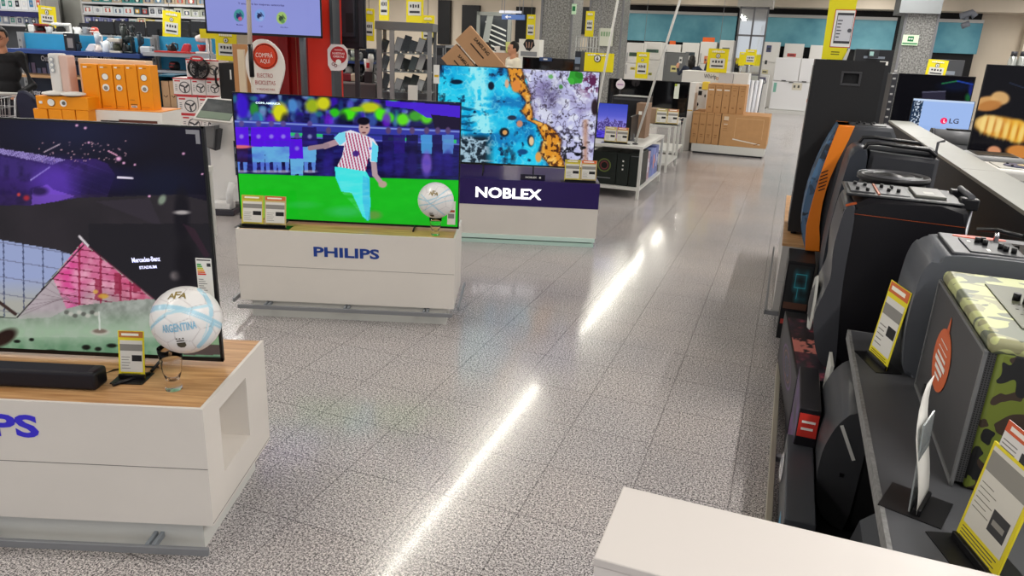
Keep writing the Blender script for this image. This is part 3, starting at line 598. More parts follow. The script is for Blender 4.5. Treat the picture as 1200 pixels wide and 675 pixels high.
# ---------------- picture 3 (aerial coast)
def pic3(u, v):
    q = lambda L: [(500+x/5, 60+y/5) for x, y in L]; X = (u-500)*5; Y = (v-60)*5
    p = Pic(u, v, '15b4e6'); a = fbm(u, v, .05, 2, 5); b_ = fbm(u, v, .16, 12, 4); c_ = fbm(u, v, .3, 31, 3); rid = 1-np.abs(2*fbm(u, v, .13, 44, 4)-1)
    p.mix(np.clip((a-.42)*5, 0, 1)*.8, '2fd4f4'); p.mix(np.clip((.42-a)*7, 0, 1)*.8, '0a6fb4'); p.mix(np.clip((.34-b_)*7, 0, 1), '062c52')
    fo = np.exp(-((X-(300+.12*(Y-200)))/55)**2)*(Y < 480); p.mix(np.clip(fo*np.clip(rid*2-1.0, 0, 1)*1.8, 0, 1), '9aeef8'); p.mix(np.clip((rid-.86)*6, 0, 1)*.6*(b_ > .4), '8feaf6')
    sp_ = np.sin(Y*.16+8*a)*np.exp(-((X-230)/55)**2); p.mix(np.clip(sp_*2-.4, 0, 1)*(Y > 300)*(Y < 470), '08486e', .8)
    # dark veined corner
    dk = np.clip((Y-(480+.0*X))/30, 0, 1)*np.clip((400-X)/60, 0, 1); p.mix(dk, '1a2834'); p.mix(dk*np.clip((rid-.72)*5, 0, 1), 'a3c2d4')
    p.mix(np.clip((1-np.hypot((X-480)/50, (Y-620)/80))*2, 0, 1)*np.clip(c_*2-.5, 0, 1), '0f2a40')
    # right lilac side; boundary runs with the river
    bx = np.interp(Y, [80, 130, 200, 300, 370, 430, 500, 560, 680], [540, 560, 585, 600, 600, 680, 760, 765, 790])+30*(b_-.5)
    R = np.clip((X-bx)/10, 0, 1); p.mix(R, 'bfc0e6'); p.mix(R*np.clip((b_-.45)*5, 0, 1), 'dfe2f4'); p.mix(R*np.clip((.42-a)*6, 0, 1)*.9, '8f86b8')
    p.mix(R*np.clip((rid-.90)*12, 0, 1), '4a4058', .8); p.mix(R*np.clip((.36-c_)*8, 0, 1)*((X < 820) | (Y > 380)), '3b3440', .85)
    p.mix(R*np.exp(-((X-730)/60)**2-((Y-260)/80)**2)*np.clip(c_*2-.5, 0, 1), '4c4468', .8); p.mix(R*np.clip((Y-440)/80, 0, 1)*np.clip((rid-.80)*6, 0, 1)*(X < 930), '1c1c22'); p.mix(R*np.exp(-((X-930)/16)**2)*(Y > 400)*.8, 'b98a70')
    p.mix(R*np.exp(-((X-965)/60)**2-((Y-190)/60)**2)*np.clip((.55-c_)*6, 0, 1)*1.4, '5a1f4a')
    # orange river
    rx = np.interp(Y, [80, 130, 200, 260, 300, 350, 400, 430, 470, 520, 600, 680], [500, 520, 540, 580, 590, 585, 600, 680, 710, 740, 720, 770]); rw = np.interp(Y, [80, 150, 220, 300, 350, 400, 430, 500, 600, 680], [45, 50, 40, 14, 34, 22, 40, 55, 62, 50])
    rv = np.clip((rw-np.abs(X-rx+30*(a-.5)))/6, 0, 1); p.mix(rv, 'e0942c'); p.mix(rv*np.clip((b_-.5)*6, 0, 1), 'f6c060'); p.mix(rv*np.clip((.46-c_)*8, 0, 1), '4e2a18')
    ed = np.exp(-((np.abs(X-rx+30*(a-.5))-rw)/9)**2); p.mix(ed*np.clip(c_*2-.4, 0, 1), '2a1420', .85)
    for x, y, r, c in ((870, 155, 44, '2f9a2c'), (850, 175, 22, '3fb038'), (895, 140, 22, '248020'), (725, 150, 15, '6fae6a'), (788, 208, 18, '4f8a4a')): p.mix(np.clip((r+16*(b_-.5)*2-np.hypot(X-x, Y-y))/6, 0, 1), c)
    for x, y, rx_, ry_, c in ((175, 180, 36, 14, '0a2038'), (378, 203, 18, 24, '0c1c30'), (455, 475, 28, 26, '0d1820'), (458, 476, 14, 14, 'd8a060'), (545, 425, 18, 20, 'c88a70'), (610, 525, 20, 34, '102838'), (614, 527, 14, 26, 'e8c89a'), (655, 620, 18, 30, 'e0a050'), (525, 205, 28, 36, 'e08a3c'), (470, 190, 12, 26, 'd8b090'), (985, 330, 20, 48, '2a1c24'), (562, 590, 30, 16, '0c4a80'), (500, 390, 26, 14, '203048'), (885, 605, 16, 10, '101014'), (920, 565, 14, 8, '181818')): p.ell(500+x/5, 60+y/5, rx_/5, ry_/5, c, .4)
    p.mix(np.clip((150-Y)/60, 0, 1)*(X < 90), '0a1428'); p.mix((X < 100)*(X > -40)*(Y < 150)*np.clip(c_*1.5-.2, 0, 1), '10183c', .9); p.mix((X < 110)*(Y > 245)*(Y < 300)*np.clip(c_*2-.5, 0, 1), '0a1020', .9)
    return p.c
t, w2, dz, hh = television('television on the purple stand showing an aerial turquoise coast', -.745, .69, 6.75, .668, 1.525, pic3, 400, 240, stand_z=.575, bez=.009, feet=(.3, .62))
st = B(PAPER); a_, w_, z0_, z1_ = rc('D', 508, 76, 515, 98, 6.748); st.box(a_-w_/2+.0275, a_+w_/2+.0275, -.004, -.0025, z0_-.575, z1_-.575); st.m(mat('d8b028', .5)).box(a_-w_/2+.035, a_+w_/2+.02, -.0045, -.004, z0_-.52, z0_-.5); st.build('energy_label', t)
# stand for tv3: low soundbar-like neck
# ---------------- soundbar + cable
t = thing('soundbar', 'long black soundbar lying in front of the stadium television', 'soundbar', 'D', -1.77, 2.2, .552)
b = B(mat('15131c', .55, bump=.3, nscale=300)); b.box(-.45, .41, -.005, .07, .003, .068, bev=.012, seg=3); b.build('body', t)
b = B(BLK); b.box(.37, .412, -.004, .07, .004, .0685, bev=.012, seg=3); b.build('end_cap', t)
b = B(BLK); b.tube([(-.0, 0, 0), (.03, .06, .0), (.1, .1, 0), (.17, .1, 0)], .003, 8)
tag(b.build('power_cable', None, (-1.42, 2.3, .556)), 'thin black cable lying behind the soundbar on the wooden top', 'cable')
k = B(BLK); k.tube([(-1.255, 2.345, .558), (-1.33, 2.24, .558)], .006, 8); tag(k.build('television_foot_bar', None), 'black metal bar beside the price sign under the stadium television', 'metal bar')

# ---------------- footballs
def football(label, x, y, z, r, face, elev=.36, tilt=0, txt=True):
    ph = (1+5**.5)/2; ic = []
    for s1 in (-1, 1):
        for s2 in (-1, 1): ic += [(0, s1, s2*ph), (s1, s2*ph, 0), (s2*ph, 0, s1)]
    ic = np.array(ic)/np.hypot(1, ph); fc = []
    for i in range(12):
        for j in range(i):
            for k in range(j):
                if ic[i]@ic[j] > .4 and ic[j]@ic[k] > .4 and ic[i]@ic[k] > .4: c = ic[i]+ic[j]+ic[k]; fc.append(c/np.linalg.norm(c))
    Rr = np.array(Matrix.Rotation(.35+tilt, 3, 'X') @ Matrix.Rotation(.5, 3, 'Z')); ic = ic@Rr.T; fc = np.array(fc)@Rr.T
    t = thing('football', label, 'football', 'D', x, y, z-r, rz=face)
    nu, nv = 224, 112; lon = np.linspace(0, 2*np.pi, nu, endpoint=False); lat = np.linspace(-np.pi/2, np.pi/2, nv+1)
    LO, LA = np.meshgrid(lon, lat); d = np.stack([np.cos(LA)*np.cos(LO), np.cos(LA)*np.sin(LO), np.sin(LA)], -1).reshape(-1, 3)
    dots = np.concatenate([(d@ic.T)*.985+.008, d@fc.T], 1); s = np.sort(dots, 1); seam = s[:, -1]-s[:, -2]
    RX = np.array(Matrix.Rotation(-elev, 3, 'X'))
    co = (d@RX.T)*(r-np.clip(1-seam/.012, 0, 1)[:, None]*.0012); co[:, 2] += r
    I = np.arange(nu*(nv+1)).reshape(nv+1, nu); J = np.roll(I, -1, 1)
    q = np.stack([I[:-1], J[:-1], J[1:], I[1:]], -1).reshape(-1, 4)
    me = bpy.data.meshes.new('shell'); me.from_pydata(co.tolist(), [], q.tolist())
    for pg in me.polygons: pg.use_smooth = True
    C = np.zeros((len(d), 3))+c3('e9e7e6')
    Xd, Zd = d[:, 0], d[:, 2]
    def stroke(P, wd, col, a=1):
        nonlocal C
        D = np.full(len(d), 9.)
        for (x0, z0), (x1, z1) in zip(P, P[1:]):
            dx, dz = x1-x0, z1-z0; tt = np.clip(((Xd-x0)*dx+(Zd-z0)*dz)/(dx*dx+dz*dz), 0, 1); D = np.minimum(D, np.hypot(Xd-x0-tt*dx, Zd-z0-tt*dz))
        m = (np.clip((wd-D)/.012+.5, 0, 1)*a)[:, None]; C = C*(1-m)+c3(col)*m
    if txt:
        stroke([(-1, .36), (-.8, .42), (-.5, .40), (-.15, .31), (.2, .15), (.5, -.02), (.8, -.22), (1, -.36)], .085, 'a3d0e4', .95); stroke([(-.8, .33), (-.4, .33), (0, .2), (.4, 0), (.9, -.3)], .012, 'e4eef2', .9)
        stroke([(-1, -.2), (-.9, -.08), (-.7, .1), (-.5, .22), (-.1, .26), (.3, .31), (.7, .33)], .04, 'b4dbea', .9); stroke([(-.95, -.12), (-.75, .02), (-.55, .14)], .022, '93c4dc', .9)
        stroke([(.42, .85), (.55, .66), (.64, .45), (.68, .2), (.66, .05)], .06, 'a3d0e4', .9); stroke([(.66, -.2), (.6, -.4), (.45, -.62), (.25, -.82)], .06, 'a3d0e4', .9); stroke([(.52, -.2), (.48, -.4), (.36, -.6)], .015, 'b9dcea', .9)
    else:
        stroke([(-1, .1), (-.5, -.05), (0, .12), (.5, .5), (.8, .7)], .03, 'a3d0e4', .9); stroke([(-.9, -.3), (-.3, -.2), (.3, .15), (.9, .35)], .03, 'a3d0e4', .9); stroke([(-.8, .3), (-.4, -.1), (.1, -.5), (.5, -.8)], .03, 'a9d3e6', .9); stroke([(-.7, -.6), (-.2, -.3), (.5, -.05), (1, .05)], .02, 'a9d3e6', .9)
    m = np.clip(1-seam/.010, 0, 1)[:, None]*.55; C = C*(1-m)+c3('9a8f92')*m
    Cc = np.concatenate([srgb2lin(C), np.ones((len(C), 1))], 1).astype(np.float32)
    at = me.color_attributes.new('Col', 'FLOAT_COLOR', 'POINT'); at.data.foreach_set('color', Cc.ravel()); me.materials.append(M_BALL)
    o = bpy.data.objects.new('shell', me); COL.objects.link(o); o.parent = t
    def wrap(lx, lz, ro=0):                     # sticks flat shapes on the sphere around direction (lx, lz); front is -y
        n_ = Vector((lx, -math.sqrt(max(0, 1-lx*lx-lz*lz)), lz)); tx = Vector((0, 0, 1)).cross(n_)*-1; tx = Vector((-n_.y, n_.x, 0)).normalized(); ty = n_.cross(tx)
        ca, sa = math.cos(ro), math.sin(ro); Mr = Matrix.Rotation(-elev, 3, 'X')
        def f(q):
            x_, y_ = q.x*ca-q.y*sa, q.x*sa+q.y*ca
            p_ = Mr @ ((n_+tx*(x_/r)+ty*(y_/r)).normalized()*(r+.0016)); return p_+Vector((0, 0, r))
        return f
    def shape(b, pts, f): b.faces([f(Vector((p[0], p[1], 0))) for p in pts], [tuple(range(len(pts)))])
    if txt:
        l = B(mat('8dbdd8', .4)); l.text('ARGENTINA', (0, 0, 0), o='F', bold=.028, ext=0, width=.114, height=.027, rot=.03, fn=wrap(-.24, -.21)); l.build('lettering', t)
    l = B(mat('8d7a3c', .4)); f = wrap(-.18 if txt else -.12, .72 if txt else .38, -.1)
    l.text('A', (0, 0, 0), bold=.02, ext=0, height=.024, rot=.05, fn=lambda q: f(q+Vector((-.018, -.002, 0)))); l.text('F', (0, 0, 0), bold=.02, ext=0, height=.034, fn=lambda q: f(q+Vector((-.0, 0, 0)))); l.text('A', (0, 0, 0), bold=.02, ext=0, height=.024, rot=-.05, fn=lambda q: f(q+Vector((.018, -.002, 0))))
    l.build('monogram', t)
    l = B(mat('4a4436', .4)); f = wrap(-.2 if txt else -.2, -.70 if txt else -.82)
    shape(l, [(-.013, .008), (.013, .008), (.013, -.006), (.006, -.014), (-.006, -.014), (-.013, -.006)], f)
    for dx in (-.01, 0, .01): shape(l, [(dx-.003, .024), (dx, .028), (dx+.003, .024), (dx, .021)], f)
    shape(l, [(-.012, .013), (.012, .013), (.011, .017), (-.011, .017)], f); l.build('crest', t)
    return t
M_BALL = attr_mat('ball_panels', rough=.32, coat=.2)
def glass(label, x, y, z, h, r0, r1, r2):
    t = thing('beer_glass', label, 'drinking glass', 'D', x, y, z)
    th = .0018; P = [(0, .002), (r0, .002), (r0, .012), (r0*.72, h*.2), (r1*.82, h*.42), (r1, h*.75), (r2, h)]
    inner = [(r2-th, h), (r1-th, h*.75), (r1*.82-th, h*.42), (r0*.62, h*.24), (0, h*.21)]
    b = B(GLASS); b.lathe(P+inner, seg=36); b.build('glass', t); return t
bc = CAM+ray(198, 384)*(.11*F0/41.5)
gp = at_z(204, 456, .552); bx, by = gp.x-.0, gp.y+.0
glass('clear glass holding up the ball in front of the stadium television', bx, by, .552, .152, .027, .036, .040)
football('white and light blue football on a glass in the left foreground', bc.x, by, .552+.152-.009+.11+.001, .11, .45, tilt=0)
gp = Vector((-.49, 4.44, 0))
glass('clear glass holding up the ball in front of the football match television', gp.x, gp.y, .57, .115, .026, .036, .040)
football('white football on a glass in front of the football match television', gp.x, gp.y, .57+.115+.1025+.001, .11, .11, elev=.2, tilt=.9, txt=False)

# ---------------- price signs
def price_sign(label, fr, a, b_, z, rz=0, w_=.088, h_=.15, lean=.18, head='c9a23a', base=True, double=False, card2='d06a3a', group=None, sc=1, frame='e8d92a'):
    t = thing('price_sign', label, 'price sign', fr, a, b_, z, rz, group)
    ca, sa = math.cos(lean), math.sin(lean)
    def T(b, name, par=None, dx=0):
        b.bm.transform(Matrix.Translation((dx, 0, .004)) @ Matrix.Rotation(-lean, 4, 'X')); return b.build(name, par or t)
    n = 2 if double else 1
    if base:
        k = B(BLK); k.box(-w_*.62*n, w_*.62*n, -.045, .05, 0, .003); k.build('base_plate', t)
        k = B(BLK); k.box(-w_*.5*n, w_*.5*n, -.006, .01, .003, .018, bev=.002); k.build('holder', t)
    for i in range(n):
        dx = (i-(n-1)/2)*w_*1.04; hc = (head, card2)[i]
        k = B(mat(frame if i == 0 else 'c9b27a', .5)); k.box(-w_/2, w_/2, .0, .002, 0, h_); cd_ = T(k, 'card', None, dx)
        k = B(mat('dcdad4', .6)); k.box(-w_*.43, w_*.43, -.001, 0, h_*.13, h_*.80); k.m(mat(hc, .6)).box(-w_*.46, w_*.46, -.001, 0, h_*.86, h_*.99)
        k.m(mat('8a8884', .6)).box(-w_*.43, w_*.43, -.0014, -.001, h_*.58, h_*.72)
        k.m(mat('1d1d1f', .6)).box(w_*.02, w_*.40, -.0016, -.001, h_*.36, h_*.49)
        k.m(mat('77746e', .6))
        for j in range(5): k.box(-w_*.38, -w_*(.05+.05*(j % 2)), -.0014, -.001, h_*(.2+.06*j), h_*(.2+.06*j)+h_*.012)
        k.m(mat('f4f2e4', .6)).box(-w_*.36, w_*.3, -.0014, -.001, h_*.9, h_*.95)
        for j in range(4): k.m(mat('6d6610', .6)).box(-w_*.4, w_*(.4-.07*(j % 2)), -.0014, -.001+(.001), h_*(.02+.025*j), h_*(.02+.025*j)+h_*.008)
        T(k, 'printed_sheet', cd_, dx)
    return t
gp = at_z(155, 444, .552); price_sign('yellow framed price card between the soundbar and the ball on the left stand', 'D', gp.x, gp.y, .552, rz=.03, h_=.165, head='c07a3a')
gp = at_z(308, 267, .57); price_sign('pair of price cards at the left end of the football match stand', 'D', gp.x, gp.y+.02, .57, w_=.135, h_=.19, double=True, head='bfae3e', frame='cfc04a')
gp = at_z(680, 214, .575); price_sign('pair of price cards on the purple stand before the coast television', 'D', gp.x, gp.y+.03, .575, w_=.14, h_=.19, double=True, head='bfae3e', card2='e0623a', frame='d8c84a')

# ---------------- white counter in the right foreground
t = thing('white_counter', 'plain white counter cutting across the lower right corner', 'counter', 'R', .17, 1.2, 0)
a0 = ru0 = (at_z(731, 570, .75) @ XV); b1 = at_z(731, 570, .75) @ DV; b0 = at_z(697, 653, .75) @ DV
b = B(mat('dad4d0', .4, noise=.02, nscale=4)); b.box(a0-.17, .62-.17, b0-1.2, b1-1.2, 0, .73, bev=.002); b.build('body', t)
b = B(mat('cdc7c3', .35)); b.box(a0-.172, .622-.17, b0-1.202, b1-1.198, .73, .75, bev=.003); b.build('top_panel', t)

# ================================================================== right hand rack (room frame: a across, b along the aisle)
PZ = 1.1
t = thing('partition_counter', 'dark partition with a pale grey top running behind the loudspeakers', 'partition', 'R', 1.165, 5.5, 0)
b = B(mat('1f2129', .6, noise=.05, nscale=6, spec=.25)); b.box(-.11, .115, -4.3, 3.95, 0, PZ-.02); b.build('panel', t)
for k in range(4):
    y0 = -4.31+k*2.07; b = B(mat('8b8c86', .45, noise=.03, nscale=5)); b.box(-.115, .12, y0, y0+2.065, PZ-.02, PZ, bev=.002); b.build('top_board', t)
# grey speaker shelf
t = thing('loudspeaker_shelf', 'dark grey shelf holding the camouflage loudspeaker and price signs', 'shelf', 'R', .7, 2.4, 0)
b = B(mat('4b4c50', .5, noise=.07, nscale=5)); b.box(-.318, .35, -.86, .91, .56, .6); b.build('shelf_board', t)
b = B(mat('7b7b7b', .6, noise=.25, nscale=60)); b.box(-.33, -.318, -.86, .912, .558, .601); b.box(-.33, .35, .91, .916, .558, .601); b.build('edge_strip', t)
b = B(mat('1c1c1f', .6)); b.box(.0, .35, .84, .87, .05, .56); b.box(.0, .35, -.84, -.81, .05, .56); b.build('side_support', t)
# base deck of the rack
t = thing('rack_base', 'low dark base deck under the boxes with a metal floor rail', 'rack base', 'R', .6, 3.2, 0)
b = B(mat('2b2b2e', .6)); b.box(-.40, .45, -1.7, 1.75, 0, .05); b.build('deck', t)
b = B(mat('a8a193', .35, metal=.5)); b.box(-.462, -.437, -1.7, 1.0, .012, .045, bev=.003); b.build('floor_rail', t)
b = B(MGREY)
for y in (-1.2, -.1, .9): b.box(-.44, -.39, y, y+.03, .015, .04)
b.build('rail_bracket', t)

def chaikin(P, n=2):
    for _ in range(n):
        Q = []
        for a_, c_ in zip(P, P[1:]+P[:1]): Q += [(a_[0]*.8+c_[0]*.2, a_[1]*.8+c_[1]*.2), (a_[0]*.2+c_[0]*.8, a_[1]*.2+c_[1]*.8)]
        P = Q
    return P
def knobs(b, pts, z, r=.007, h=.012, m=None):
    b.m(m or BLK)
    for x, y in pts: b.cyl((x, y, z), (x, y, z+h), r, 10)
# --- plinth under the tall loudspeaker
t = thing('display_plinth', 'white plinth with wooden top beneath the tall black loudspeaker', 'display stand', 'R', .40, 5.0, 0)
b = B(mat('b9b6b3', .45)); b.box(-.32, .35, 0, 1.9, .08, .545); b.build('body', t)
B(mat('8b8885', .7)).box(-.3205, .35, -.0006, 0, .30, .302).build('seam', t)
B(WOOD).box(-.325, .355, -.003, 1.9, .545, .562).build('top_panel', t)
b = B(WHITE2); b.box(-.28, .3, .04, 1.85, 0, .08); b.build('plinth_base', t)
b = B(MGREY); b.box(-.37, -.355, -.06, 1.8, .08, .11, bev=.002); b.box(-.37, .3, -.06, -.045, .08, .11, bev=.002); b.build('bumper_rail', t)
# --- tall black loudspeaker
t = thing('loudspeaker', 'tall black wooden loudspeaker cabinet with a recessed side handle', 'loudspeaker', 'R', .305, 5.3, .562)
hw = .205; Hh = 1.15
b = B(mat('1a1a1c', .55, bump=.4, nscale=260))
fx, hz = pl('R', 997, 92, 5.3); fx -= .305; hz -= .562
for (x0, x1, z0, z1) in ((-hw, fx-.048, .02, Hh), (fx+.048, hw, .02, Hh), (fx-.048, fx+.048, .02, hz-.035), (fx-.048, fx+.048, hz+.035, Hh)): b.box(x0, x1, 0, .03, z0, z1)
b.box(-hw, hw, .03, .46, .02, Hh); b.build('cabinet', t)
b = B(mat('101012', .6)); b.box(fx-.05, fx+.05, .022, .029, hz-.037, hz+.037); b.build('handle_recess', t)
b = B(mat('3c3c3e', .35)); b.ring((fx, -.0, hz), .001, .002); 
for (x0, x1, z0, z1) in ((fx-.06, fx+.06, hz+.030, hz+.043), (fx-.06, fx+.06, hz-.046, hz-.030), (fx-.06, fx-.046, hz-.04, hz+.04), (fx+.046, fx+.06, hz-.04, hz+.04)): b.box(x0, x1, -.006, .01, z0, z1, bev=.003)
b.build('handle', t)
b = B(GRILLE); b.box(-hw-.004, -hw, .02, .44, .06, Hh-.04); b.build('grille', t)
for x in (-hw+.04, hw-.04):
    b = B(BLK); b.cyl((x, .05, -.0), (x, .05, .02), .018, 12); b.build('rubber_foot', t)
    b = B(BLK); b.cyl((x, .4, -.0), (x, .4, .02), .018, 12); b.build('rubber_foot', t)
b = B(mat('8a6a48', .6)); b.box(-hw+.02, -hw+.10, -.002, .0, .0, .03)
# --- orange faced loudspeaker
def profile_speaker(name, label, a, b_, z, depth, width, height, body, front_m, front_th=.05, bulge=.03, curve=.05, group=None):
    """front looks towards the aisle (-a); width runs along the aisle"""
    t = thing(name, label, 'loudspeaker', 'R', a, b_, z, group=group)
    pts = [(0, 0), (-.0, height*.06)]
    n = 8
    front = [(-bulge*math.sin(math.pi*i/n), height*i/n) for i in range(n+1)]
    b = B(front_m); P = front+[(front_th, height), (front_th, 0)]
    b.prism([(p[0], p[1]) for p in P], 'y', 0, width, bev=.01); b.build('front_bezel', t)
    P = [(front_th, .0), (depth-curve, 0), (depth, curve), (depth, height-curve), (depth-curve, height), (front_th, height*.995)]
    b = B(body); b.prism(P, 'y', .012, width-.012, bev=.02); b.build('body', t)
    return t
ORG = mat('e8801e', .4); DKBODY = mat('2e3034', .5, noise=.05, nscale=10)
t = thing('loudspeaker', 'loudspeaker with orange frame and blue patterned grille beside the tall black one', 'loudspeaker', 'R', .245, 4.86, .564)
hS = .78
n = 10; zz = [hS*i/n for i in range(n+1)]
fr_ = [(-.02-.02*math.sin(math.pi*(i/n))+.055*(i/n)-.035*(1-i/n)+.04*max(0, .18-i/n)/.18*.6, zz[i]) for i in range(n+1)]
b = B(ORG); P = fr_+[(x+.058+.03*abs(math.cos(math.pi*(i/n)))**2.5, z) for i, (x, z) in reversed(list(enumerate(fr_)))]
b.prism(P, 'y', -.0, .035, bev=.006); b.prism([(x, z) for x, z in P], 'y', .30, .335, bev=.006)
P2 = [(fr_[-1][0], hS-.035), (fr_[-1][0]+.07, hS-.035), (fr_[-1][0]+.075, hS), (fr_[-1][0], hS)]; b.prism(P2, 'y', .035, .30)
P2 = [(fr_[0][0], 0), (fr_[0][0]+.07, 0), (fr_[0][0]+.07, .04), (fr_[0][0], .04)]; b.prism(P2, 'y', .035, .30)
b.build('orange_frame', t)['label'] = 'bright orange front frame'
b = B(camo_mat('4a6f94', '20303f', '33506e', 14)); P = [(x-.045*math.sin(math.pi*i/n)**.7, z) for i, (x, z) in enumerate(fr_)]+[(x+.04, z) for x, z in reversed(fr_)]
b.prism(P, 'y', .03, .305); b.build('grille', t)['label'] = 'blue patterned cloth grille'
b = B(BLK)
for k in range(6):
    zc = hS*.50+k*.022; xc = fr_[6][0]+.022; b.plate((xc, -.001, zc), .05-.004*abs(k-2.5), .006, 'F', .002, rot=.5)
b.build('vent_slots', t)
b = B(mat('44464b', .45, noise=.05, nscale=10)); P = [(.02, 0), (.30, 0), (.34, .08), (.36, hS*.93), (.33, hS*1.0), (.06, hS*1.0)]; b.prism(P, 'y', .02, .32, bev=.02); b.build('body', t)
b = B(mat('2a2b2e', .4)); b.box(.1, .3, .08, .26, hS-.003, hS+.006, bev=.003); knobs(b, [(.14, .12), (.18, .12), (.22, .12), (.16, .2), (.24, .2)], hS+.006); b.build('control_panel', t)
# --- dark grey loudspeaker with carrying handle
t = thing('loudspeaker', 'dark blue-grey loudspeaker with a ribbed top handle, second from the tall black one', 'loudspeaker', 'R', .36, 4.35, .336)
hS = .93; b = B(mat('2c3038', .45, noise=.06, nscale=8)); P = chaikin([(-.06, 0), (-.07, hS*.5), (-.03, hS*.95), (.0, hS), (.07, hS), (.04, 0)], 2); b.prism(P, 'y', 0, .38, bev=.006, smooth=True); b.build('front_bezel', t)
b = B(mat('2c2d32', .5, noise=.06, nscale=8)); b.prism([(.04, 0), (.36, 0), (.40, .1), (.40, hS*.97), (.07, hS*.99)], 'y', .01, .37, bev=.02); b.build('body', t)
b = B(mat('2e2f32', .45)); b.box(.06, .4, .10, .3, hS-.02, hS+.012, bev=.012); b.build('top_plate', t)
b = B(BLK); b.tube([(.03, .02, hS-.01), (.05, .02, hS+.03), (.1, .02, hS+.035), (.34, .02, hS+.02), (.38, .02, hS-.01)], .010, 8); b.tube([(.03, .36, hS-.01), (.05, .36, hS+.03), (.1, .36, hS+.035), (.34, .36, hS+.02), (.38, .36, hS-.01)], .010, 8); b.build('handle', t)
b = B(LGREY); b.box(.12, .17, -.001, .0, hS-.12, hS-.02); b = B(mat('d8d8d6', .4)); knobs(b, [(.14, .16), (.19, .16), (.24, .16), (.3, .16)], hS+.012, m=mat('b8b8b8', .3)); b.build('knob', t)
b = B(DGREY); b.tube([(.38, .05, hS*.4), (.38, .05, hS+.06), (.41, .06, hS+.07)], .007, 8); b.build('trolley_bar', t)
# --- round tower with woofer on top
t = thing('loudspeaker', 'black round tower loudspeaker with a flat woofer ring on top', 'loudspeaker', 'R', .53, 4.13, .336)
hS = .815; b = B(BLKM); b.lathe([(0, 0), (.15, 0), (.155, .02), (.155, hS-.03), (.145, hS), (0, hS)], seg=36); b.build('body', t)
b = B(mat('161618', .4)); b.lathe([(.155, hS-.006), (.168, hS+.0), (.168, hS+.018), (.155, hS+.024), (.14, hS+.018), (.125, hS+.01), (.11, hS+.018), (.07, hS+.004), (.045, hS+.02), (0, hS+.03)], seg=40); b.build('woofer', t)
b = B(mat('5a5a5e', .35, metal=.4))
for r in (.16, .128, .09): b.lathe([(r, hS+.022), (r+.003, hS+.026), (r+.006, hS+.022)], seg=40)
b.build('trim_ring', t)
# --- large black party loudspeaker standing on the game boxes
t = thing('loudspeaker', 'large black party loudspeaker with control panel and trolley handle, standing on boxes', 'loudspeaker', 'R', .28, 3.48, .336)
hS = .81; dp = .50
b = B(mat('0f0e13', .4)); b.prism(chaikin([(.07, 0), (dp-.04, 0), (dp-.02, hS*.5), (dp-.02, hS-.03), (dp-.04, hS), (.0, hS), (-.0, hS-.3), (.04, .3)], 1), 'y', 0, .42, bev=.02); b.build('body', t)
F_ = [(.08, .0), (.02, .02), (-.02, .12), (-.045, .26), (-.02, .36), (.0, .44), (-.015, .58), (-.0, .74), (.015, hS-.03), (.05, hS-.03), (.05, .4), (.09, .02)]
b = B(mat('3a3b40', .4)); b.prism(chaikin(F_, 2), 'y', -.006, .426, bev=.006, smooth=True); b.build('front_bezel', t)
b = B(mat('b9b9b4', .35)); b.lathe([(.115, -.05), (.125, -.062), (.135, -.05)], (.012, .21, .25), 'x', 32); b.m(GRILLE).lathe([(0, -.075), (.06, -.07), (.112, -.05)], (.012, .21, .25), 'x', 32); b.build('woofer', t)
b = B(mat('26272a', .4)); b.box(.0, dp-.04, .03, .39, hS, hS+.012, bev=.006); b.build('top_plate', t)
b = B(mat('4a4b4e', .4)); b.box(.02, .12, .08, .34, hS+.012, hS+.018, bev=.002); b.box(.14, .26, .08, .34, hS+.012, hS+.016, bev=.002); b.m(mat('64645e', .35)).box(.28, .40, .09, .33, hS+.012, hS+.024, bev=.003)
knobs(b, [(.05, .12), (.09, .11), (.05, .28), (.09, .26), (.18, .16), (.2, .25), (.16, .26), (.22, .16)], hS+.016, .008, .016); b.m(mat('b0562c', .4)).box(.13, .138, .06, .36, hS+.012, hS+.017); b.m(mat('9a9a92', .4)).box(.32, .36, .14, .2, hS+.024, hS+.0245); b.build('control_panel', t)
b = B(mat('a34a20', .45)); b.plate((.025, -.001, hS-.03), .045, .01, 'F', .002, rot=.35); b.plate((.26, -.001, hS-.075), .44, .0016, 'F', .0015, rot=-.02); b.build('orange_trim', t)
b = B(STEEL); b.tube([(dp-.0, .10, .2), (dp-.0, .10, hS+.03)], .008, 8); b.tube([(dp-.0, .32, .2), (dp-.0, .32, hS+.03)], .008, 8); b.m(mat('55565a', .4)).tube([(dp-.01, .08, hS+.035), (dp-.01, .34, hS+.035)], .013, 10)
b.m(BLK).box(dp-.05, dp+.02, .07, .13, hS-.02, hS+.03, bev=.006).box(dp-.05, dp+.02, .29, .35, hS-.02, hS+.03, bev=.006); b.build('trolley_handle', t)
for y in (.06, .34): w_ = B(BLK); w_.cyl((dp-.05, y, .03), (dp-.05, y+.03, .03), .03, 18); w_.build('wheel', t)

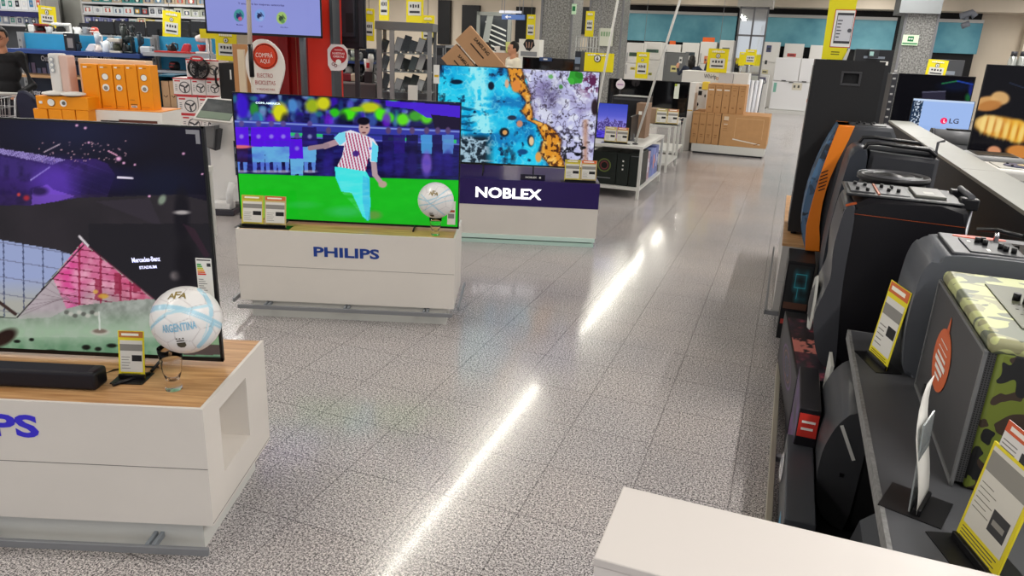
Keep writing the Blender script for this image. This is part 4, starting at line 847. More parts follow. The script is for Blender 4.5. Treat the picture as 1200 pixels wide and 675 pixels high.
# --- product boxes below
def print_fn(kind):
    def f(u, v):
        p = Pic(u, v, '1b1822'); n = fbm(u, v, 7, 5); n2 = fbm(u, v, 22, 8)
        if kind == 'ring':
            p.mix(np.clip(n-.4, 0, 1), '2a2440'); d = np.hypot((u-.5)/1.0, (v-.45)*1.1)
            p.mix(np.clip(1-np.abs(d-.3)/.03, 0, 1), '7a4a8c'); p.mix(np.clip(1-np.abs(d-.22)/.015, 0, 1), 'b06a50'); p.mix(np.clip(1-np.abs(d-.13)/.02, 0, 1), '4a5ca0'); p.mix((d < .1)*1., '2c2c38')
        if kind == 'flame':
            p.mix(np.clip(n2*2-.9, 0, 1), 'c0465a'); p.mix(np.clip(n*2-1.1, 0, 1), '46304a'); p.mix((np.abs(v-.5) < .12)*(n2 > .45)*1., 'd07a70')
        if kind == 'purple':
            p = Pic(u, v, '38254a'); p.mix(np.clip(n*2-.8, 0, 1), '7a4f9a'); p.mix((v > .6)*np.clip(n2*2-.8, 0, 1), '9a3f8c'); p.ell(.5, .35, .2, .1, '15141a', .2)
        if kind == 'cyan':
            p = Pic(u, v, '15171a'); 
            for (x0, y0, x1, y1) in ((.35, .2, .8, .2), (.35, .2, .35, .5), (.8, .2, .8, .5), (.35, .5, .8, .5), (.5, .5, .5, .75), (.5, .75, .85, .75)): p.line(x0, y0*1., x1, y1*1., .02-.3, '3fc4d8'); p.mix(((u > min(x0, x1)-.01)*(u < max(x0, x1)+.01)*(v > min(y0, y1)-.006)*(v < max(y0, y1)+.006))*1., '37b4c8')
            p.mix((v > .85)*1., '5a3a2c')
        if kind == 'city':
            p = Pic(u, v, '6a6ad8'); p.mix(1-np.clip(v*2, 0, 1), '3a48b8'); p.mix(np.clip((v-.35)*3, 0, 1)*.8, 'a9a0e8')
            h = .55-.12*np.clip(1-np.abs(u-.32)/.10, 0, 1)**.5*(np.abs(u-.32) < .1)-.08*(np.abs(u-.62) < .05)-.06*(np.abs(u-.78) < .09)-.04*vnoise(u*22, u*0, 3)
            p.mix((v > h)*(v < .78)*1., '4c3f86'); p.mix((v > h)*(v < .78)*(vnoise(u*40, v*40, 5) > .6)*1., '8f86d8'); p.mix((v > .78)*1., '3a2fae'); p.mix((v > .78)*(vnoise(u*9, v*40, 7) > .55)*1., '5a48d8')
            p.mix((np.abs(u-.32) < .006)*(v > .36)*(v < .44)*1., '4c3f86')
        return p.c
    return f
def printed(par, a0, a1, y, z0, z1, kind, o='F', nx=60, nz=60, name='printed_panel', m=None):
    ob = paint_grid(name, par, a0, a1, 0, z0, z1, nx, nz, print_fn(kind), m or M_PRINT)
    if o == 'F': ob.location = (0, y, 0)
    if o == 'L': ob.location = (y, 0, 0); ob.rotation_euler = (0, 0, -math.pi/2)
    if o == 'T': ob.location = (0, 0, y); ob.rotation_euler = (-math.pi/2, 0, 0)
    return ob
# box under the large party speaker
t = thing('product_box', 'black product box with a purple ring picture, beneath the large party loudspeaker', 'box', 'R', .205, 3.33, .05, .07)
b = B(mat('131317', .45)); b.box(0, .62, 0, .96, 0, .282, bev=.003); b.build('carton', t)
printed(t, -.85, -.02, -.001, .02, .27, 'ring', 'L', 90, 40); printed(t, .01, .61, .2825, .01, .85, 'flame', 'T', 60, 90)
# second box, farther, with cyan line drawing
t = thing('product_box', 'black product box with a cyan line drawing standing before the white plinth', 'box', 'R', .12, 4.6, .05)
b = B(mat('121216', .45)); b.box(0, .155, 0, .34, 0, .50, bev=.003); b.build('carton', t)
printed(t, .01, .145, -.001, .2, .48, 'cyan', 'F', 60, 70)
b = B(mat('b04038', .5)); b.box(.01, .14, -.002, -.001, .1, .13); b.build('red_print', t)
t = thing('product_box', 'plain black box supporting the blue-grey loudspeaker', 'box', 'R', .30, 4.33, .05)
b = B(mat('151519', .45)); b.box(0, .48, 0, .5, 0, .282, bev=.003); b.m(mat('55556a', .5)).box(.05, .3, -.001, 0, .1, .16); b.build('carton', t)
# purple box standing nearer
t = thing('product_box', 'black and purple product box in front of the low dark loudspeaker', 'box', 'R', .205, 2.84, .05)
b = B(mat('141218', .4)); b.box(0, .08, 0, .44, 0, .36, bev=.003); b.build('carton', t)
printed(t, -.43, -.01, -.001, .01, .35, 'purple', 'L', 50, 50)
b = B(mat('c9352c', .45)); b.box(.004, .076, -.0012, -.0002, .24, .34); b.m(PAPER).box(.016, .066, -.002, -.0012, .30, .31).box(.016, .06, -.002, -.0012, .27, .28); b.build('red_label', t)
t = thing('product_box', 'grey flat box leaning low by the floor rail at the near end of the rack', 'box', 'R', .18, 2.3, .05)
b = B(mat('3c3f45', .35)); b.box(0, .1, 0, .62, 0, .2, bev=.004); b.build('carton', t)
b = B(mat('4f9ac0', .3)); b.box(-.001, .0, .05, .2, .02, .1); b.build('blue_print', t)
b = B(CHROME); b.lathe([(.03, -.004), (.05, -.012), (.06, -.004)], (0, .48, .12), 'x', 28); b.m(BLK).lathe([(0, -.008), (.03, -.006)], (0, .48, .12), 'x', 28); b.build('chrome_ring', t)['label'] = 'chrome ring with black centre'
# low dark loudspeaker under the shelf
t = thing('loudspeaker', 'dark loudspeaker with a slanting white stripe, standing under the grey shelf', 'loudspeaker', 'R', .33, 2.62, .05)
hS = .49; Fp = [(.06, 0), (-.02, .05), (-.045, .2), (-.04, .32), (-.01, .42), (.04, hS), (.10, hS), (.09, 0)]
b = B(mat('3a3b3f', .42)); b.prism(chaikin(Fp, 2), 'y', 0, .5, bev=.006, smooth=True); b.build('front_bezel', t)
b = B(mat('1b1b1e', .5)); b.prism([(.09, 0), (.3, 0), (.3, hS), (.10, hS)], 'y', .005, .495, bev=.01); b.build('body', t)
b = B(mat('d8d8d4', .35)); b.plate((.035, -.0015, .36), .012, .14, 'F', .002, rot=.45); b.build('white_stripe', t)
b = B(BLK); b.box(.03, .045, -.002, 0, .22, .235); b.build('socket', t)
t = thing('loudspeaker', 'small dark angular loudspeaker at the near end under the grey shelf', 'loudspeaker', 'R', .40, 1.9, .05)
b = B(mat('37383c', .4)); b.prism([(0, 0), (-.03, .12), (.0, .26), (.05, .31), (.2, .31), (.2, 0)], 'y', 0, .4, bev=.008); b.build('body', t)
b = B(mat('6a6b70', .4)); b.plate((.03, -.001, .2), .012, .16, 'F', .002, rot=.1); b.build('side_trim', t)
# thin white standing board behind the low speaker
t = B(WHITE2).box(0, .012, 0, .17, 0, .44).build('white_board', None, W('R', .315, 3.135, .05), -YW); tag(t, 'thin white board standing between the low loudspeaker and the large one', 'board')

# --- speakers on the shelf
t = thing('loudspeaker', 'grey portable loudspeaker with orange handle recess on the shelf', 'loudspeaker', 'R', .53, 2.86, .602)
hS = .48; b = B(mat('55585e', .45, noise=.04, nscale=8)); b.prism(chaikin([(.07, 0), (-.0, .0), (-.025, .2), (-.01, .42), (.05, hS), (.42, hS), (.47, hS-.02), (.48, hS-.2), (.47, 0)], 3), 'y', 0, .37, bev=.018, smooth=True); b.build('body', t)
b = B(mat('55565a', .4)); b.box(.075, .40, .02, .35, hS-.004, hS+.006, bev=.004); b.build('top_plate', t)
b = B(mat('d2461e', .4)); b.disc((.21, .315, hS+.006), .09, 'T', .002, sc=(1, .28)); b.build('handle_recess', t)['label'] = 'orange handle recess'
b = B(mat('3d3e41', .4)); b.box(.13, .36, .04, .26, hS+.006, hS+.011, bev=.002); knobs(b, [(.18, .2), (.2, .17), (.24, .13), (.25, .1), (.27, .08), (.2, .21)], hS+.011, .009, .02); b.m(GLOSS).box(.30, .345, .06, .24, hS+.011, hS+.013); b.m(PAPER).box(.15, .16, .2, .22, hS+.011, hS+.012).box(.19, .2, .07, .1, hS+.011, hS+.012); b.build('control_panel', t)
b = B(CHROME); b.cyl((.26, .29, hS+.008), (.26, .29, hS+.04), .009, 10); b.m(BLK).tube([(.2, .33, hS+.035), (.26, .3, hS+.045), (.34, .29, hS+.035)], .008, 8); b.build('tripod_knob', t)

t = thing('loudspeaker', 'camouflage patterned loudspeaker with black perforated grille on the shelf', 'loudspeaker', 'R', .565, 2.09, .602)
L_, dpt, hS = .70, .46, .44
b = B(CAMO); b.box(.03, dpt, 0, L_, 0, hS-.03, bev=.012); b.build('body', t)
b = B(CAMOT); b.box(.006, dpt+.002, -.002, L_+.002, hS-.045, hS, bev=.018, seg=3); b.build('top_panel', t)['label'] = 'pale worn camouflage top'  # top panel takes the paler camouflage colours
b = B(GRILLE); b.box(.002, .032, .012, L_-.012, .012, hS-.04); b.build('grille', t)
b = B(mat('6e6f70', .35))
for (y0, y1, z0, z1) in ((0, L_, 0, .012), (0, .01, 0, hS-.04), (L_-.01, L_, 0, hS-.04), (0, L_, hS-.045, hS-.036)): b.box(-.003, .006, y0, y1, z0, z1, bev=.001)
b.build('grille_frame', t)
b = B(mat('d2663a', .5)); b.poly([(.12*math.cos(a_)*(1.0), .10*math.sin(a_)) for a_ in [2*math.pi*k/24 for k in range(24)]], (-.0, L_*.60, hS*.48), 'L', .0008); b.poly([(-.02, .09), (.02, .09), (.008, .14), (-.0, .145)], (-.0, L_*.60, hS*.48), 'L', .0008)
b.m(PAPER)
for k, (ww, hh2) in enumerate(((.06, .004), (.07, .004), (.07, .012), (.085, .022), (.06, .018), (.04, .012))): b.plate((-.0018, L_*.60, hS*.48+.055-k*.022), ww*1.8, hh2*.7, 'L', .0006)
b.build('orange_sticker', t)['label'] = 'oval orange sticker with pale print'
b = B(BLK); b.box(-.003, .004, .5, .56, .03, .07, bev=.002); b.build('badge', t)
b = B(mat('5f614f', .4)); b.box(.1, .36, .12, .56, hS, hS+.004, bev=.001); knobs(b, [(.15, .40), (.17, .37), (.2, .28), (.22, .22), (.25, .18), (.21, .24)], hS+.004, .011, .022); b.m(GLOSS).box(.30, .34, .2, .5, hS+.004, hS+.006)
b.m(mat('2c2d26', .5))
for k in range(12): b.plate((.13+.018*(k % 3), .2+.05*(k//3), hS+.0045), .008, .004, 'T', .0005)
b.build('control_panel', t)
t = thing('microphone', 'grey and black microphone lying on top of the camouflage loudspeaker', 'microphone', 'R', .76, 2.4, 1.064)
b = B(BLK); b.prism([(.04*math.cos(math.pi/3*k), .035*math.sin(math.pi/3*k)+.034) for k in range(6)], 'y', -.03, .04, bev=.005); b.build('head', t)
b = B(mat('6f7073', .4)); b.tube([(.0, .02, .036), (.05, .06, .045), (.12, .10, .055), (.22, .12, .05)], [.03, .032, .03, .022], 16); b.build('handle', t)
b = B(PAPER); b.tube([(.045, .056, .045), (.052, .062, .046)], .034, 18); b.build('white_ring', t)

# --- price signs on the shelf (standing across the shelf)
price_sign('yellow framed price sign standing at the far end of the grey shelf', 'R', .455, 2.97, .6, rz=-1.27, w_=.17, h_=.31, lean=.1, head='d06a3a')
def tall_sign(label, a, b_, z, rz, hi, tab=True, w_=.12, h_=.26, lean=.12, blank=False):
    t = thing('price_sign', label, 'price sign', 'R', a, b_, z, rz)
    k = B(mat('1a1a1c', .35)); k.box(-w_*.6, w_*.6, -.06, .09, 0, .003); k.build('base_plate', t)
    k = B(BLK); k.box(-w_*.5, w_*.5, -.008, .012, .003, .022, bev=.002); k.build('holder', t)
    T = lambda bb, n_, p_: (bb.bm.transform(Matrix.Translation((0, 0, .006)) @ Matrix.Rotation(-lean, 4, 'X')), bb.build(n_, p_))[1]
    if blank:
        k = B(mat('d9d7d2', .6)); V = []
        n = 10
        for i in range(n+1):
            zz = h_*i/n; yy = .05*math.sin(i/n*2.4)*(i/n); V += [(-w_/2*(1-.75*max(0, i/n-.6)/.4), yy, zz), (w_/2, yy, zz)]
        V += [(x, y+.0015, z_) for x, y, z_ in V]; m_ = 2*(n+1); P = []
        for i in range(n): P += [(2*i, 2*i+1, 2*i+3, 2*i+2), (m_+2*i+2, m_+2*i+3, m_+2*i+1, m_+2*i), (2*i, 2*i+2, m_+2*i+2, m_+2*i), (2*i+1, m_+2*i+1, m_+2*i+3, 2*i+3)]
        P += [(0, m_, m_+1, 1), (2*n, 2*n+1, m_+2*n+1, m_+2*n)]
        k.faces(V, P, True); T(k, 'leaflet', t)
        k = B(mat('c9d0d2', .1, trans=.6)); k.box(-w_*.45, w_*.5, .018, .022, 0, h_*.72); T(k, 'clear_holder', t); return t
    k = B(mat('e3d22e', .5)); k.box(-w_/2, w_/2, 0, .006, 0, h_, bev=.001); cd_ = T(k, 'card', t)
    k = B(mat('d6d2c8', .6)); k.box(-w_*.44, w_*.44, -.001, 0, h_*.2, h_*.97); k.m(mat('8f8c85', .6)).box(-w_*.44, w_*.44, -.0014, -.001, h_*.74, h_*.93)
    k.m(mat('5c5a4a', .6)); 
    for j in range(5): k.box(-w_*.42, w_*(.40-.06*(j % 2)), -.0014, -.0005, h_*(.03+.032*j), h_*(.03+.032*j)+h_*.008)
    for j in range(6): k.box(-w_*.4, -w_*(.02+.1*(j % 2)), -.0014, -.001, h_*(.38+.05*j), h_*(.38+.05*j)+h_*.006)
    k.m(mat('3a3a3c', .5)).box(w_*.02, w_*.38, -.002, -.001, h_*.32, h_*.52); k.m(mat('8f8c86', .5)).box(w_*.07, w_*.33, -.0024, -.002, h_*.39, h_*.44); T(k, 'printed_sheet', cd_)
    if tab:
        k = B(mat('dcd9d6', .6)); k.box(-w_*.40, w_*.40, .001, .003, h_*.97, h_*1.24); k.m(mat('cf5a34', .5)).box(-w_*.40, w_*.40, .0005, .001, h_*1.14, h_*1.24)
        k.m(mat('2c2c2e', .5)).box(w_*.05, w_*.33, .0004, .001, h_*1.0, h_*1.08); k.m(mat('efe6dc', .5)).box(-w_*.3, w_*.25, .0, .0005, h_*1.17, h_*1.21)
        for j in range(3): k.m(mat('7a7773', .6)).box(-w_*.36, -w_*.05, .0004, .001, h_*(1.0+.035*j), h_*(1.0+.035*j)+h_*.008)
        T(k, 'promotion_tab', cd_)
    return t
tall_sign('large yellow edged price sign with an orange tab at the near end of the shelf', .555, 1.75, .6, -1.27, 1, w_=.17, h_=.27)
tall_sign('bent white leaflet in a black base on the grey shelf, beside the camouflage loudspeaker',   .475, 1.945, .6, 1.22, 1, w_=.12, h_=.34, blank=True, lean=.05)

# --- far side of the partition: counter with speakers and televisions
t = thing('back_counter', 'dark counter behind the partition carrying more loudspeakers', 'counter', 'R', 1.9, 6.5, 0)
b = B(mat('303136', .5)); b.box(-.6, .7, -3.0, 4.6, 0, .82); b.build('body', t)
b = B(mat('8c8c8a', .5)); b.box(-.6, .7, -3.0, 4.6, .82, .85); b.build('top_board', t)
def flat_speaker(label, a, b_, wd, ln, h, m1, m2, kn=True, disc=False, z=.85, rz=0):
    t = thing('loudspeaker', label, 'loudspeaker', 'R', a, b_, z, rz)
    b = B(m1); b.box(-wd/2, wd/2, -ln/2, ln/2, 0, h, bev=.025, seg=3); b.build('body', t)
    b = B(m2); b.box(-wd*.38, wd*.38, -ln*.36, ln*.36, h-.002, h+.006, bev=.003); b.build('top_plate', t)
    if kn:
        b = B(BLK); knobs(b, [(-wd*.2+wd*.2*i, -ln*.15+ln*.28*j) for i in range(3) for j in range(2)], h+.006, .009, .014); b.build('knob', t)
    if disc:
        b = B(mat('3d4566', .35)); b.disc((0, 0, h+.006), min(wd, ln)*.3, 'T', .006); b.m(mat('c8b48a', .4)).disc((0, 0, h+.012), min(wd, ln)*.12, 'T', .004); b.build('turntable_disc', t)
    return t
t = thing('loudspeaker', 'grey cylindrical speaker lying on the counter behind the partition', 'loudspeaker', 'R', 1.56, 8.3, .85)
b = B(mat('6c6d70', .4)); b.tube([(-.22, 0, .2), (.22, 0, .2)], .075, 24); b.box(-.1, .1, -.06, .06, 0, .14); b.build('body', t)
b = B(mat('2e2f33', .4)); b.tube([(.22, 0, .2), (.25, 0, .2)], .08, 24); b.tube([(-.25, 0, .2), (-.22, 0, .2)], .08, 24); b.build('end_cap', t)
b = B(BLK); b.box(-.12, .1, -.03, .03, .27, .285, bev=.004); b.build('button_strip', t)
flat_speaker('light grey speaker with dark display behind the partition, next to the cylindrical one', 1.50, 6.62, .36, .4, .23, mat('8a8b8c', .4), mat('2a2b2e', .4), False)
flat_speaker('white music mixer with round disc on the counter behind the partition', 1.56, 5.95, .5, .45, .22, mat('cfcdc8', .4), mat('b5b4ae', .4), True, True)
flat_speaker('black loudspeaker with grey top nearest on the counter behind the partition', 1.62, 5.1, .5, .6, .2, mat('25262a', .4), mat('8a8b8c', .4), False)
flat_speaker('black loudspeaker low at the right edge behind the partition', 1.6, 4.2, .45, .5, .14, mat('1e1f22', .4), mat('4a4b4e', .4), True)
# televisions beyond
def pasta(u, v):
    p = Pic(u, v, '06050a'); X = 1130+u*0; n = fbm(u, v, .25, 3)
    for x, y, rx, ry, c, r in ((1155, 121, 15, 8, 'dba462', -.2), (1172, 115, 11, 8, 'dcae70', .1), (1160, 124, 14, 6, 'b97a3c', -.15), (1176, 150, 34, 13, 'e9a63c', .16), (1160, 145, 17, 10, 'f0c878', .05), (1192, 154, 14, 14, 'ecb23a', .2), (1165, 177, 8, 6, 'e09a70', .1), (1195, 178, 16, 8, 'd88a3c', .1), (1240, 130, 20, 10, 'dba462', .3), (1230, 170, 22, 12, 'e0952c', .1)): p.ell(x, y, rx, ry, c, .35, .95, r)
    for k in range(6): p.ell(1152+k*9, 146+k*2.2, 2.6, 11, 'fbe08a', .8, .7, .25); p.ell(1156+k*9, 147+k*2.2, 1.4, 11, 'b96a1c', .8, .6, .25)
    p.line(1183, 97, 1200, 103, 1.2, '3a4a6a', .6)
    return p.c
a0 = pl('R', 1131, 185, 6.9)[0]; z0_ = pl('R', 1131, 185, 6.9)[1]-.1; z1_ = pl('R', 1152, 75, 6.9)[1]
t, *_ = television('large television showing pasta spirals on black at the right edge', a0+.01, a0+1.25, 6.95, z0_, z1_, pasta, 160, 110, stand_z=.85, bez=.008, fr='R', feet=(.3, .8))
def spark(u, v):
    p = Pic(u, v, '08080c'); n = fbm(u, v, .4, 4)
    p.line(1104, 98, 1122, 95, 1.6, '2f9a48', .9); p.line(1122, 95, 1140, 99, 1.6, '2f5ad8', .9); p.ell(1138, 106, 3, 9, '1c2c90', .9, .8); p.ell(1134, 115, 3, 5, '1f7a3a', .9, .7); p.ell(1120, 101, 18, 6, '10204c', 1, .5)
    p.poly([(1081, 108), (1108, 107), (1108, 118), (1080, 118)], '2c2a3a'); p.line(1081, 108, 1108, 107, 1, '6a6a80')
    return p.c
a_, w_, z0_, z1_ = rc('R', 1050, 88, 1143, 150, 10.0)
t, *_ = television('dark television with a thin coloured light arc, beyond the partition', a_-w_/2, a_+w_/2, 10.25, .856, z1_, spark, 120, 90, stand_z=.85, bez=.01, fr='R', feet=(.2, .8))
a2, w2_, z02, z12 = rc('R', 1036, 90, 1049, 150, 10.2); b = B(mat('2c2d33', .5)); b.box(-.06, .0, .0, .5, 0, z1_-.85-.01)
b.m(LGREY)
for k in range(9): b.box(-.05, -.02, -.001, 0, .05+k*.09, .07+k*.09)
tag(b.build('product_box', None, W('R', a_-w_/2-.01, 10.2, .85), -YW), 'tall narrow dark box standing against the left edge of the dark television', 'box')
# monitor with logo
a_, w_, z0_, z1_ = rc('R', 1067, 117, 1141, 151, 9.65)
def mon(u, v):
    p = Pic(u, v, 'a3c0f4'); p.mix((u < .17)*1., '22364f'); n = vnoise(u*60, v*24, 3)
    p.mix((u < .17)*(u > .03)*(n > .6)*1., 'c8d4e4'); p.mix((v < .06)*1., 'c9dcf8'); p.mix((v > .8)*.3, '8fb0e8'); return p.c
t, w2, dz, hh = television('monitor with a pale blue start screen and round pink logo', a_-w_/2, a_+w_/2, 9.7, z0_-.06, z1_, mon, 120, 60, stand_z=.85, proj_pic=False, bez=.006, fr='R', feet=(.4, .6), name='monitor')
cxm = a_; lx, lz = pl('R', 1106, 141.5, 9.7); l = B(mat('c2184f', .5, emit=.8)); l.disc((lx-cxm, -.001, lz-.85), .035, 'F', .001); l.m(mat('f4d8e0', .5, emit=.8)).plate((lx-cxm+.0, -.0035, lz-.85), .006, .035, 'F', .001).plate((lx-cxm+.008, -.0035, lz-.85-.015), .02, .006, 'F', .001); l.build('round_logo', t)
lx, lz = pl('R', 1118, 142, 9.7); l = B(mat('3c3c50', .5, emit=.1)); l.text('LG', (lx-cxm, -.001, lz-.85), bold=.02, ext=.004, width=.095, height=.055); l.build('lettering', t)

# ================================================================== generic builders for the shop behind
def carton(name, label, fr, a, b_, z, w_, d_, h_, m=None, rz=0, group=None, marks=(), cat='box', M2=None):
    """marks: (kind, cx, cz, w, h, material [, text]) on the front, in box fractions"""
    t = thing(name, label, cat, fr, a, b_, z, rz, group); b = B(m or KRAFT)
    b.box(-w_/2, w_/2, 0, d_, 0, h_, bev=min(.006, w_*.04)); b.build('carton', t)
    if marks:
        k = B(BLK)
        for mi, mk in enumerate(marks):
            kind, cx, cz, ww, hh2, mt = mk[:6]; k.m(mt); x, z_ = (cx-.5)*w_, cz*h_; yy = -.0005-.0012*mi
            if kind == 'p': k.plate((x, yy, z_), ww*w_, hh2*h_, 'F', .001)
            elif kind == 'd': k.disc((x, yy, z_), ww*w_/2, 'F', .001)
            elif kind == 'r': k.disc((x, yy, z_), ww*w_/2, 'F', .0008); k.m(m or KRAFT).disc((x, yy-.0009, z_), ww*w_/2*.8, 'F', .0006)
            elif kind == 't': k.text(mk[6], (x, yy, z_), o=mk[7] if len(mk) > 7 else 'F', bold=.02, ext=.003, **({'width': ww*w_, 'height': hh2*h_}))
        k.build('print', t)
    return t
def sign(label, fr, px0, py0, px1, py1, b_, tilt=0, pole=True, th=.012, icon=True, panel=(.5, .38, .72, .42), zbase=0, group=None, name='promotion_sign', header=True, hang=False):
    if hang: pole = False
    a, w_, z0, z1 = rc(fr, px0, py0, px1, py1, b_); h_ = z1-z0
    t = thing(name, label, 'sign', fr, a, b_, z0 if not pole else zbase, 0, group); off = 0 if not pole else z0-zbase
    Mx = Matrix.Translation((0, 0, off)) @ Matrix.Rotation(tilt, 4, 'Y')
    b = B(YEL); b.box(-w_/2, w_/2, 0, th, 0, h_, bev=.002); b.build('board', t, M=Mx)
    if header:
        b = B(PAPER); n = 7; hw_ = w_*.62/n
        for i in range(n): b.box(-w_*.31+i*hw_, -w_*.31+i*hw_+hw_*.72, -.002, 0, h_*.84, h_*(.91+.012*(i % 3)))
        b.m(mat('6a6a30', .5)); b.box(-w_*.31, w_*.31, -.002, 0, h_*.815, h_*.825); b.build('header_print', t, M=Mx)
    if icon:
        b = B(mat('2b2418', .5)); r = w_*.11; b.disc((0, -.003, h_*.70), r, 'F', .003); b.m(PAPER).disc((0, -.005, h_*.70), r*.78, 'F', .002)
        b.m(mat('2b2418', .5)).plate((0, -.007, h_*.70+r*.15), r*.25, r*.8, 'F', .002).poly([(-r*.45, 0), (0, -r*.55), (r*.45, 0)], (0, -.007, h_*.70), 'F', .002); b.build('arrow_icon', t, M=Mx)
    if panel:
        cx, cz, pw, ph = panel; b = B(mat('dcdcd6', .5)); x = (cx-.5)*w_; b.plate((x, -.002, cz*h_), pw*w_, ph*h_, 'F', .002)
        b.m(mat('34343a', .5)); b.plate((x, -.004, (cz-.25*ph)*h_), pw*w_*.8, ph*h_*.16, 'F', .002)
        for i in range(4): b.plate((x+(i-1.5)*pw*w_*.2, -.004, (cz+.18*ph)*h_), pw*w_*.12, ph*h_*(.2+.06*(i % 2)), 'F', .002)
        b.build('picture_panel', t, M=Mx)
    if hang:
        b = B(STEEL); b.cyl((0, th/2, off+h_*.98), (0, th/2, 4.02-z0+off), .004, 6); b.build('hanging_cord', t)
    elif pole:
        b = B(STEEL); b.cyl((0, th+.01, 0), (0, th+.01, off+h_*.6), .01, 10); b.build('pole', t)
        b = B(DGREY); b.lathe([(0, 0), (.12, 0), (.12, .008), (.02, .02), (0, .02)], (0, th+.01, 0)); b.build('foot', t)
    return t

# ---------------- promotional signs
sign('yellow sign hanging over the far left shelves, beside the pale pillar', 'R', 45, 7, 65, 32, 13.6, tilt=.06, hang=True)
sign('yellow sign tilted before the row of black televisions at the left', 'D', 189, 13, 210, 45, 11.6, tilt=.10, hang=True)
sign('yellow sign above the black speaker box, left of the wooden boards', 'D', 252, 37, 277, 71, 8.35, tilt=.03, hang=True)
sign('small yellow sign partly hidden behind the lilac screen', 'D', 234, 34, 252, 45, 8.8, header=False, icon=False, panel=None)
sign('narrow yellow sign at the right edge of the dark television back', 'D', 427, 10, 438, 48, 8.9, icon=False, tilt=.03, hang=True)
sign('yellow sign cut by the top edge above the glass cabinet, left one', 'R', 444, -8, 456, 24, 12.6, icon=False, panel=(.5, .5, .7, .6), hang=True)
sign('yellow sign cut by the top edge above the glass cabinet, right one', 'R', 476, -8, 496, 28, 12.6, icon=False, panel=(.5, .5, .75, .45), hang=True)
sign('small yellow sign behind the right end of the glass cabinet', 'D', 494, 18, 509, 51, 10.3, hang=True)
sign('yellow sign leaning left of the granite pillar above the white cabinet', 'R', 617, 17, 627, 46, 15.5, icon=False, hang=True)
sign('tall narrow yellow sign on the wire cage right of the granite pillar', 'R', 686, 13, 696, 43, 15.0, icon=False, panel=(.5, .45, .7, .4), hang=True)
sign('wide yellow sign with arrow icon behind the coast television', 'R', 681, 62, 719, 84, 10.8, panel=None, hang=True)
sign('yellow sign on the white refrigerator in front of the teal wall', 'R', 745, 61, 760, 92, 15.5, hang=True)
sign('yellow sign standing on the white appliance display', 'R', 829, 57, 853, 85, 15.58, hang=True)
sign('yellow sign to the right of the white appliance display', 'R', 873, 58, 886, 76, 17.5, icon=False)
sign('small yellow sign partly hidden beside the mirrored pillar', 'R', 866, 61, 873, 77, 17.9, icon=False, panel=None)
sign('yellow sign at the foot of the right granite pillar', 'R', 1085, 70, 1109, 92, 12.3, tilt=.05)
sign('pale yellow sign on the shelf strip left of the orange kettle boxes', 'R', 108, 9, 116, 25, 15.8, icon=False, panel=None, header=False, hang=True)
# the big one standing on the tall loudspeaker
t = thing('promotion_sign', 'large yellow sign with red lined white panel, standing on the tall black loudspeaker', 'sign', 'R', .27, 5.42, 1.713)
(q0, z0_), (q1, z1_) = pl('R', 963, 66, 5.42), pl('R', 991, 66, 5.42); k_ = .11
b = B(mat('e6db1a', .5)); b.prism([(q0-.27, .0), (q1-.27, .0), (q1-.27+k_*.12, .42), (q0-.27-.01, .42)], 'y', 0, .006); b.build('board', t)
xm = (q0+q1)/2-.27
b = B(mat('c2402a', .5)); b.box(xm-.035, q1-.27+.016, -.002, 0, .075, .305); b.m(PAPER).box(xm-.031, q1-.27+.012, -.003, -.002, .08, .30); b.m(mat('3a3a40', .5)).box(xm-.018, q1-.27+.008, -.004, -.003, .1, .285); b.m(mat('cfd0d6', .5)).box(xm-.014, q1-.27+.006, -.005, -.004, .115, .27)
b.m(mat('55565e', .5))
for i in range(6): b.box(xm-.01, xm+.01+.004*(i % 3), -.006, -.005, .135+i*.02, .142+i*.02)
b.disc((q1-.27-.005, -.006, .18), .012, 'F', .001); b.build('picture_panel', t)
b = B(mat('5c5610', .5)); b.box(xm-.02, xm+.03, -.001, 0, .03, .036); b.box(xm-.02, xm+.03, -.001, 0, .044, .05); b.build('small_print', t)
b = B(WHITE2); b.prism([(q1-.285, 0), (q1-.262, 0), (q1-.25, .07), (q1-.262, .07)], 'y', -.012, -.002); b.build('white_clip', t)

# ---------------- kettle and juicer boxes at the left (orange)
ORB = mat('f0940f', .5, noise=.03, nscale=9); ORB2 = mat('f3a04a', .55); WHS = mat('dedcd8', .5)
Yk = 5.6
a_, w_, z0_, z1_ = rc('D', 104, 130, 190, 160, Yk); zt = z1_
carton('appliance_box', 'large white microwave oven box under the upright orange boxes', 'D', a_, Yk, .62, w_, .34, zt-.62, mat('e4e0da', .5), marks=(('p', .32, .80, .3, .1, mat('2e2e30', .5)), ('p', .30, .66, .26, .1, mat('2e2e30', .5)), ('p', .68, .70, .52, .34, mat('5c2f22', .4)), ('p', .73, .60, .5, .42, mat('4c4c50', .4)), ('p', .70, .58, .36, .3, mat('2a2a2e', .3)), ('t', .32, .80, .26, .05, PAPER, 'Realizador'), ('t', .30, .66, .2, .05, PAPER, 'De Mesa')))
b = B(ORB2); b.box(a_-w_/2, a_+w_/2, Yk, Yk+.34, zt, zt+.006)
o = tag(b.build('orange_sheet', None), 'orange sheet lying on top of the white microwave oven box', 'sheet')
zt += .006
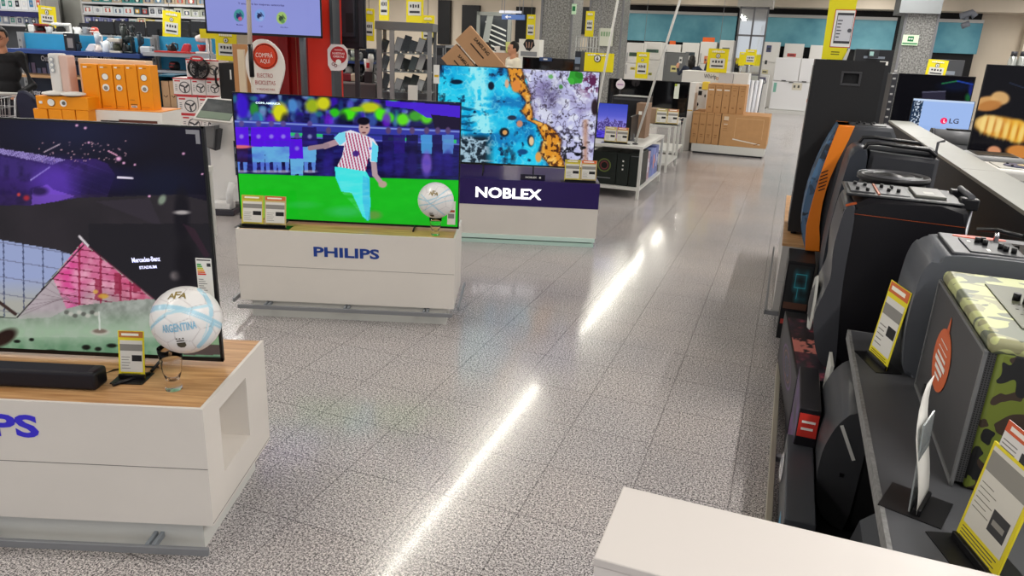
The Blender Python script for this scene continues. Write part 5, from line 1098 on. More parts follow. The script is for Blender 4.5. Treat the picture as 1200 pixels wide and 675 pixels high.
for i, (x0, x1, r) in enumerate(((97, 116, 0), (117, 133.5, 2), (132, 147, 2), (147.5, 161, 0), (161.5, 177, 2))):
    if i == 1: x1 = 133
    if i == 2: x0 = 133.6
    a2, w2_, _, z1b = rc('D', x0, 75+i*.4, x1, 128, Yk+.05)
    mk = [('p', .28, .93, .25, .03, PAPER), ('p', .55, .93, .3, .02, mat('c87a14', .5))]
    if r: mk += [('d', .45, .72, .5, 0, mat('6f4a1a', .5)), ('d', .47, .722, .44, 0, PAPER), ('d', .45, .48, .52, 0, PAPER), ('d', .45, .47, .3, 0, mat('8a8580', .5)), ('p', .4, .06, .6, .01, mat('b86a10', .5))]
    else: mk += [('p', .5, .12, .6, .012, mat('5a3a12', .5)), ('p', .5, .07, .5, .045, PAPER), ('p', .5, .07, .36, .018, mat('4a4a4a', .5)), ('p', .4, .22, .4, .012, mat('a86510', .5))]
    lb = ['leftmost upright orange box with a white label near its foot', 'upright orange box with two round pictures, second from the left', 'upright orange box with two round pictures in the middle of the row', 'upright orange box with a small white label, fourth from the left', 'rightmost upright orange box with two round pictures'][i]
    carton('appliance_box', lb, 'D', a2, Yk+.05+.004*i, zt, w2_*.985, .12, z1b-zt, ORB, group='upright orange appliance boxes', marks=mk)
a2, w2_, z0b, z1b = rc('D', 94, 70, 174, 128, Yk+.20)
carton('appliance_box', 'big pale orange and white box standing behind the upright orange boxes', 'D', a2, Yk+.20, zt, w2_*.98, .12, z1b-zt+.0, mat('eec9a4', .5), marks=())
# small stack at the left
Ys = 5.5
zb_ = None
for i, (x0, x1) in enumerate(((40, 56), (57.5, 73), (73.5, 88.5), (89.5, 104))):
    a2, w2_, z0b, z1b = rc('D', x0, 127.5, x1, 150, Ys)
    if zb_ is None: ztop = z1b
    carton('appliance_box', ['leftmost orange box in the lower row of the small left stack', 'second orange box in the lower row of the small left stack', 'third orange box in the lower row of the small left stack', 'rightmost orange box in the lower row of the small left stack'][i], 'D', a2, Ys, .62, w2_*.985, .3, ztop-.62, ORB, group='lower orange boxes of the small stack', marks=(('p', .3, .80, .25, .06, PAPER), ('p', .6, .80, .25, .04, mat('c87a14', .5))))
    zb_ = ztop
a2, w2_, z0b, z1b = rc('D', 42, 113, 103, 127.5, Ys)
carton('appliance_box', 'wide orange box with two round pictures lying across the small left stack', 'D', a2, Ys, ztop, w2_*.99, .3, z1b-ztop, ORB, marks=(('d', .30, .5, .15, 0, mat('8a5a1a', .5)), ('d', .29, .52, .13, 0, PAPER), ('d', .53, .5, .13, 0, PAPER), ('d', .54, .5, .07, 0, mat('6a6660', .5)), ('p', .1, .5, .06, .2, PAPER)))
zc = z1b
# white tower appliance
a2, w2_, z0b, z1b = rc('D', 58, 63, 80, 110, Ys+.12)
t = thing('tower_heater', 'white and pink tower appliance with round knobs on the small orange stack', 'appliance', 'D', a2, Ys+.12, zc)
b = B(mat('d9d6d3', .4)); b.box(-w2_/2, w2_*.05, 0, .12, .01, z1b-zc, bev=.012); b.build('body', t)
b = B(mat('d8b8ac', .45)); b.box(w2_*.05, w2_/2, .005, .115, .01, z1b-zc-.01, bev=.01); b.build('front_grille', t)
for k in range(3):
    b = B(mat('a9aeb4', .3)); b.disc((-w2_*.26, -.006, (z1b-zc)*(.60+.13*k)), .018, 'F', .006, 18); b.m(PAPER).disc((-w2_*.26, -.009, (z1b-zc)*(.60+.13*k)), .011, 'F', .004, 18); b.build('knob', t)
b = B(mat('e8e6e4', .4)); b.box(-w2_*.6, w2_*.6, -.02, .14, 0, .012, bev=.004); b.build('base', t)
# robot vacuum-like flat white things
for i, (x, lb) in enumerate(((62, 'flat white kitchen scale lying on the left of the small orange stack'), (84, 'flat white kitchen scale lying on the right of the small orange stack'))):
    aa, zz_ = pl('D', x, 109, Ys+.02); t = thing('kitchen_scale', lb, 'kitchen scale', 'D', aa, Ys-.0+.06-(.0), zc, group=None)
    b = B(WHS); b.lathe([(0, .006), (.065, .006), (.085, .014), (.08, .024), (.03, .034), (0, .036)], (0, -.02, 0), seg=28); b.build('body', t); b = B(BLK); b.lathe([(0, 0), (.05, 0), (.05, .008), (0, .008)], (0, -.02, 0), seg=20); b.build('foot', t)
# table below both stacks
t = thing('display_table', 'low white table carrying the stacks of orange boxes', 'table', 'D', (pl('D', 38, 150, Ys)[0]+pl('D', 192, 150, Yk)[0])/2, Ys-.05, 0)
tw = (pl('D', 192, 150, Yk)[0]-pl('D', 38, 150, Ys)[0])/2+.06
b = B(WHITE2); b.box(-tw, tw, 0, .85, .58, .62); b.build('tabletop', t)
for x in (-tw+.03, tw-.03):
    for y in (.03, .82): b = B(WHITE2); b.box(x-.02, x+.02, y-.02, y+.02, 0, .58); b.build('leg', t)

# ---------------- white kiosk totem
t = thing('touch_kiosk', 'white curved kiosk with a tilted touch screen and a card reader', 'kiosk', 'D', -2.78, 7.2, 0)
# base, stem, screen
def kx(px, py, y=7.2): a, z = pl('D', px, py, y); return a+2.78, z
b = B(mat('3c3a42', .4)); x0 = kx(247, 245)[0]; x1 = kx(281, 250)[0]; b.box(x0, x1, -.15, .35, 0, .06, bev=.01); b.build('foot', t)
b = B(mat('e6e5e3', .3)); pts = [kx(247, 238), kx(284, 240), kx(284, 130), kx(270, 122), kx(247, 122), kx(245, 165)]; b.prism([(p[0], max(p[1], .06)) for p in pts], 'y', .0, .18, bev=.03)
b.prism([(kx(247, 238)[0], .06), (kx(276, 238)[0], .06), (kx(276, 228)[0], .13), (kx(252, 226)[0], .13)], 'y', -.14, .0, bev=.01); b.build('column', t)
b = B(WHS); q = [kx(226, 139, 6.9), kx(271, 144, 6.9), kx(285, 118, 7.18), kx(242, 114, 7.18)]
V = []
for (x, z), y in zip(q, (-.3, -.3, -.02, -.02)): V.append((x, y, z))
V2 = [(x, y+.03, z-.02) for x, y, z in V]; b.faces(V+V2, [(0, 1, 2, 3), (7, 6, 5, 4), (0, 4, 5, 1), (1, 5, 6, 2), (2, 6, 7, 3), (3, 7, 4, 0)]); b.build('screen_housing', t)
c_ = sum((Vector(v) for v in V), Vector())/4; n_ = (Vector(V[1])-Vector(V[0])).cross(Vector(V[3])-Vector(V[0])).normalized()
b = B(mat('54585a', .12, noise=.35, nscale=9)); b.faces([c_+(Vector(v)-c_)*.88+n_*.003 for v in V], [(0, 1, 2, 3)])
b.m(mat('7f8f80', .3)).faces([c_+(Vector(v)-c_)*.86+n_*.005 for v in (V[0], V[1], tuple(Vector(V[1]).lerp(Vector(V[2]), .35)), tuple(Vector(V[0]).lerp(Vector(V[3]), .35)))], [(0, 1, 2, 3)]); b.build('screen', t)
b = B(mat('6c6e70', .5)); x0, zt_ = kx(240, 147); x1, zb2 = kx(258, 172); b.prism([(x0, zt_), (x1+.03, zt_+.02), (x1, zb2), (x0+.03, zb2+.02)], 'y', -.16, -.04, bev=.008); b.m(DGREY).prism([(x1-.06, zt_-.0), (x1+.05, zt_-.02), (x1+.01, zb2-.02), (x1-.05, zb2)], 'y', -.14, -.02, bev=.006); b.build('card_reader', t)
b = B(mat('dcdcdc', .3)); x, z = kx(274, 235); b.tube([(x, -.1, .07), (x, -.1, .2), (x+.03, -.08, .32)], .035, 12); b.build('side_post', t)
b = B(mat('26304a', .4)); x, z = kx(277, 176); b.box(x-.02, x+.05, -.01, 0, kx(277, 205)[1], kx(277, 165)[1]); b.m(mat('b8c4d4', .4)).box(x-.01, x+.04, -.012, -.01, kx(277, 180)[1], kx(277, 172)[1]).box(x-.01, x+.04, -.012, -.01, kx(277, 196)[1], kx(277, 189)[1]); b.build('side_sign', t)
# pale floor platform behind the kiosk
t = B(mat('d9c6ae', .5)).box(-.5, .85, 0, .34, 0, .05).build('platform', None, (-3.9, 7.55, 0)); tag(t, 'low pale wooden platform on the floor behind the kiosk', 'platform')

# ---------------- red column, lilac screen, teardrop sign
Yr = 8.0
t = thing('red_column', 'bright red clad column behind the football match television', 'column', 'D', 0, Yr, 0)
xa, xb = pl('D', 361, 60, Yr)[0], pl('D', 388, 60, Yr)[0]; xc = pl('D', 296, 80, Yr+.35)[0]
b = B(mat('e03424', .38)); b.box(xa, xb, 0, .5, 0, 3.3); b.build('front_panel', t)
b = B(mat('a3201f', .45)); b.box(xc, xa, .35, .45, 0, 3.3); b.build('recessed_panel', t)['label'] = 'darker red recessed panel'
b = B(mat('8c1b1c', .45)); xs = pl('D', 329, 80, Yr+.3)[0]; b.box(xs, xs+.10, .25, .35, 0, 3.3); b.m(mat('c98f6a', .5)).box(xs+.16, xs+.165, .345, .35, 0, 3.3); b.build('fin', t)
b = B(mat('5c6066', .35, metal=.5)); b.box(xb, xb+.03, -.02, .3, 0, 3.3); b.build('edge_profile', t)
t = thing('screen_post', 'grey steel post carrying the lilac screen', 'post', 'D', pl('D', 356, 80, Yr-.2)[0], Yr-.2, 0)
b = B(mat('6d7177', .35, metal=.5)); b.tube([(0, 0, 0.02), (0, 0, 3.2)], .034, 20); b.build('post', t)
b = B(DGREY); b.lathe([(0, 0), (.16, 0), (.16, .015), (.05, .03), (0, .03)]); b.build('base_plate', t)
b = B(DGREY); b.box(-.1, .08, -.06, -.03, 2.0, 2.3); b.build('bracket', t)
def kiosk(u, v):
    p = Pic(u, v, '8b92d6'); n = fbm(u, v, .04, 3); p.mix(n*.25, '9aa0e2')
    for x, y, c1, c2, c3_ in ((280, 18, '3f8f92', '1c1f55', 'd0507a'), (304.5, 18, '7ba2e0', '16163a', '9ab0e0'), (330, 21, '9ec06a', '243a28', '5a8a50')):
        p.ell(x, y, 6, 7.2, c1, .15); p.ell(x-.5, y+1, 2.8, 3.2, c2, .3, .9); p.ell(x+1.4, y+4, 2.4, 2.4, c3_, .3, .9); p.line(x-2.8, y-2.5, x+.5, y-1, .9, c2); p.line(x+1, y-3.4, x+4, y+1, .9, c2)
    return p.c
Yl = 7.62
a_, w_, z0_, z1_ = rc('D', 240, -6, 377, 42, Yl)
t, w2, dz, hh = television('wide lilac information screen mounted before the red column', a_-w_/2, a_+w_/2, Yl, z0_, z1_+.1, kiosk, 240, 90, stand_z=z0_, bez=.014, name='information_screen', thick=.03)
l = B(mat('4a4a8c', .5, emit=.15)); lx, lz = pl('D', 306, 5.5, Yl); l.text('Y encontrá las mejores categorías', (lx-a_, -.001, lz-z0_), bold=.02, ext=.002, width=.45, height=.026)
for px_, py_, tt in ((281, 29, 'Muebles'), (306, 31, 'Hogar'), (333, 32, 'Aire libre')): lx, lz = pl('D', px_, py_, Yl); l.text(tt, (lx-a_, -.001, lz-z0_), bold=.01, ext=.002, height=.014)
l.build('lettering', t)
# COMPRA AQUI sign
Yc = 7.0
t = thing('advertising_sign', 'white teardrop sign with a red circle reading COMPRÁ AQUÍ', 'sign', 'D', pl('D', 310, 80, Yc)[0], Yc, 0)
ox = pl('D', 310, 80, Yc)[0]
def cs(px, py): a, z = pl('D', px, py, Yc); return a-ox, z
pts = [cs(*p) for p in ((299, 47), (306, 45.5), (314, 47), (321, 52), (328, 60), (332, 69), (333.5, 80), (332, 90), (329, 100), (326, 110), (323, 125), (298, 125), (296, 110), (294.5, 100), (290, 88), (287.5, 76), (288, 64), (292, 54))]
b = B(mat('e2dcd6', .45)); b.prism(chaikin(pts, 1), 'y', 0, .03, bev=.003); b.build('board', t)
cx_, cz_ = cs(311, 66); r = (cs(325.5, 66)[0]-cs(296.5, 66)[0])/2
b = B(mat('d23f20', .45)); b.disc((cx_, -.003, cz_), r, 'F', .003, 48); b.m(mat('e2dcd6', .45)).disc((cx_, -.004, cz_), r*.93, 'F', .002, 48); b.m(mat('d23f20', .45)).disc((cx_, -.005, cz_), r*.88, 'F', .002, 48); b.build('red_circle', t)
l = B(mat('f3e9e2', .5)); x, z = cs(310, 64); l.text('COMPRÁ', (x, -.011, z), ext=.003, width=.155, height=.05); x, z = cs(311, 71.5); l.text('AQUÍ', (x, -.011, z), ext=.003, width=.09, height=.05)
l.m(mat('a8383a', .5)); x, z = cs(310.5, 88.5); l.text('ELECTRO', (x, -.002, z), ext=.003, width=.145, height=.036); x, z = cs(311, 97); l.text('BICICLETAS', (x, -.002, z), ext=.003, width=.185, height=.036); x, z = cs(311.5, 104.5); l.text('Y MUCHO MÁS', (x, -.002, z), ext=.003, width=.17, height=.024); l.build('lettering', t)
b = B(DGREY); b.box(-.2, .2, -.12, .16, 0, .02); b.build('foot', t); b = B(STEEL); b.box(-.02, .02, .03, .05, .02, 1.0); b.build('pole', t)
b = B(mat('e2dcd6', .45)); p0 = cs(294, 95); p1 = cs(326, 95); b.box(-.10, .10, .001, .029, .02, cs(310, 124)[1]+.02); b.build('lower_panel', t)
# white pole with black sleeve before it
pz = pl('D', 295.5, 90, 6.7); pt = pl('D', 292.5, 0, 6.7)
t = thing('banner_pole', 'pale pole with a black lower sleeve, before the teardrop sign', 'pole', 'D', pz[0], 6.7, 0)
zz = pl('D', 294, 52, 6.7)[1]; b = B(mat('d8cdbf', .5)); b.cyl((0, 0, zz), (pt[0]-pz[0]+.02, 0, 3.1), .019, 14); b.build('upper_pole', t)
b = B(BLK); b.cyl((0, 0, pz[1]), (0, 0, zz), .021, 14); b.build('black_sleeve', t); b = B(mat('bfb6ab', .5)); b.cyl((0, 0, .02), (0, 0, pz[1]), .014, 12); b.build('lower_pole', t); b = B(DGREY); b.lathe([(0, 0), (.16, 0), (.16, .015), (.03, .03), (0, .03)]); b.build('foot', t)
# wooden boards
for px0, px1, m_, lb in ((274, 295, mat('b98657', .5, noise=.06, nscale=6), 'tall brown wooden board left of the teardrop sign'), (279.5, 287, mat('dccbb0', .5), 'narrow pale wooden board leaning on the brown one')):
    Yb = 7.5 if px0 < 275 else 7.4; a_, w_, z0_, z1_ = rc('D', px0, 52 if px0 < 275 else 58, px1, 110, Yb); tag(B(m_).box(-w_/2, w_/2, 0, .04, 0, z1_).build('wooden_board', None, (a_, Yb, 0)), lb, 'board')
# black speaker box with handle on a stack of fan boxes
a_, w_, z0_, z1_ = rc('D', 257, 74, 278, 116, 7.9)
t = thing('loudspeaker', 'black box loudspeaker standing beside the fan boxes', 'loudspeaker', 'D', a_, 7.9, z0_)
b = B(mat('19191b', .5)); b.box(-w_/2, w_/2, 0, .3, 0, z1_-z0_, bev=.01); b.build('cabinet', t); b = B(PAPER); b.box(w_*.12, w_*.2, -.002, 0, (z1_-z0_)*.55, (z1_-z0_)*.82); b.build('lettering_strip', t)
b = B(BLK); b.tube([(-w_*.5, -.02, .12), (-w_*.62, -.03, .16), (-w_*.62, -.03, .28), (-w_*.5, -.02, .32)], .012, 8); b.build('handle', t)
tag(B(WHS).box(-.2, .2, -.02, .4, 0, z0_).build('pedestal', None, (a_, 7.9, 0)), 'pale pedestal below the black box loudspeaker', 'pedestal')

# ================================================================== centre: tables, monitors, cartons, appliances
def table(label, fr, a0, a1, b0, b1, h, legs=True, shelf=None, m=None, name='display_table', lw=.035):
    t = thing(name, label, 'table', fr, (a0+a1)/2, b0, 0); w2 = (a1-a0)/2; D = b1-b0; m = m or WHITE2
    b = B(m); b.box(-w2, w2, 0, D, h-.035, h, bev=.003); b.build('tabletop', t)
    for x in (-w2+lw/2, w2-lw/2):
        for y in (lw/2, D-lw/2): b = B(m); b.box(x-lw/2, x+lw/2, y-lw/2, y+lw/2, 0, h-.035, bev=.003); b.build('leg', t)
    if shelf:
        b = B(m); b.box(-w2, w2, .005, D-.005, shelf-.03, shelf); b.build('lower_shelf', t)
    return t
table('white table with monitors and black computer boxes, right of the coast television', 'R', -2.72, -1.58, 8.84, 10.4, .64, shelf=.135)
table('white table behind the first one, with television price cards', 'R', -3.4, -1.62, 11.2, 12.25, .70, shelf=.14)
table('third white table in the row, beneath the large black televisions', 'R', -3.6, -1.75, 12.75, 13.9, .68, shelf=.14)
DGB = mat('1c2320', .45, noise=.1, nscale=20)
def rbox(label, px0, py0, px1, py1, b_, z, d_, m, marks=(), name='product_box', group=None, hz=None, fr='R', cat='box'):
    a, w_, z0, z1 = rc(fr, px0, py0, px1, py1, b_); return carton(name, label, fr, a, b_, z if z is not None else z0, w_, d_, (hz or (z1-(z if z is not None else z0))), m, marks=marks, group=group, cat=cat)
rbox('black computer case box with a coloured ring picture under the first white table', 694, 178, 722, 215, 8.93, .137, .5, DGB, hz=.40, marks=(('d', .5, .58, .55, 0, mat('6a7a3a', .4)), ('d', .5, .58, .46, 0, mat('3a2a30', .4)), ('d', .5, .58, .34, 0, mat('7a3a3a', .4)), ('d', .5, .58, .26, 0, mat('101412', .4)), ('p', .5, .2, .6, .03, MGREY)))
rbox('black computer case box in the middle under the first white table', 722.5, 178, 737, 215, 8.93, .137, .5, DGB, hz=.40, marks=(('p', .5, .75, .12, .05, PAPER), ('p', .5, .62, .12, .04, PAPER), ('p', .5, .5, .12, .05, PAPER)))
rbox('plain black computer case box at the right under the first white table', 737.5, 180, 750, 215, 8.93, .137, .5, DGB, hz=.41, marks=(('p', .5, .9, .8, .02, MGREY),))
for k in range(4):
    t = carton('product_box', ['blue and pink printed box along the table side, nearest', 'blue and white printed box along the table side, second', 'blue and orange printed box along the table side, third', 'grey-blue printed box along the table side, farthest'][k], 'R', -1.80, 9.48+k*.21, .137, .36, .19, .36+.02*(k % 2), mat(['a98f98', '6f7fb4', '7b86c2', '6a74a8'][k], .5))
    b = B(mat(['d6d8e4', '3f4f94', 'e08a4c', 'c8ccdc'][k], .5)); b.box(.1795, .181, .03, .08, .1, .28); b.box(.1795, .181, .11, .15, .16, .22); b.build('side_print', t)
# monitor with purple city
a_, w_, z0_, z1_ = rc('R', 700, 121, 735, 158, 9.2)
MP = None
def city(u, v): return print_fn('city')(u, v)
t, w2, dz, hh = television('monitor showing a violet city skyline on the first white table', a_-w_/2, a_+w_/2, 9.2, .655, z1_, city, 90, 70, stand_z=.64, proj_pic=False, bez=.008, fr='R', feet=(.5,), name='monitor', thick=.02)
t.rotation_euler = (0, 0, -YW+.12)
price_sign('pair of price cards before the violet skyline monitor', 'R', pl('R', 722, 160, 8.95)[0], 8.95, .64, rz=.1, w_=.14, h_=.19, double=True, head='cdbb70', card2='cf6f4a', frame='d8c98a')
rbox('black desktop computer tower behind the violet skyline monitor', 716, 113, 757, 150, 10.0, .64, .4, mat('232326', .4), marks=(('p', .5, .93, .9, .05, mat('44454a', .4)), ('p', .84, .4, .1, .6, mat('3a3b40', .4))))
rbox('brown carton standing beside the black computer tower', 745, 121, 758, 150, 9.75, .64, .3, mat('8a705c', .7), marks=(('p', .4, .72, .3, .1, PAPER),))
t = thing('monitor', 'monitor seen edge-on at the right end of the first white table', 'monitor', 'R', -1.83, 9.2, .64)
b = B(BLK); b.prism([(0, .02), (.45, .02), (.45, .31), (0, .31)], 'x', -.012, .012, bev=.004); b.build('screen', t); b = B(MGREY); b.box(-.11, .05, .12, .32, 0, .012); b.box(-.02, .02, .2, .24, .01, .08); b.build('stand', t)
rbox('brown carton on the second white table, left one', 760, 127, 769, 152, 11.3, .70, .25, mat('9a806a', .7))
rbox('brown carton on the second white table, right one', 769.5, 130, 776, 150, 11.7, .70, .25, mat('a98c72', .7))
price_sign('pair of price cards on the second white table before the black televisions', 'R', pl('R', 779, 145, 11.25)[0]+.02, 11.27, .70, rz=.1, w_=.16, h_=.23, double=True, head='b9a86a', card2='c2785a', frame='c9bd8a')
# black televisions
a_, w_, z0_, z1_ = rc('R', 713, 93, 768, 125, 13.3)
television('black switched off television, left one behind the monitor table', a_-w_/2, a_+w_/2, 13.25, .70, z1_, None, stand_z=.68, fr='R', bez=.02)
a_, w_, z0_, z1_ = rc('R', 764, 95, 807, 140, 12.95)
t, w2, dz, hh = television('large black switched off television with a white label near the stacked cartons', a_-w_/2, a_+w_/2, 12.9, .70, z1_, None, stand_z=.68, fr='R', bez=.02, thick=.05)
lx, lz = pl('R', 793, 107, 12.9); b = B(mat('d8dccf', .5)); b.box(lx-a_-.04, lx-a_+.04, -.004, -.002, lz-.68-.12, lz-.68+.12); b.m(mat('9cae3a', .5)).box(lx-a_-.04, lx-a_+.0, -.005, -.004, lz-.68+.08, lz-.68+.12); b.build('energy_label', t)
# round pink tag sign on the rim
t = thing('round_sign', 'small round pale sign on a stem before the black televisions', 'sign', 'R', *[pl('R', 727, 100, 12.6)[0]], 12.6, 0)
zc = pl('R', 727, 99, 12.6)[1]; b = B(mat('ddd2da', .5)); b.disc((0, 0, zc), .075, 'F', .006); b.disc((0, 0, zc+.08), .02, 'F', .006, 14); b.m(mat('b08ab4', .5)).plate((0, -.007, zc), .1, .02, 'F', .002); b.build('disc', t); b = B(DGREY); b.cyl((0, .008, 0.0), (0, .008, zc), .008, 8); b.build('stem', t)
# grey long soundbar / television behind coast television
a_, w_, z0_, z1_ = rc('R', 612, 68, 673, 96, 10.3)
t, w2, dz, hh = television('wide black switched off television right behind the coast television', a_-w_/2, a_+w_/2, 10.3, z0_-.3, z1_, None, stand_z=.55, fr='R', bez=.02)
lx, lz = pl('R', 640, 69, 10.3); b = B(mat('3a4f78', .4)); b.box(lx-a_-.09, lx-a_+.09, -.03, -.002, lz-.55-.03, lz-.55+.02); b.m(PAPER).box(lx-a_-.03, lx-a_+.03, -.031, -.03, lz-.55-.015, lz-.55+.005); b.build('blue_tag', t)
tag(B(WHITE2).box(-.36, .36, 0, .3, 0, .55).build('display_stand', None, W('R', a_, 10.15, 0), -YW), 'white stand under the wide black television behind the coast television', 'display stand')
rbox('dark narrow tower with grey top beside the wide black television', 673, 60, 680, 96, 10.0, 0, .2, mat('2c3038', .5), marks=(('p', .5, .93, .9, .05, mat('7a8aa0', .5)), ('p', .5, .87, .7, .02, MGREY)))

# stacked television cartons on a white plinth (room frame)
Yp = 13.99
pa0 = pl('R', 810, 172, Yp-.03)[0]; pa1 = pl('R', 895, 180, Yp-.03)[0]; pc = (pa0+pa1)/2; pw = (pa1-pa0)/2
t = thing('carton_plinth', 'long low white plinth beneath the stacked brown cartons', 'plinth', 'R', pc, Yp-.03, 0)
b = B(WHITE2); b.box(-pw, pw, 0, 1.0, .03, .17, bev=.004); b.build('body', t); b = B(DGREY); b.box(-pw+.03, pw-.03, .03, .97, 0, .03); b.build('foot', t)
KM = mat('8a5f38', .7)
for i in range(4):
    a_, w_, z0_, z1_ = rc('R', 810+i*8.35, 134+i*.8, 818.2+i*8.35, 168, Yp)
    carton('television_carton', ['leftmost upright brown carton in the lower row', 'second upright brown carton in the lower row', 'third upright brown carton in the lower row', 'fourth upright brown carton, touching the long flat one'][i], 'R', a_, Yp, .17, w_*.98, .9, .56, KRAFT, group='upright cartons of the lower row', marks=(('p', .5, .62, .5, .03, KM), ('p', .5, .3, .4, .025, KM), ('p', .5, .24, .3, .02, KM), ('p', .5, .94, .8, .01, KM)))
a_, w_, z0_, z1_ = rc('R', 843.6, 140, 900, 172, Yp); fz = w_/.925
t = carton('television_carton', 'long brown television carton with a line drawing on its face, lower row', 'R', a_, Yp, .17, w_, .9, .56, mat('bd9163', .75, noise=.05, nscale=10), marks=(('p', .10, .86, .10, .12, mat('d8c4ac', .6)), ('p', .09, .78, .1, .02, KM), ('p', .1, .68, .08, .015, PAPER), ('p', .1, .60, .08, .01, KM), ('p', .1, .54, .08, .01, KM), ('p', .1, .48, .1, .01, KM)))
b = B(mat('d6b183', .6)); x0, x1, zt, zb = -.18*fz, .36*fz, .50, .15
for q in ((x0, x1, zt-.006, zt), (x0, x0+.006, zb, zt), (x1-.006, x1, zb, zt)): b.box(q[0], q[1], -.002, 0, q[2], q[3])
b.m(mat('e6e0d6', .5)).poly([(-.18, .02), (.30, -.05), (.30, -.065), (-.18, .0)], (0, -.003, .12), 'F', .001); b.m(KM).poly([(.2, -.06), (.3, -.03), (.3, -.04), (.2, -.075)], (0, -.004, .12), 'F', .001); b.build('line_drawing', t)
for i in range(5):
    a_, w_, z0_, z1_ = rc('R', 828+i*9.1, 100+i*.5, 828+i*9.1+8.9, 133, Yp+.06)
    carton('television_carton', ['leftmost upright brown carton in the upper row', 'second upright brown carton in the upper row', 'middle upright brown carton in the upper row', 'fourth upright brown carton in the upper row', 'rightmost upright brown carton in the upper row'][i], 'R', a_, Yp+.06, .73, w_*.98, .7, .50, KRAFT, group='upright cartons of the upper row', marks=((('p', .5, .80, .7, .035, PAPER),) if i < 3 else (('p', .5, .8, .5, .02, KM),))+(('p', .5, .88, .7, .012, KM), ('p', .5, .2, .3, .04, KM), ('p', .5, .62, .25, .02, KM), ('p', .5, .96, .8, .008, KM)))

# white appliance display with lettering
a_, w_, z0_, z1_ = rc('R', 799, 84, 859, 99, 15.6)
t = thing('appliance_display', 'long white appliance display with coloured lettering behind the stacked cartons', 'display stand', 'R', a_, 15.6, 0)
b = B(WHS); b.box(-w_/2, w_/2, 0, .9, z0_, z1_); b.build('header', t)
b = B(WHITE2); b.box(-w_/2+.1, w_/2, .2, .9, 0, z0_); b.build('body', t); b = B(mat('c9a37c', .5)); b.box(-w_/2, w_/2, -.002, .9, z0_-.03, z0_); b.build('edge_trim', t)
l = B(mat('3a3a40', .5)); lx, lz = pl('R', 837, 90.5, 15.6); l.text('Whirlp', (lx-a_-.08, -.002, lz), bold=.01, ext=.003, width=.24, height=.11); l.m(mat('c98a3a', .5)).text('ool', (lx-a_+.10, -.002, lz-.01), bold=.01, ext=.003, width=.12, height=.09); l.build('lettering', t)
b = B(mat('c9c7c8', .4)); lx0 = pl('R', 842, 92, 15.6)[0]-a_; lx1 = pl('R', 859, 92, 15.6)[0]-a_; b.box(lx0, lx1, -.004, 0, z0_, z1_); b.build('grey_panel', t)
a2, w2_, z02, z12 = rc('R', 859.5, 86, 877, 99, 15.6)
tag(B(WHS).box(-w2_/2, w2_/2, 0, .8, 0, z12).build('white_cabinet', None, W('R', a2, 15.6, 0), -YW), 'plain white cabinet at the right end of the lettered white display', 'cabinet')
# boxes in front of it
rbox('white washing machine box with a curved black picture, left of the upright cartons', 815, 97, 828, 131, 15.15, 0, .38, WHS, marks=(('p', .3, .92, .3, .03, DGREY), ('p', .35, .84, .4, .07, BLK), ('p', .85, .8, .12, .04, BLK), ('d', .15, .66, .4, 0, BLK), ('d', .1, .62, .3, 0, mat('c8a03a', .5)), ('p', .4, .56, .6, .025, mat('b8862c', .5))))
rbox('plain white box standing behind the large black television', 806, 97, 814, 130, 14.2, 0, .5, WHS, marks=(('p', .5, .6, .8, .015, mat('c2a23a', .5)),))
rbox('small yellow box on top of the pictured washing machine box', 823, 96, 830, 105, 15.12, None, .3, mat('f0cf4a', .5))
# stack of wrapped white bundles
t = thing('wrapped_bundle', 'leaning bundle of white and black wrapped tubes right of the upright cartons', 'bundle', 'D', pl('D', 881, 128, 15.4)[0], 15.4, 0)
rs = random.Random(5); x0 = pl('D', 873, 110, 14.9)[0]-pl('D', 881, 128, 14.9)[0]; x1 = pl('D', 890, 110, 14.9)[0]-pl('D', 881, 128, 14.9)[0]; zt = pl('D', 881, 93, 14.9)[1]
for k in range(8):
    x = x0+(x1-x0)*k/7; b = B(mat(['dfe2e8', 'a9b2c4', 'e8e8ea', '3a3c42'][k % 4], .4)); b.cyl((x*.8, .05*(k % 2), 0), (x+.04, .05*(k % 2), zt-.04*rs.random()), .035, 10); b.build('wrapped_tube', t)

# ---------------- refrigerators along the back
def fridge(label, px0, py0, px1, b_, split=.62, m=None, depth=.65, handle='l', stick=(), bottom=False, group=None, fr='R'):
    a, w_, _, z1 = rc(fr, px0, py0, px1, py0+40, b_); m = m or WHS
    t = thing('refrigerator', label, 'refrigerator', fr, a, b_, 0, group=group); b = B(m); b.box(-w_/2, w_/2, .04, depth, .06, z1, bev=.01); b.m(DGREY).box(-w_/2+.03, w_/2-.03, .08, depth-.05, 0, .06); b.build('body', t)
    zs = z1*split
    for (za, zb, nm) in ((.08, zs-.008, 'door'), (zs+.008, z1-.01, 'door')):
        b = B(m); b.box(-w_/2+.004, w_/2-.004, 0, .04, za, zb, bev=.008); d_ = b.build(nm, t)
        h_ = B(mat('8d8f92', .3, metal=.5)); x = -w_/2+.05 if handle == 'l' else w_/2-.05; L0 = min(.3, (zb-za)*.45)
        y0, y1 = (zb-.04-L0, zb-.04) if za < .2 else (za+.04, za+.04+L0); h_.box(x-.012, x+.012, -.03, -.018, y0, y1, bev=.003); h_.box(x-.008, x+.008, -.02, 0, y0, y0+.02); h_.box(x-.008, x+.008, -.02, 0, y1-.02, y1); h_.build('handle', d_)
    for (cx, cz, sw, sh, c) in stick:
        b = B(mat(c, .5)); b.plate(((cx-.5)*w_, -.002, cz*z1), sw*w_, sh*z1, 'F', .003)
        b.m(mat('3a3f44', .5)).plate(((cx-.5)*w_, -.006, cz*z1), sw*w_*.6, sh*z1*.3, 'F', .002); b.build('sticker', t)
    return t
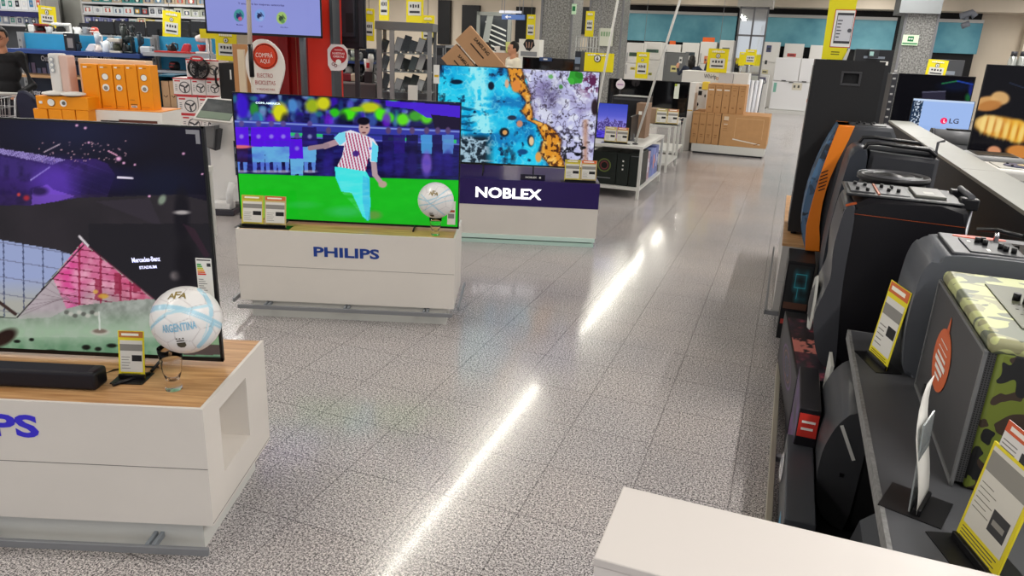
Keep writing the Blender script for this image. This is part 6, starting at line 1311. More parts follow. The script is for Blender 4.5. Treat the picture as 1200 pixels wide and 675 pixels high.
fridge('white two-door refrigerator, first right of the granite pillar by the teal wall', 733, 50, 752, 25, .68, stick=((.5, .82, .6, .06, '3f5a44'), (.5, .6, .3, .04, 'c8b84a')))
fridge('white refrigerator with a dark picture panel, second from the left', 753, 49, 774, 26, .72, stick=((.5, .86, .7, .05, '4a6a5a'), (.5, .5, .2, .04, 'a8a84a')))
fridge('dark grey refrigerator standing forward of the white ones', 777, 61, 802, 22.5, .99, mat('77797a', .35, metal=.3), stick=((.5, .74, .3, .1, 'd8d090'), (.78, .88, .15, .1, 'dcdcd8')))
fridge('white refrigerator with an orange sign on its top, behind the grey one', 775, 52, 796, 28.0, .7)
fridge('white refrigerator with a dark label, right of the grey one', 798, 50, 818, 28.0, .66, stick=((.5, .82, .55, .06, '3c4a50'),))
fridge('white refrigerator with a large orange picture panel', 819, 49, 838, 28.0, .66, stick=((.45, .72, .25, .12, 'd07a50'),))
fridge('white refrigerator left of the mirrored pillar', 841, 47, 858, 28.0, .7, stick=((.5, .86, .5, .06, '6a6f74'),))
fridge('tall white refrigerator right of the mirrored pillar', 889, 49, 912, 28.2, .70, stick=((.45, .9, .25, .1, '4a4f70'), (.4, .70, .12, .06, '444444'), (.4, .56, .35, .06, 'd0c8a0')))
fridge('white refrigerator with a red mark behind the low freezers', 917, 51, 940, 28.4, .6, stick=((.42, .83, .45, .05, 'c0504a'),))
fridge('white refrigerator partly behind the tall black loudspeaker', 947, 53, 968, 28.2, .6)
# forward pair of low wide freezers
a_, w_, z0_, z1_ = rc('R', 905, 68, 953, 127, 26.6)
t = thing('wide_refrigerator', 'wide white two-door refrigerator with dark handles, in front of the back row', 'refrigerator', 'R', a_, 26.6, 0)
b = B(WHS); b.box(-w_/2, w_/2, .04, .75, .1, z1_); b.build('body', t); zs = z1_*.58
for x0, x1, za, zb in ((-w_/2, w_*.12, zs+.01, z1_), (w_*.12+.01, w_/2, zs+.01, z1_), (-w_/2, w_/2, .12, zs-.01)):
    d_ = B(mat('e9e9ea', .25)).box(x0+.005, x1-.005, 0, .04, za, zb, bev=.01).build('door', t); h_ = B(BLK); xm = (x0+x1)/2; h_.box(xm-.12, xm+.02, -.03, -.0, zs-.035 if zb < z1_-.1 else zs+.01, zs-.01 if zb < z1_-.1 else zs+.035, bev=.004); h_.build('handle', d_)
b = B(mat('7fb8a8', .5)); b.plate((-w_*.42, -.003, zs*.80), .09, .3, 'F', .003); b.m(mat('d8d2c0', .5)).plate((w_*.12, -.003, zs*.86), .3, .22, 'F', .003); b.m(mat('55564f', .5)).plate((w_*.06, -.006, zs*.86), .06, .08, 'F', .002).plate((w_*.16, -.006, zs*.86), .06, .08, 'F', .002); b.m(mat('e0703a', .5)).plate((w_*.45, -.003, zs*.45), .1, .1, 'F', .003); b.build('sticker', t)
b = B(mat('d6d6d2', .5)); b.box(-w_/2-.1, w_/2+.1, -.1, .9, 0, .1); b.build('platform', t)
a_, w_, z0_, z1_ = rc('R', 886, 88, 897, 120, 25.5)
rbox('white appliance with a round dark emblem, right of the mirrored pillar', 886, 88, 899, 120, 25.2, 0, .6, WHS, marks=(('p', .5, .92, .5, .06, mat('6a6880', .5)), ('d', .6, .84, .45, 0, mat('44405c', .5)), ('d', .6, .84, .3, 0, WHS)), name='appliance', cat='appliance')
for x0, y0, x1, y1, lb in ((784, 47, 791, 52, 'small orange sign on top of the refrigerators behind the grey one'), (823, 43, 837, 50, 'orange sign with white lettering on top of the refrigerators')):
    a_, w_, z0_, z1_ = rc('R', x0, y0, x1, y1, 28.0); t = B(mat('e2672c', .5)).box(-w_/2, w_/2, 0, .03, 0, z1_-z0_).build('orange_sign', None, W('R', a_, 28.15, z0_-.02), -YW); tag(t, lb, 'sign')

# ---------------- leaning white poles
for (p0, b0, p1, lb) in (((705, 100), 8.6, (724, 0), 'slanting white pole rising behind the coast television'), ((757, 128), 9.0, (797, 0), 'slanting white pole rising from the monitor table')):
    A = pl('R', *p0, b0); C_ = pl('R', *p1, b0); k = (3.2-C_[1])/(C_[1]-A[1]); top = (C_[0]+(C_[0]-A[0])*k, 3.2); k0 = (A[1]-.645)/(C_[1]-A[1]); bot = (A[0]-(C_[0]-A[0])*k0, .645) if p0[0] > 710 else (A[0]-(C_[0]-A[0])*A[1]/(C_[1]-A[1]), 0)
    t = thing('slanting_pole', lb, 'pole', 'R', bot[0], b0 if p0[0] < 710 else b0, bot[1]); b = B(mat('dcdcd6', .4)); b.cyl((0, 0, .01), (top[0]-bot[0], 0, top[1]-bot[1]), .014, 12); b.build('rod', t); b = B(DGREY); b.cyl((0, 0, 0), (0, 0, .012), .035, 16); b.build('base', t)
# wire cage + notice + white cabinet by the pillar
a_, w_, z0_, z1_ = rc('R', 675, 43, 702, 62, 15.2)
t = thing('wire_cage', 'grey wire cage right of the granite pillar', 'cage', 'R', a_, 15.2, 0); b = B(mat('a6a8a8', .4, metal=.4))
for k in range(9): x = -w_/2+w_*k/8; b.cyl((x, 0, .0), (x, 0, z1_), .012, 6)
for zz_ in (z1_, z0_+.1, z0_-.2, .4, .02): b.cyl((-w_/2, 0, zz_), (w_/2, 0, zz_), .012, 6)
b.build('wire_front', t); b = B(mat('8f9190', .5)); b.box(-w_/2, w_/2, .05, .5, .02, z1_-.25); b.build('contents_panel', t)
a_, w_, z0_, z1_ = rc('R', 701, 33, 718, 54, 20.9)
t = thing('notice_board', 'pale notice with a green heading on the second granite pillar', 'notice', 'R', a_, 20.93, z0_); B(mat('c9ccbc', .5)).box(-w_/2, w_/2, 0, .02, 0, z1_-z0_).build('board', t); b = B(mat('7fa07a', .5))
for k in range(4): b.box(-w_*.35+k*w_*.18, -w_*.35+k*w_*.18+w_*.12, -.003, 0, (z1_-z0_)*.55, (z1_-z0_)*.8)
b.build('lettering', t)
t = thing('exit_sign', 'green emergency exit sign on the right granite pillar', 'sign', 'R', *[pl('R', 1066.5, 49, 19.45)[0]], 19.45, pl('R', 1066.5, 53, 19.45)[1])
b = B(mat('cfe6c4', .5, emit=.2)); b.box(-.16, .16, 0, .03, 0, .22); b.build('panel', t); b = B(mat('1f7a48', .5)); b.box(-.06, .06, -.003, 0, .08, .19); b.box(-.15, .15, -.003, 0, .02, .05); b.m(PAPER).plate((0, -.005, .135), .07, .015, 'F', .002).poly([(-.05, 0), (-.02, .025), (-.02, -.025)], (0, -.005, .135), 'F', .002).poly([(.05, 0), (.02, -.025), (.02, .025)], (0, -.005, .135), 'F', .002); b.build('pictogram', t)
t = thing('exit_sign', 'small green sign on the side edge of the nearer granite pillar', 'sign', 'R', pl('R', 673, 13, 17)[0], 16.95, pl('R', 673, 17, 17)[1])
b = B(mat('bcd8b8', .5, emit=.15)); b.box(-.05, .05, 0, .03, 0, .22); b.m(mat('1f7a48', .5)).box(-.035, .035, -.003, 0, .07, .17); b.build('panel', t)
# grey spray-like camera at the top right of the beige wall
t = thing('grey_fixture', 'grey wall fixture at the end of the black gap, upper right', 'fixture', 'R', pl('R', 1133, 25, 28.0)[0], 28.1, pl('R', 1133, 31, 28.0)[1]); b = B(mat('777b84', .4)); b.tube([(-.2, 0, .3), (.1, 0, .42), (.22, 0, .3)], .1, 10); b.tube([(-.1, 0, .0), (.1, 0, .1)], .09, 10); b.box(-.05, .05, 0, .3, .2, .4); b.build('body', t)
# dark display units behind the partition television, right
for (x0, y0, x1, y1, v_, c, lb) in ((1098, 70, 1128, 100, 13.2, '4a4c50', 'dark grey refrigerator-like unit beside the yellow sign at the right pillar'), (1000, 58, 1050, 100, 24.5, '26282c', 'dark appliance row below the teal wall panel, left of the right pillar')):
    a_, w_, z0_, z1_ = rc('R', x0, y0, x1, y1, v_); t = thing('display_unit', lb, 'display unit', 'R', a_, v_, 0); B(mat(c, .45)).box(-w_/2, w_/2, 0, .6, 0, z1_, bev=.01).build('body', t)
    b = B(mat('8a93a0', .4)); b.box(-w_*.3, w_*.2, -.003, 0, z1_*.88, z1_*.91); b.m(PAPER).box(w_*.1, w_*.3, -.003, 0, z1_*.80, z1_*.85); b.build('label_strip', t)
rbox('dark appliance with a small lit display on the row below the teal wall panel', 1018, 58, 1030, 68, 24.3, None, .15, mat('3a3c42', .4), marks=(('p', .3, .5, .4, .5, mat('a8d0cc', .5)),), name='appliance', cat='appliance')
# wall switches far right
for x, lb in ((1186, 'left one of two pale bottles standing behind the pasta television'), (1197, 'right one of two pale bottles standing behind the pasta television')):
    a_, z_ = pl('R', x, 74, 9.5); t = thing('steel_flask', lb, 'flask', 'R', a_, 9.5, .85); b = B(mat('a9aca8', .3, metal=.6)); b.lathe([(0, 0), (.06, 0), (.06, .55), (.04, pl('R', x, 66, 9.5)[1]-.85-.04), (.03, pl('R', x, 66, 9.5)[1]-.85), (0, pl('R', x, 66, 9.5)[1]-.85)], seg=20); b.build('body', t); b = B(DGREY); zz_ = pl('R', x, 66, 9.5)[1]-.85; b.cyl((0, 0, zz_), (0, 0, zz_+.05), .03, 14); b.build('cap', t)

# ================================================================== left side of the shop
BLUE = mat('2f93bf', .4, noise=.1, nscale=3); BLUED = mat('28407c', .45)
def zpx(fr, px, py, b_): return pl(fr, px, py, b_)[1]
def gondola(label, fr, px0, px1, b_, panels, boards, depth=.45, up=(0, 1), top=None, base=None, back=None):
    a0 = pl(fr, px0, 60, b_)[0]; a1 = pl(fr, px1, 60, b_)[0]; cx = (a0+a1)/2; pm = (px0+px1)/2
    t = thing('shelving_unit', label, 'shelving', fr, cx, b_, 0); ztop = zpx(fr, pm, top, b_)
    for f in up:
        x = a0+(a1-a0)*f-cx; b = B(mat('8d8f90', .45)); b.box(x-.03, x+.03, -.03, .03, 0, ztop)
        b.m(DGREY)
        for k in range(int(ztop/.09)): b.box(x-.006, x+.006, -.033, -.03, .04+k*.09, .07+k*.09)
        b.build('upright', t)
    for (y0, y1, m_) in panels: B(m_).box(a0-cx, a1-cx, .03, .05, zpx(fr, pm, y1, b_), zpx(fr, pm, y0, b_)).build('back_panel', t)
    out = []
    for (y, th, m_, dp) in boards:
        z = zpx(fr, pm, y, b_-dp); B(m_).box(a0-cx, a1-cx, -dp, .03, z-th, z).build('shelf_board', t); out.append(z)
    if base: B(mat(base, .5)).box(a0-cx, a1-cx, -.4, .05, 0, out[-1]*.35).build('base', t)
    return t, out, ztop
Yg = 10.4
g1, zs1, zt1 = gondola('blue backed shelving with dark poster panel behind the small orange stack', 'D', 27, 181, Yg, ((42, 60, BLUE), (64, 130, mat('1c2438', .45))), ((61, .05, BLUED, .42), (91, .03, mat('b08a62', .5), .42)), up=(0, .68, 1), top=41, base='1d1e24')
g2, zs2, zt2 = gondola('blue backed shelving right of the upright orange boxes', 'D', 184, 262, Yg+.02, ((44, 62, BLUE), (66, 125, BLUE)), ((63, .05, mat('a8adb4', .4), .4), (84, .03, mat('9aa0a8', .4), .4)), up=(0, 1), top=43, base='6c6f74')
# poster lettering and pictures on the dark panel of the first unit
l = B(mat('e8e8f0', .5)); cxg = g1.location.x
for px in (53, 88, 107, 123): x, z = pl('D', px, 68.5 if px < 100 else 67.5, Yg); l.text('Oster', (x-cxg, .028, z), bold=.02, ext=.003, width=.15, height=.07)
x, z = pl('D', 40, 108, Yg); l.text('Oster', (x-cxg, .028, z), bold=.02, ext=.003, width=.15, height=.07); l.build('lettering', g1)
b = B(mat('a78d78', .5)); rs = random.Random(2)
for px in range(33, 100, 6):
    x, z = pl('D', px, 82, Yg); b.m(mat(['a78d78', '5a6280', 'c8a988', '7a6a86'][px % 4], .5)).box(x-cxg-.03, x-cxg+.02, .022, .028, z-.08, z+.02+.08*rs.random())
b.build('poster_pictures', g1)

def appliance(kind, label, px, pytop, b_, z, c1, c2, w_=.2, fr='D', name=None):
    a = pl(fr, px, 60, b_)[0]; h_ = max(.1, zpx(fr, px, pytop, b_)-z); m1 = mat(c1, .35); m2 = mat(c2, .35)
    nm = name or {'coffee': 'coffee_maker', 'blender': 'blender', 'kettle': 'kettle', 'mixer': 'stand_mixer', 'toaster': 'toaster', 'iron': 'iron', 'fryer': 'air_fryer'}[kind]
    t = thing(nm, label, nm.replace('_', ' '), fr, a, b_, z); r = w_/2
    if kind == 'coffee':
        b = B(m1); b.box(-r, r, -.09, .09, 0, h_*.14, bev=.006); b.box(-r, r, .03, .09, h_*.14, h_*.9, bev=.006); b.box(-r, r, -.09, .09, h_*.74, h_, bev=.01); b.build('body', t)
        b = B(m2); b.lathe([(0, h_*.15), (r*.6, h_*.15), (r*.7, h_*.35), (r*.5, h_*.62), (0, h_*.64)], (0, -.03, 0), seg=20); b.build('jug', t)
    elif kind == 'blender':
        b = B(m1); b.lathe([(0, 0), (r*.8, 0), (r*.75, h_*.12), (r*.45, h_*.36), (0, h_*.36)], seg=20); b.build('motor_base', t)
        b = B(m2); b.lathe([(0, h_*.36), (r*.42, h_*.36), (r*.62, h_*.92), (0, h_*.92)], seg=20); b.build('jug', t); b = B(m1); b.lathe([(0, h_*.92), (r*.6, h_*.92), (r*.4, h_), (0, h_)], seg=16); b.build('lid', t)
        b = B(m1); b.tube([(r*.55, 0, h_*.82), (r*.95, 0, h_*.76), (r*.85, 0, h_*.5), (r*.48, 0, h_*.46)], .012, 8); b.build('handle', t)
    elif kind == 'kettle':
        b = B(m1); b.lathe([(0, 0), (r*.8, 0), (r*.9, h_*.1), (r*.75, h_*.55), (r*.5, h_*.8), (0, h_*.86)], seg=24); b.tube([(-r*.6, 0, h_*.45), (-r*1.1, 0, h_*.75)], [.022, .012], 10); b.build('body', t)
        b = B(m2); b.tube([(r*.55, 0, h_*.25), (r*1.1, 0, h_*.4), (r*1.05, 0, h_*.85), (r*.3, 0, h_*.95), (-.0, 0, h_*.84)], .012, 8); b.build('handle', t)
    elif kind == 'mixer':
        b = B(m1); b.box(-r, r*.9, -.07, .07, 0, h_*.12, bev=.01); b.box(r*.35, r*.85, -.05, .05, h_*.1, h_*.8, bev=.015); b.build('body', t)
        b = B(m1); b.tube([(-r, 0, h_*.82), (-r*.3, 0, h_*.86), (r*.8, 0, h_*.84)], [.035, .055, .04], 14); b.build('motor_head', t)
        b = B(m2); b.lathe([(0, h_*.14), (r*.35, h_*.14), (r*.6, h_*.5), (r*.58, h_*.5), (0, h_*.2)], (-r*.35, 0, 0), seg=22); b.build('bowl', t)
    elif kind == 'toaster':
        b = B(m1); b.box(-r, r, -.07, .07, 0, h_, bev=.02, seg=3); b.build('body', t); b = B(m2); b.box(-r*.8, r*.8, -.03, .03, h_-.002, h_+.004); b.box(r, r+.015, -.02, .02, h_*.5, h_*.65); b.build('slots', t)
    elif kind == 'iron':
        b = B(m2); b.prism([(-r, 0), (r, 0), (r*.9, h_*.12), (-r*.98, h_*.12)], 'y', -.05, .05, bev=.005); b.build('soleplate', t)
        b = B(m1); b.prism(chaikin([(-r*.95, h_*.12), (r*.85, h_*.12), (r*.9, h_), (-r*.1, h_), (-r*.5, h_*.5)], 2), 'y', -.04, .04, bev=.008); b.build('body', t)
    elif kind == 'fryer':
        b = B(m1); b.lathe([(0, 0), (r*.85, 0), (r, h_*.3), (r*.95, h_*.8), (r*.6, h_), (0, h_)], seg=24); b.build('body', t); b = B(m2); b.box(-.02, .02, -r-.06, -r*.9, h_*.35, h_*.5, bev=.006); b.box(-r*.5, r*.5, -r*1.0, -r*.8, h_*.7, h_*.84); b.build('handle', t)
    return t
# on the front shelf of unit one
zf, Yf = zs1[0], Yg-.22
t = rbox('black appliance box with a grey picture on the blue shelf', 75, 39, 88, 60, Yf-.05, zf, .12, mat('1b1a20', .45), fr='D', marks=(('p', .55, .45, .5, .55, mat('8c8684', .5)), ('p', .2, .88, .2, .05, PAPER)), name='appliance_box')
appliance('kettle', 'black kettle beside the black picture box on the blue shelf', 91.5, 49, Yf, zf, '25303c', '15161a', .09)
appliance('iron', 'white iron on the blue shelf, left of the white jugs', 108, 55, Yf, zf, 'e0e2e6', '8a94a8', .16)
appliance('blender', 'white blender with clear jug on the blue shelf', 116, 37, Yf, zf, 'e4d8d2', 'b9c4cc', .13)
appliance('kettle', 'white kettle on the blue shelf, right of the white blender', 126, 45, Yf, zf, 'dfe6ea', 'c2cad4', .14)
appliance('coffee', 'cream coffee maker on the blue shelf near the middle upright', 139, 45, Yf, zf, 'cfc9bc', '3c4030', .15)
appliance('blender', 'tall dark grinder on the blue shelf, right of the cream coffee maker', 147.5, 28, Yf, zf, '1c1f20', '2a3230', .14)
appliance('mixer', 'dark green coffee machine arm beside the tall grinder', 153, 43, Yf+.0, zf, '1f2a2c', '3a4a4c', .12, name='espresso_machine')
appliance('blender', 'narrow dark bottle shaped grinder near the right upright', 165, 38, Yf, zf, '20262c', '2c3a44', .10)
appliance('toaster', 'white toaster at the right end of the blue shelf', 173, 56, Yf, zf, 'bfc6ca', '55585c', .14)
# on the top of unit one (a cap board)
B(mat('9aa4a8', .4)).box(pl('D', 27, 60, Yg)[0]-cxg, pl('D', 181, 60, Yg)[0]-cxg, .06, .50, zt1-.03, zt1).build('top_board', g1)
for kind, lb, px, top, c1, c2, w_ in (('blender', 'dark blender on top of the shelving, leftmost', 37, 27, '1c2422', '2a3a34', .1), ('toaster', 'white toaster on top of the shelving, second from the left', 44, 34, 'd8d8d6', '4a4a4c', .1), ('coffee', 'black and red coffee maker on top of the shelving', 53, 28, '7a2420', '16161a', .12), ('kettle', 'steel kettle on top of the shelving', 62, 34, 'b8bcc0', '34363a', .11), ('coffee', 'large white and black coffee maker on top of the shelving', 76, 27, 'e2e2e0', '101013', .18), ('kettle', 'white kettle with black window on top of the shelving', 95, 30, 'e8e8e6', '18181c', .12), ('toaster', 'small steel toaster on top of the shelving beside the white kettle', 105, 34, '8a9098', '3a3c40', .07), ('fryer', 'red lidded white jug on top of the shelving, rightmost', 114, 32, 'c04a3c', 'd8cfc8', .1), ('blender', 'dark tall blender on top of the shelving behind the tall grinder', 157, 29, '1b1e20', '2a3034', .09)):
    appliance(kind, lb, px, top, Yg+.28, zt1, c1, c2, w_)
# unit two
zf2 = zs2[0]
appliance('kettle', 'black kettle with round body on the right blue shelf', 202, 50, Yg-.2, zf2, '141417', '2a2a2e', .14)
appliance('iron', 'red and white iron leaning on the right blue shelf', 218, 51, Yg-.2, zf2, 'c23a44', 'e4dcdc', .14)
appliance('mixer', 'white and red stand mixer with dark top on the right blue shelf', 240, 42, Yg-.2, zf2, 'dcd3cf', 'b02a34', .2)
appliance('fryer', 'black round air fryer on the lower right blue shelf', 203, 72, Yg-.2, zs2[1], '141417', '8a2a2a', .14)
tag(B(mat('c43a36', .5)).box(-.24, .24, -.05, .12, 0, .02).build('red_tray', None, (pl('D', 205, 62, Yg-.32)[0], Yg-.34, zf2)), 'flat red tray on the right blue shelf', 'tray')
# teal crate with kraft parcels
a_, w_, z0_, z1_ = rc('D', 183, 88, 208, 126, 9.3)
t = thing('teal_crate', 'open teal crate standing upright around two brown parcels', 'crate', 'D', a_, 9.3, 0); b = B(mat('1f5f78', .45))
for q in ((-w_/2, -w_/2+.02, z0_, z1_), (w_/2-.02, w_/2, z0_, z1_)): b.box(q[0], q[1], 0, .4, q[2], q[3])
b.box(-w_/2, w_/2, 0, .4, z1_-.02, z1_); b.box(-w_/2, w_/2, .38, .4, z0_, z1_); b.box(-w_/2, w_/2, 0, .4, z0_-.02, z0_); b.build('frame', t); b = B(mat('7d8084', .5)); b.box(-w_/2, w_/2+.05, -.02, .42, 0, z0_-.02); b.build('base', t)
for i, (x0, x1) in enumerate(((189.5, 198.5), (199, 207))):
    a2, w2_, _, z1b = rc('D', x0, 95, x1, 122, 9.35); t = carton('parcel', ['brown parcel with a curved dark mark in the teal crate, left', 'brown parcel in the teal crate, right'][i], 'D', a2, 9.35, z0_, w2_*.97, .2, z1b-z0_, mat('c9a27c', .7))
    b = B(mat('3a2a20', .6)); b.tube([(-w2_*.25, -.002, (z1b-z0_)*.45), (0, -.002, (z1b-z0_)*.38), (w2_*.25, -.002, (z1b-z0_)*.45)], .004, 6); b.build('curved_mark', t)
# fan boxes
Yn = 8.7; WR = mat('e9e2e0', .5); RD = mat('c8343c', .45); GR = mat('4a4a4e', .5)
zrow = {}
def fan_box(lb, x0, y0, x1, y1, row, fr='D'):
    a, w_, z0, z1 = rc(fr, x0, y0, x1, y1, Yn)
    if row not in zrow: zrow[row] = (zrow[row+1][1] if row+1 in zrow else z0, z1)
    z0, z1 = zrow[row]; w_ *= .975; h_ = z1-z0-.002
    t = thing('fan_box', lb, 'box', fr, a, Yn, z0, group='white fan boxes in the stack'); b = B(WR); b.box(-w_/2, w_/2, 0, .3, 0, h_); b.build('carton', t)
    b = B(RD); b.box(-w_/2, w_/2, -.001, .0, h_*.93, h_); b.box(-w_/2, w_/2, -.001, 0, 0, h_*.06); b.box(-w_*.42, -w_*.1, -.001, 0, h_*.78, h_*.86); b.build('red_band', t)
    b = B(GR); c_ = (w_*.14, -.001, h_*.46); r = min(w_, h_)*.33; b.ring(c_, r*.86, r, 'F', .002, 24); b.disc((c_[0], -.002, c_[2]), r*.16, 'F', .002, 14)
    for k in range(3): an = k*2.094+.5; b.plate((c_[0]+math.cos(an)*r*.48, -.002, c_[2]+math.sin(an)*r*.48), r*.7, r*.28, 'F', .002, rot=an+.25)
    for k in range(4): b.plate((-w_*.34, -.001, h_*(.3+.1*k)), w_*.12, h_*.03, 'F', .001)
    b.build('fan_picture', t); return t
fan_box('white fan box at the bottom left of the stack, mostly hidden', 213, 134, 236, 156, 4); fan_box('white fan box at the bottom right of the stack, behind the kiosk', 236.5, 134, 259, 156, 4)
fan_box('white fan box, left one in the third row of the stack', 208, 112, 232, 134, 3); fan_box('white fan box, right one in the third row of the stack', 232.5, 112, 257, 134, 3)
fan_box('white fan box, left one in the second row of the stack', 203, 91, 224, 112, 2); fan_box('white fan box, middle one in the second row of the stack', 224.5, 91, 241, 112, 2); fan_box('white fan box, right one in the second row of the stack', 241.5, 91, 257, 112, 2)
fan_box('white fan box, left one in the top row, behind the black fan', 218, 69, 238.5, 91, 1); fan_box('white fan box, right one in the top row of the stack', 239, 69, 257, 91, 1)
a_ = pl('D', 232, 130, Yn)[0]; tag(B(mat('8b8e92', .5)).box(-.26, .26, -.02, .42, 0, zrow[4][0]).build('stack_base', None, (pl('D', 236, 145, Yn)[0], Yn, 0)), 'grey base beneath the stack of fan boxes', 'base')
a_, z_ = pl('D', 233, 80, Yn-.06)
t = thing('fan', 'black round fan with a red oval badge in front of the fan boxes', 'fan', 'D', a_, Yn-.07, zrow[2][1]); zc = z_-zrow[2][1]
b = B(BLK); 
for k in range(9): b.lathe([(.008+.012*k, -.012), (.011+.012*k, -.014), (.014+.012*k, -.012)], (0, 0, zc), 'y', 24)
b.lathe([(.108, -.02), (.118, -.02), (.118, .03), (.108, .03), (.108, -.02)], (0, 0, zc), 'y', 28)
for k in range(12): an = k*math.pi/6; b.cyl((0, -.014, zc), (math.cos(an)*.11, -.014, zc+math.sin(an)*.11), .0025, 6)
b.build('guard', t)
b = B(mat('3a3a40', .4))
for k in range(3): an = k*2.094; b.plate((math.cos(an)*.05, .0, zc+math.sin(an)*.05), .09, .045, 'F', .004, rot=an+.4)
b.cyl((0, -.01, zc), (0, .02, zc), .02, 14); b.build('blades', t)
b = B(BLK); b.box(-.07, .07, -.03, .05, 0, .012, bev=.003); b.cyl((0, .03, .01), (0, .03, zc-.1), .012, 8); b.build('stand', t)
b = B(RD); b.disc((0, -.024, zc+.105), .075, 'F', .006, sc=(1, .38)); b.m(PAPER).plate((0, -.031, zc+.105), .09, .014, 'F', .002); b.build('badge', t)

# ---------------- far shelves with boxes (left background)
def shelf_unit(label, px0, px1, b_, rows, fr='R', upto=None, depth=.5):
    a0 = pl(fr, px0, 20, b_)[0]; a1 = pl(fr, px1, 20, b_)[0]; cx = (a0+a1)/2; pm = (px0+px1)/2
    ztop = zpx(fr, pm, upto, b_); t = thing('shelving_unit', label, 'shelving', fr, cx, b_, 0)
    for x in (a0-cx, a1-cx): B(LGREY).box(x-.03, x+.03, -.0, depth, 0, ztop).build('upright', t)
    B(mat('55585e', .6)).box(a0-cx, a1-cx, depth, depth+.03, 0, ztop).build('back_panel', t)
    zs = []
    for y in rows:
        z = zpx(fr, pm, y, b_); B(mat('d5d8dc', .4)).box(a0-cx, a1-cx, 0, depth, z-.05, z).build('shelf_board', t); zs.append(z)
    return a0, a1, zs
def box_row(a0, a1, b_, z, h_, n, cols, lab, grp, fr='R', fill=.94, marks=None, d_=.35, seed=1, name='product_box'):
    rs = random.Random(seed); w0 = (a1-a0)/n
    for i in range(n):
        c = cols[rs.randrange(len(cols))]; hh_ = h_*(.8+.2*rs.random()); mk = []
        c2 = mat(['3f7fae', '2c3a66', 'e0b23a', 'c44a3c', '3a8a7c', '1e2430', 'd8dce0'][rs.randrange(7)], .5)
        mk = [('p', .5, .45, .55, .5, c2), ('p', .5, .82, .6, .08, mat('30343c', .5) if rs.random() < .5 else PAPER), ('d', .5, .45, .3, 0, mat('9aa0a8', .5) if rs.random() < .5 else PAPER)]
        ordn = ['first', 'second', 'third', 'fourth', 'fifth', 'sixth', 'seventh', 'eighth', 'ninth', 'tenth', 'eleventh', 'twelfth', 'thirteenth', 'fourteenth'][i]
        carton(name, lab % ordn, fr, a0+w0*(i+.5), b_+.03, z, w0*fill, d_, hh_, mat(c, .5), marks=mk, group=grp)
a0, a1, zs = shelf_unit('tall shelving at the far left behind the small appliances', -30, 50, 15.2, (10.5, 28), upto=-14)
box_row(a0, a1, 15.2, zs[0], .36, 10, ['d8dce2', 'e6e8ea', '8fa4c0'], '%s box from the left on the upper far left shelf', 'boxes on the upper far left shelf', seed=3)
box_row(a0, a1, 15.2, zs[1], .27, 10, ['b9bcc0', '8a94a4', 'dadbdc', '5a6070'], '%s box from the left on the lower far left shelf', 'boxes on the lower far left shelf', seed=5)
b = B(mat('2b2e62', .45)); x0, z0_ = pl('R', -30, 19, 15.15); x1, z1_ = pl('R', 44, 12, 15.15); b.box(-(x1-x0)/2, (x1-x0)/2, 0, .02, 0, .13); l_ = b
tag(b.build('shelf_banner', None, W('R', (x0+x1)/2, 15.16, zs[0]-.19), -YW), 'dark blue banner strip along the far left shelf edge', 'banner')
a0, a1, zs = shelf_unit('long white shelving behind the black televisions at the left', 97, 244, 15.4, (4, 17.5, 30), upto=-16)
box_row(a0, a0+(a1-a0)*.42, 15.4, zs[1], .20, 5, ['e4eaec', 'd4e4ea'], '%s white box from the left on the long shelf', 'white boxes on the long shelf', seed=8)
box_row(a0+(a1-a0)*.42, a0+(a1-a0)*.66, 15.4, zs[1], .20, 4, ['2b3440', '3f5a68', 'dadee0'], '%s dark labelled box on the long shelf, right of the white boxes', 'dark labelled boxes on the long shelf', seed=9)
box_row(a0+(a1-a0)*.67, a1, 15.4, zs[1], .2, 5, ['d9c9b4', 'c4cabc', 'e0e4de'], '%s pale box at the right part of the long shelf', 'pale boxes at the right of the long shelf', seed=10)
box_row(a0, a0+(a1-a0)*.36, 15.4, zs[2], .16, 5, ['6a6fa4', '4d5590', '8a8fb8'], '%s violet box from the left on the lower long shelf', 'violet boxes on the lower long shelf', seed=11)
box_row(a0+(a1-a0)*.37, a1, 15.4, zs[2], .18, 9, ['dcd6b8', 'cdd4dc', 'd87a3c', 'c8cdd0', 'e2d27a'], '%s box on the lower long shelf, right of the violet ones', 'mixed boxes on the lower long shelf', seed=12)
box_row(a0, a1, 15.4, zs[0], .2, 12, ['b7a88f', 'cabfa6', '3b8a88', '8a8f8c'], '%s box from the left on the highest long shelf', 'boxes on the highest long shelf', seed=14)
# row of black televisions / microwave fronts
xs = [(94, 105), (105.5, 134), (134.5, 170.5), (171.5, 192), (206, 222), (222.5, 241)]
zt = None
bt = B(mat('303238', .5)); A0 = pl('D', 92, 40, 12.6)[0]; A1 = pl('D', 243, 40, 12.6)[0]; zb_ = zpx('D', 165, 43, 12.6)
tag(bt.box(-(A1-A0)/2, (A1-A0)/2, -.1, .5, 0, zb_).build('display_counter', None, ((A0+A1)/2, 12.6, 0)), 'dark counter under the row of black televisions at the left', 'counter')
for i, (x0, x1) in enumerate(xs):
    a_, w_, z0_, z1_ = rc('D', x0, 25+(i == 0)*2, x1, 43, 12.6)
    television(['narrow black screen, leftmost in the row behind the blue shelving', 'black television, second in the row behind the blue shelving', 'wide black television, third in the row behind the blue shelving', 'black television, fourth in the row, partly behind the yellow sign', 'black television, fifth in the row behind the right blue shelving', 'black television, last in the row, left of the lilac screen'][i], a_-w_/2, a_+w_/2, 12.6, zb_+.01, z1_, None, stand_z=zb_+.0, fr='D', bez=.012, group='black televisions in the left row')

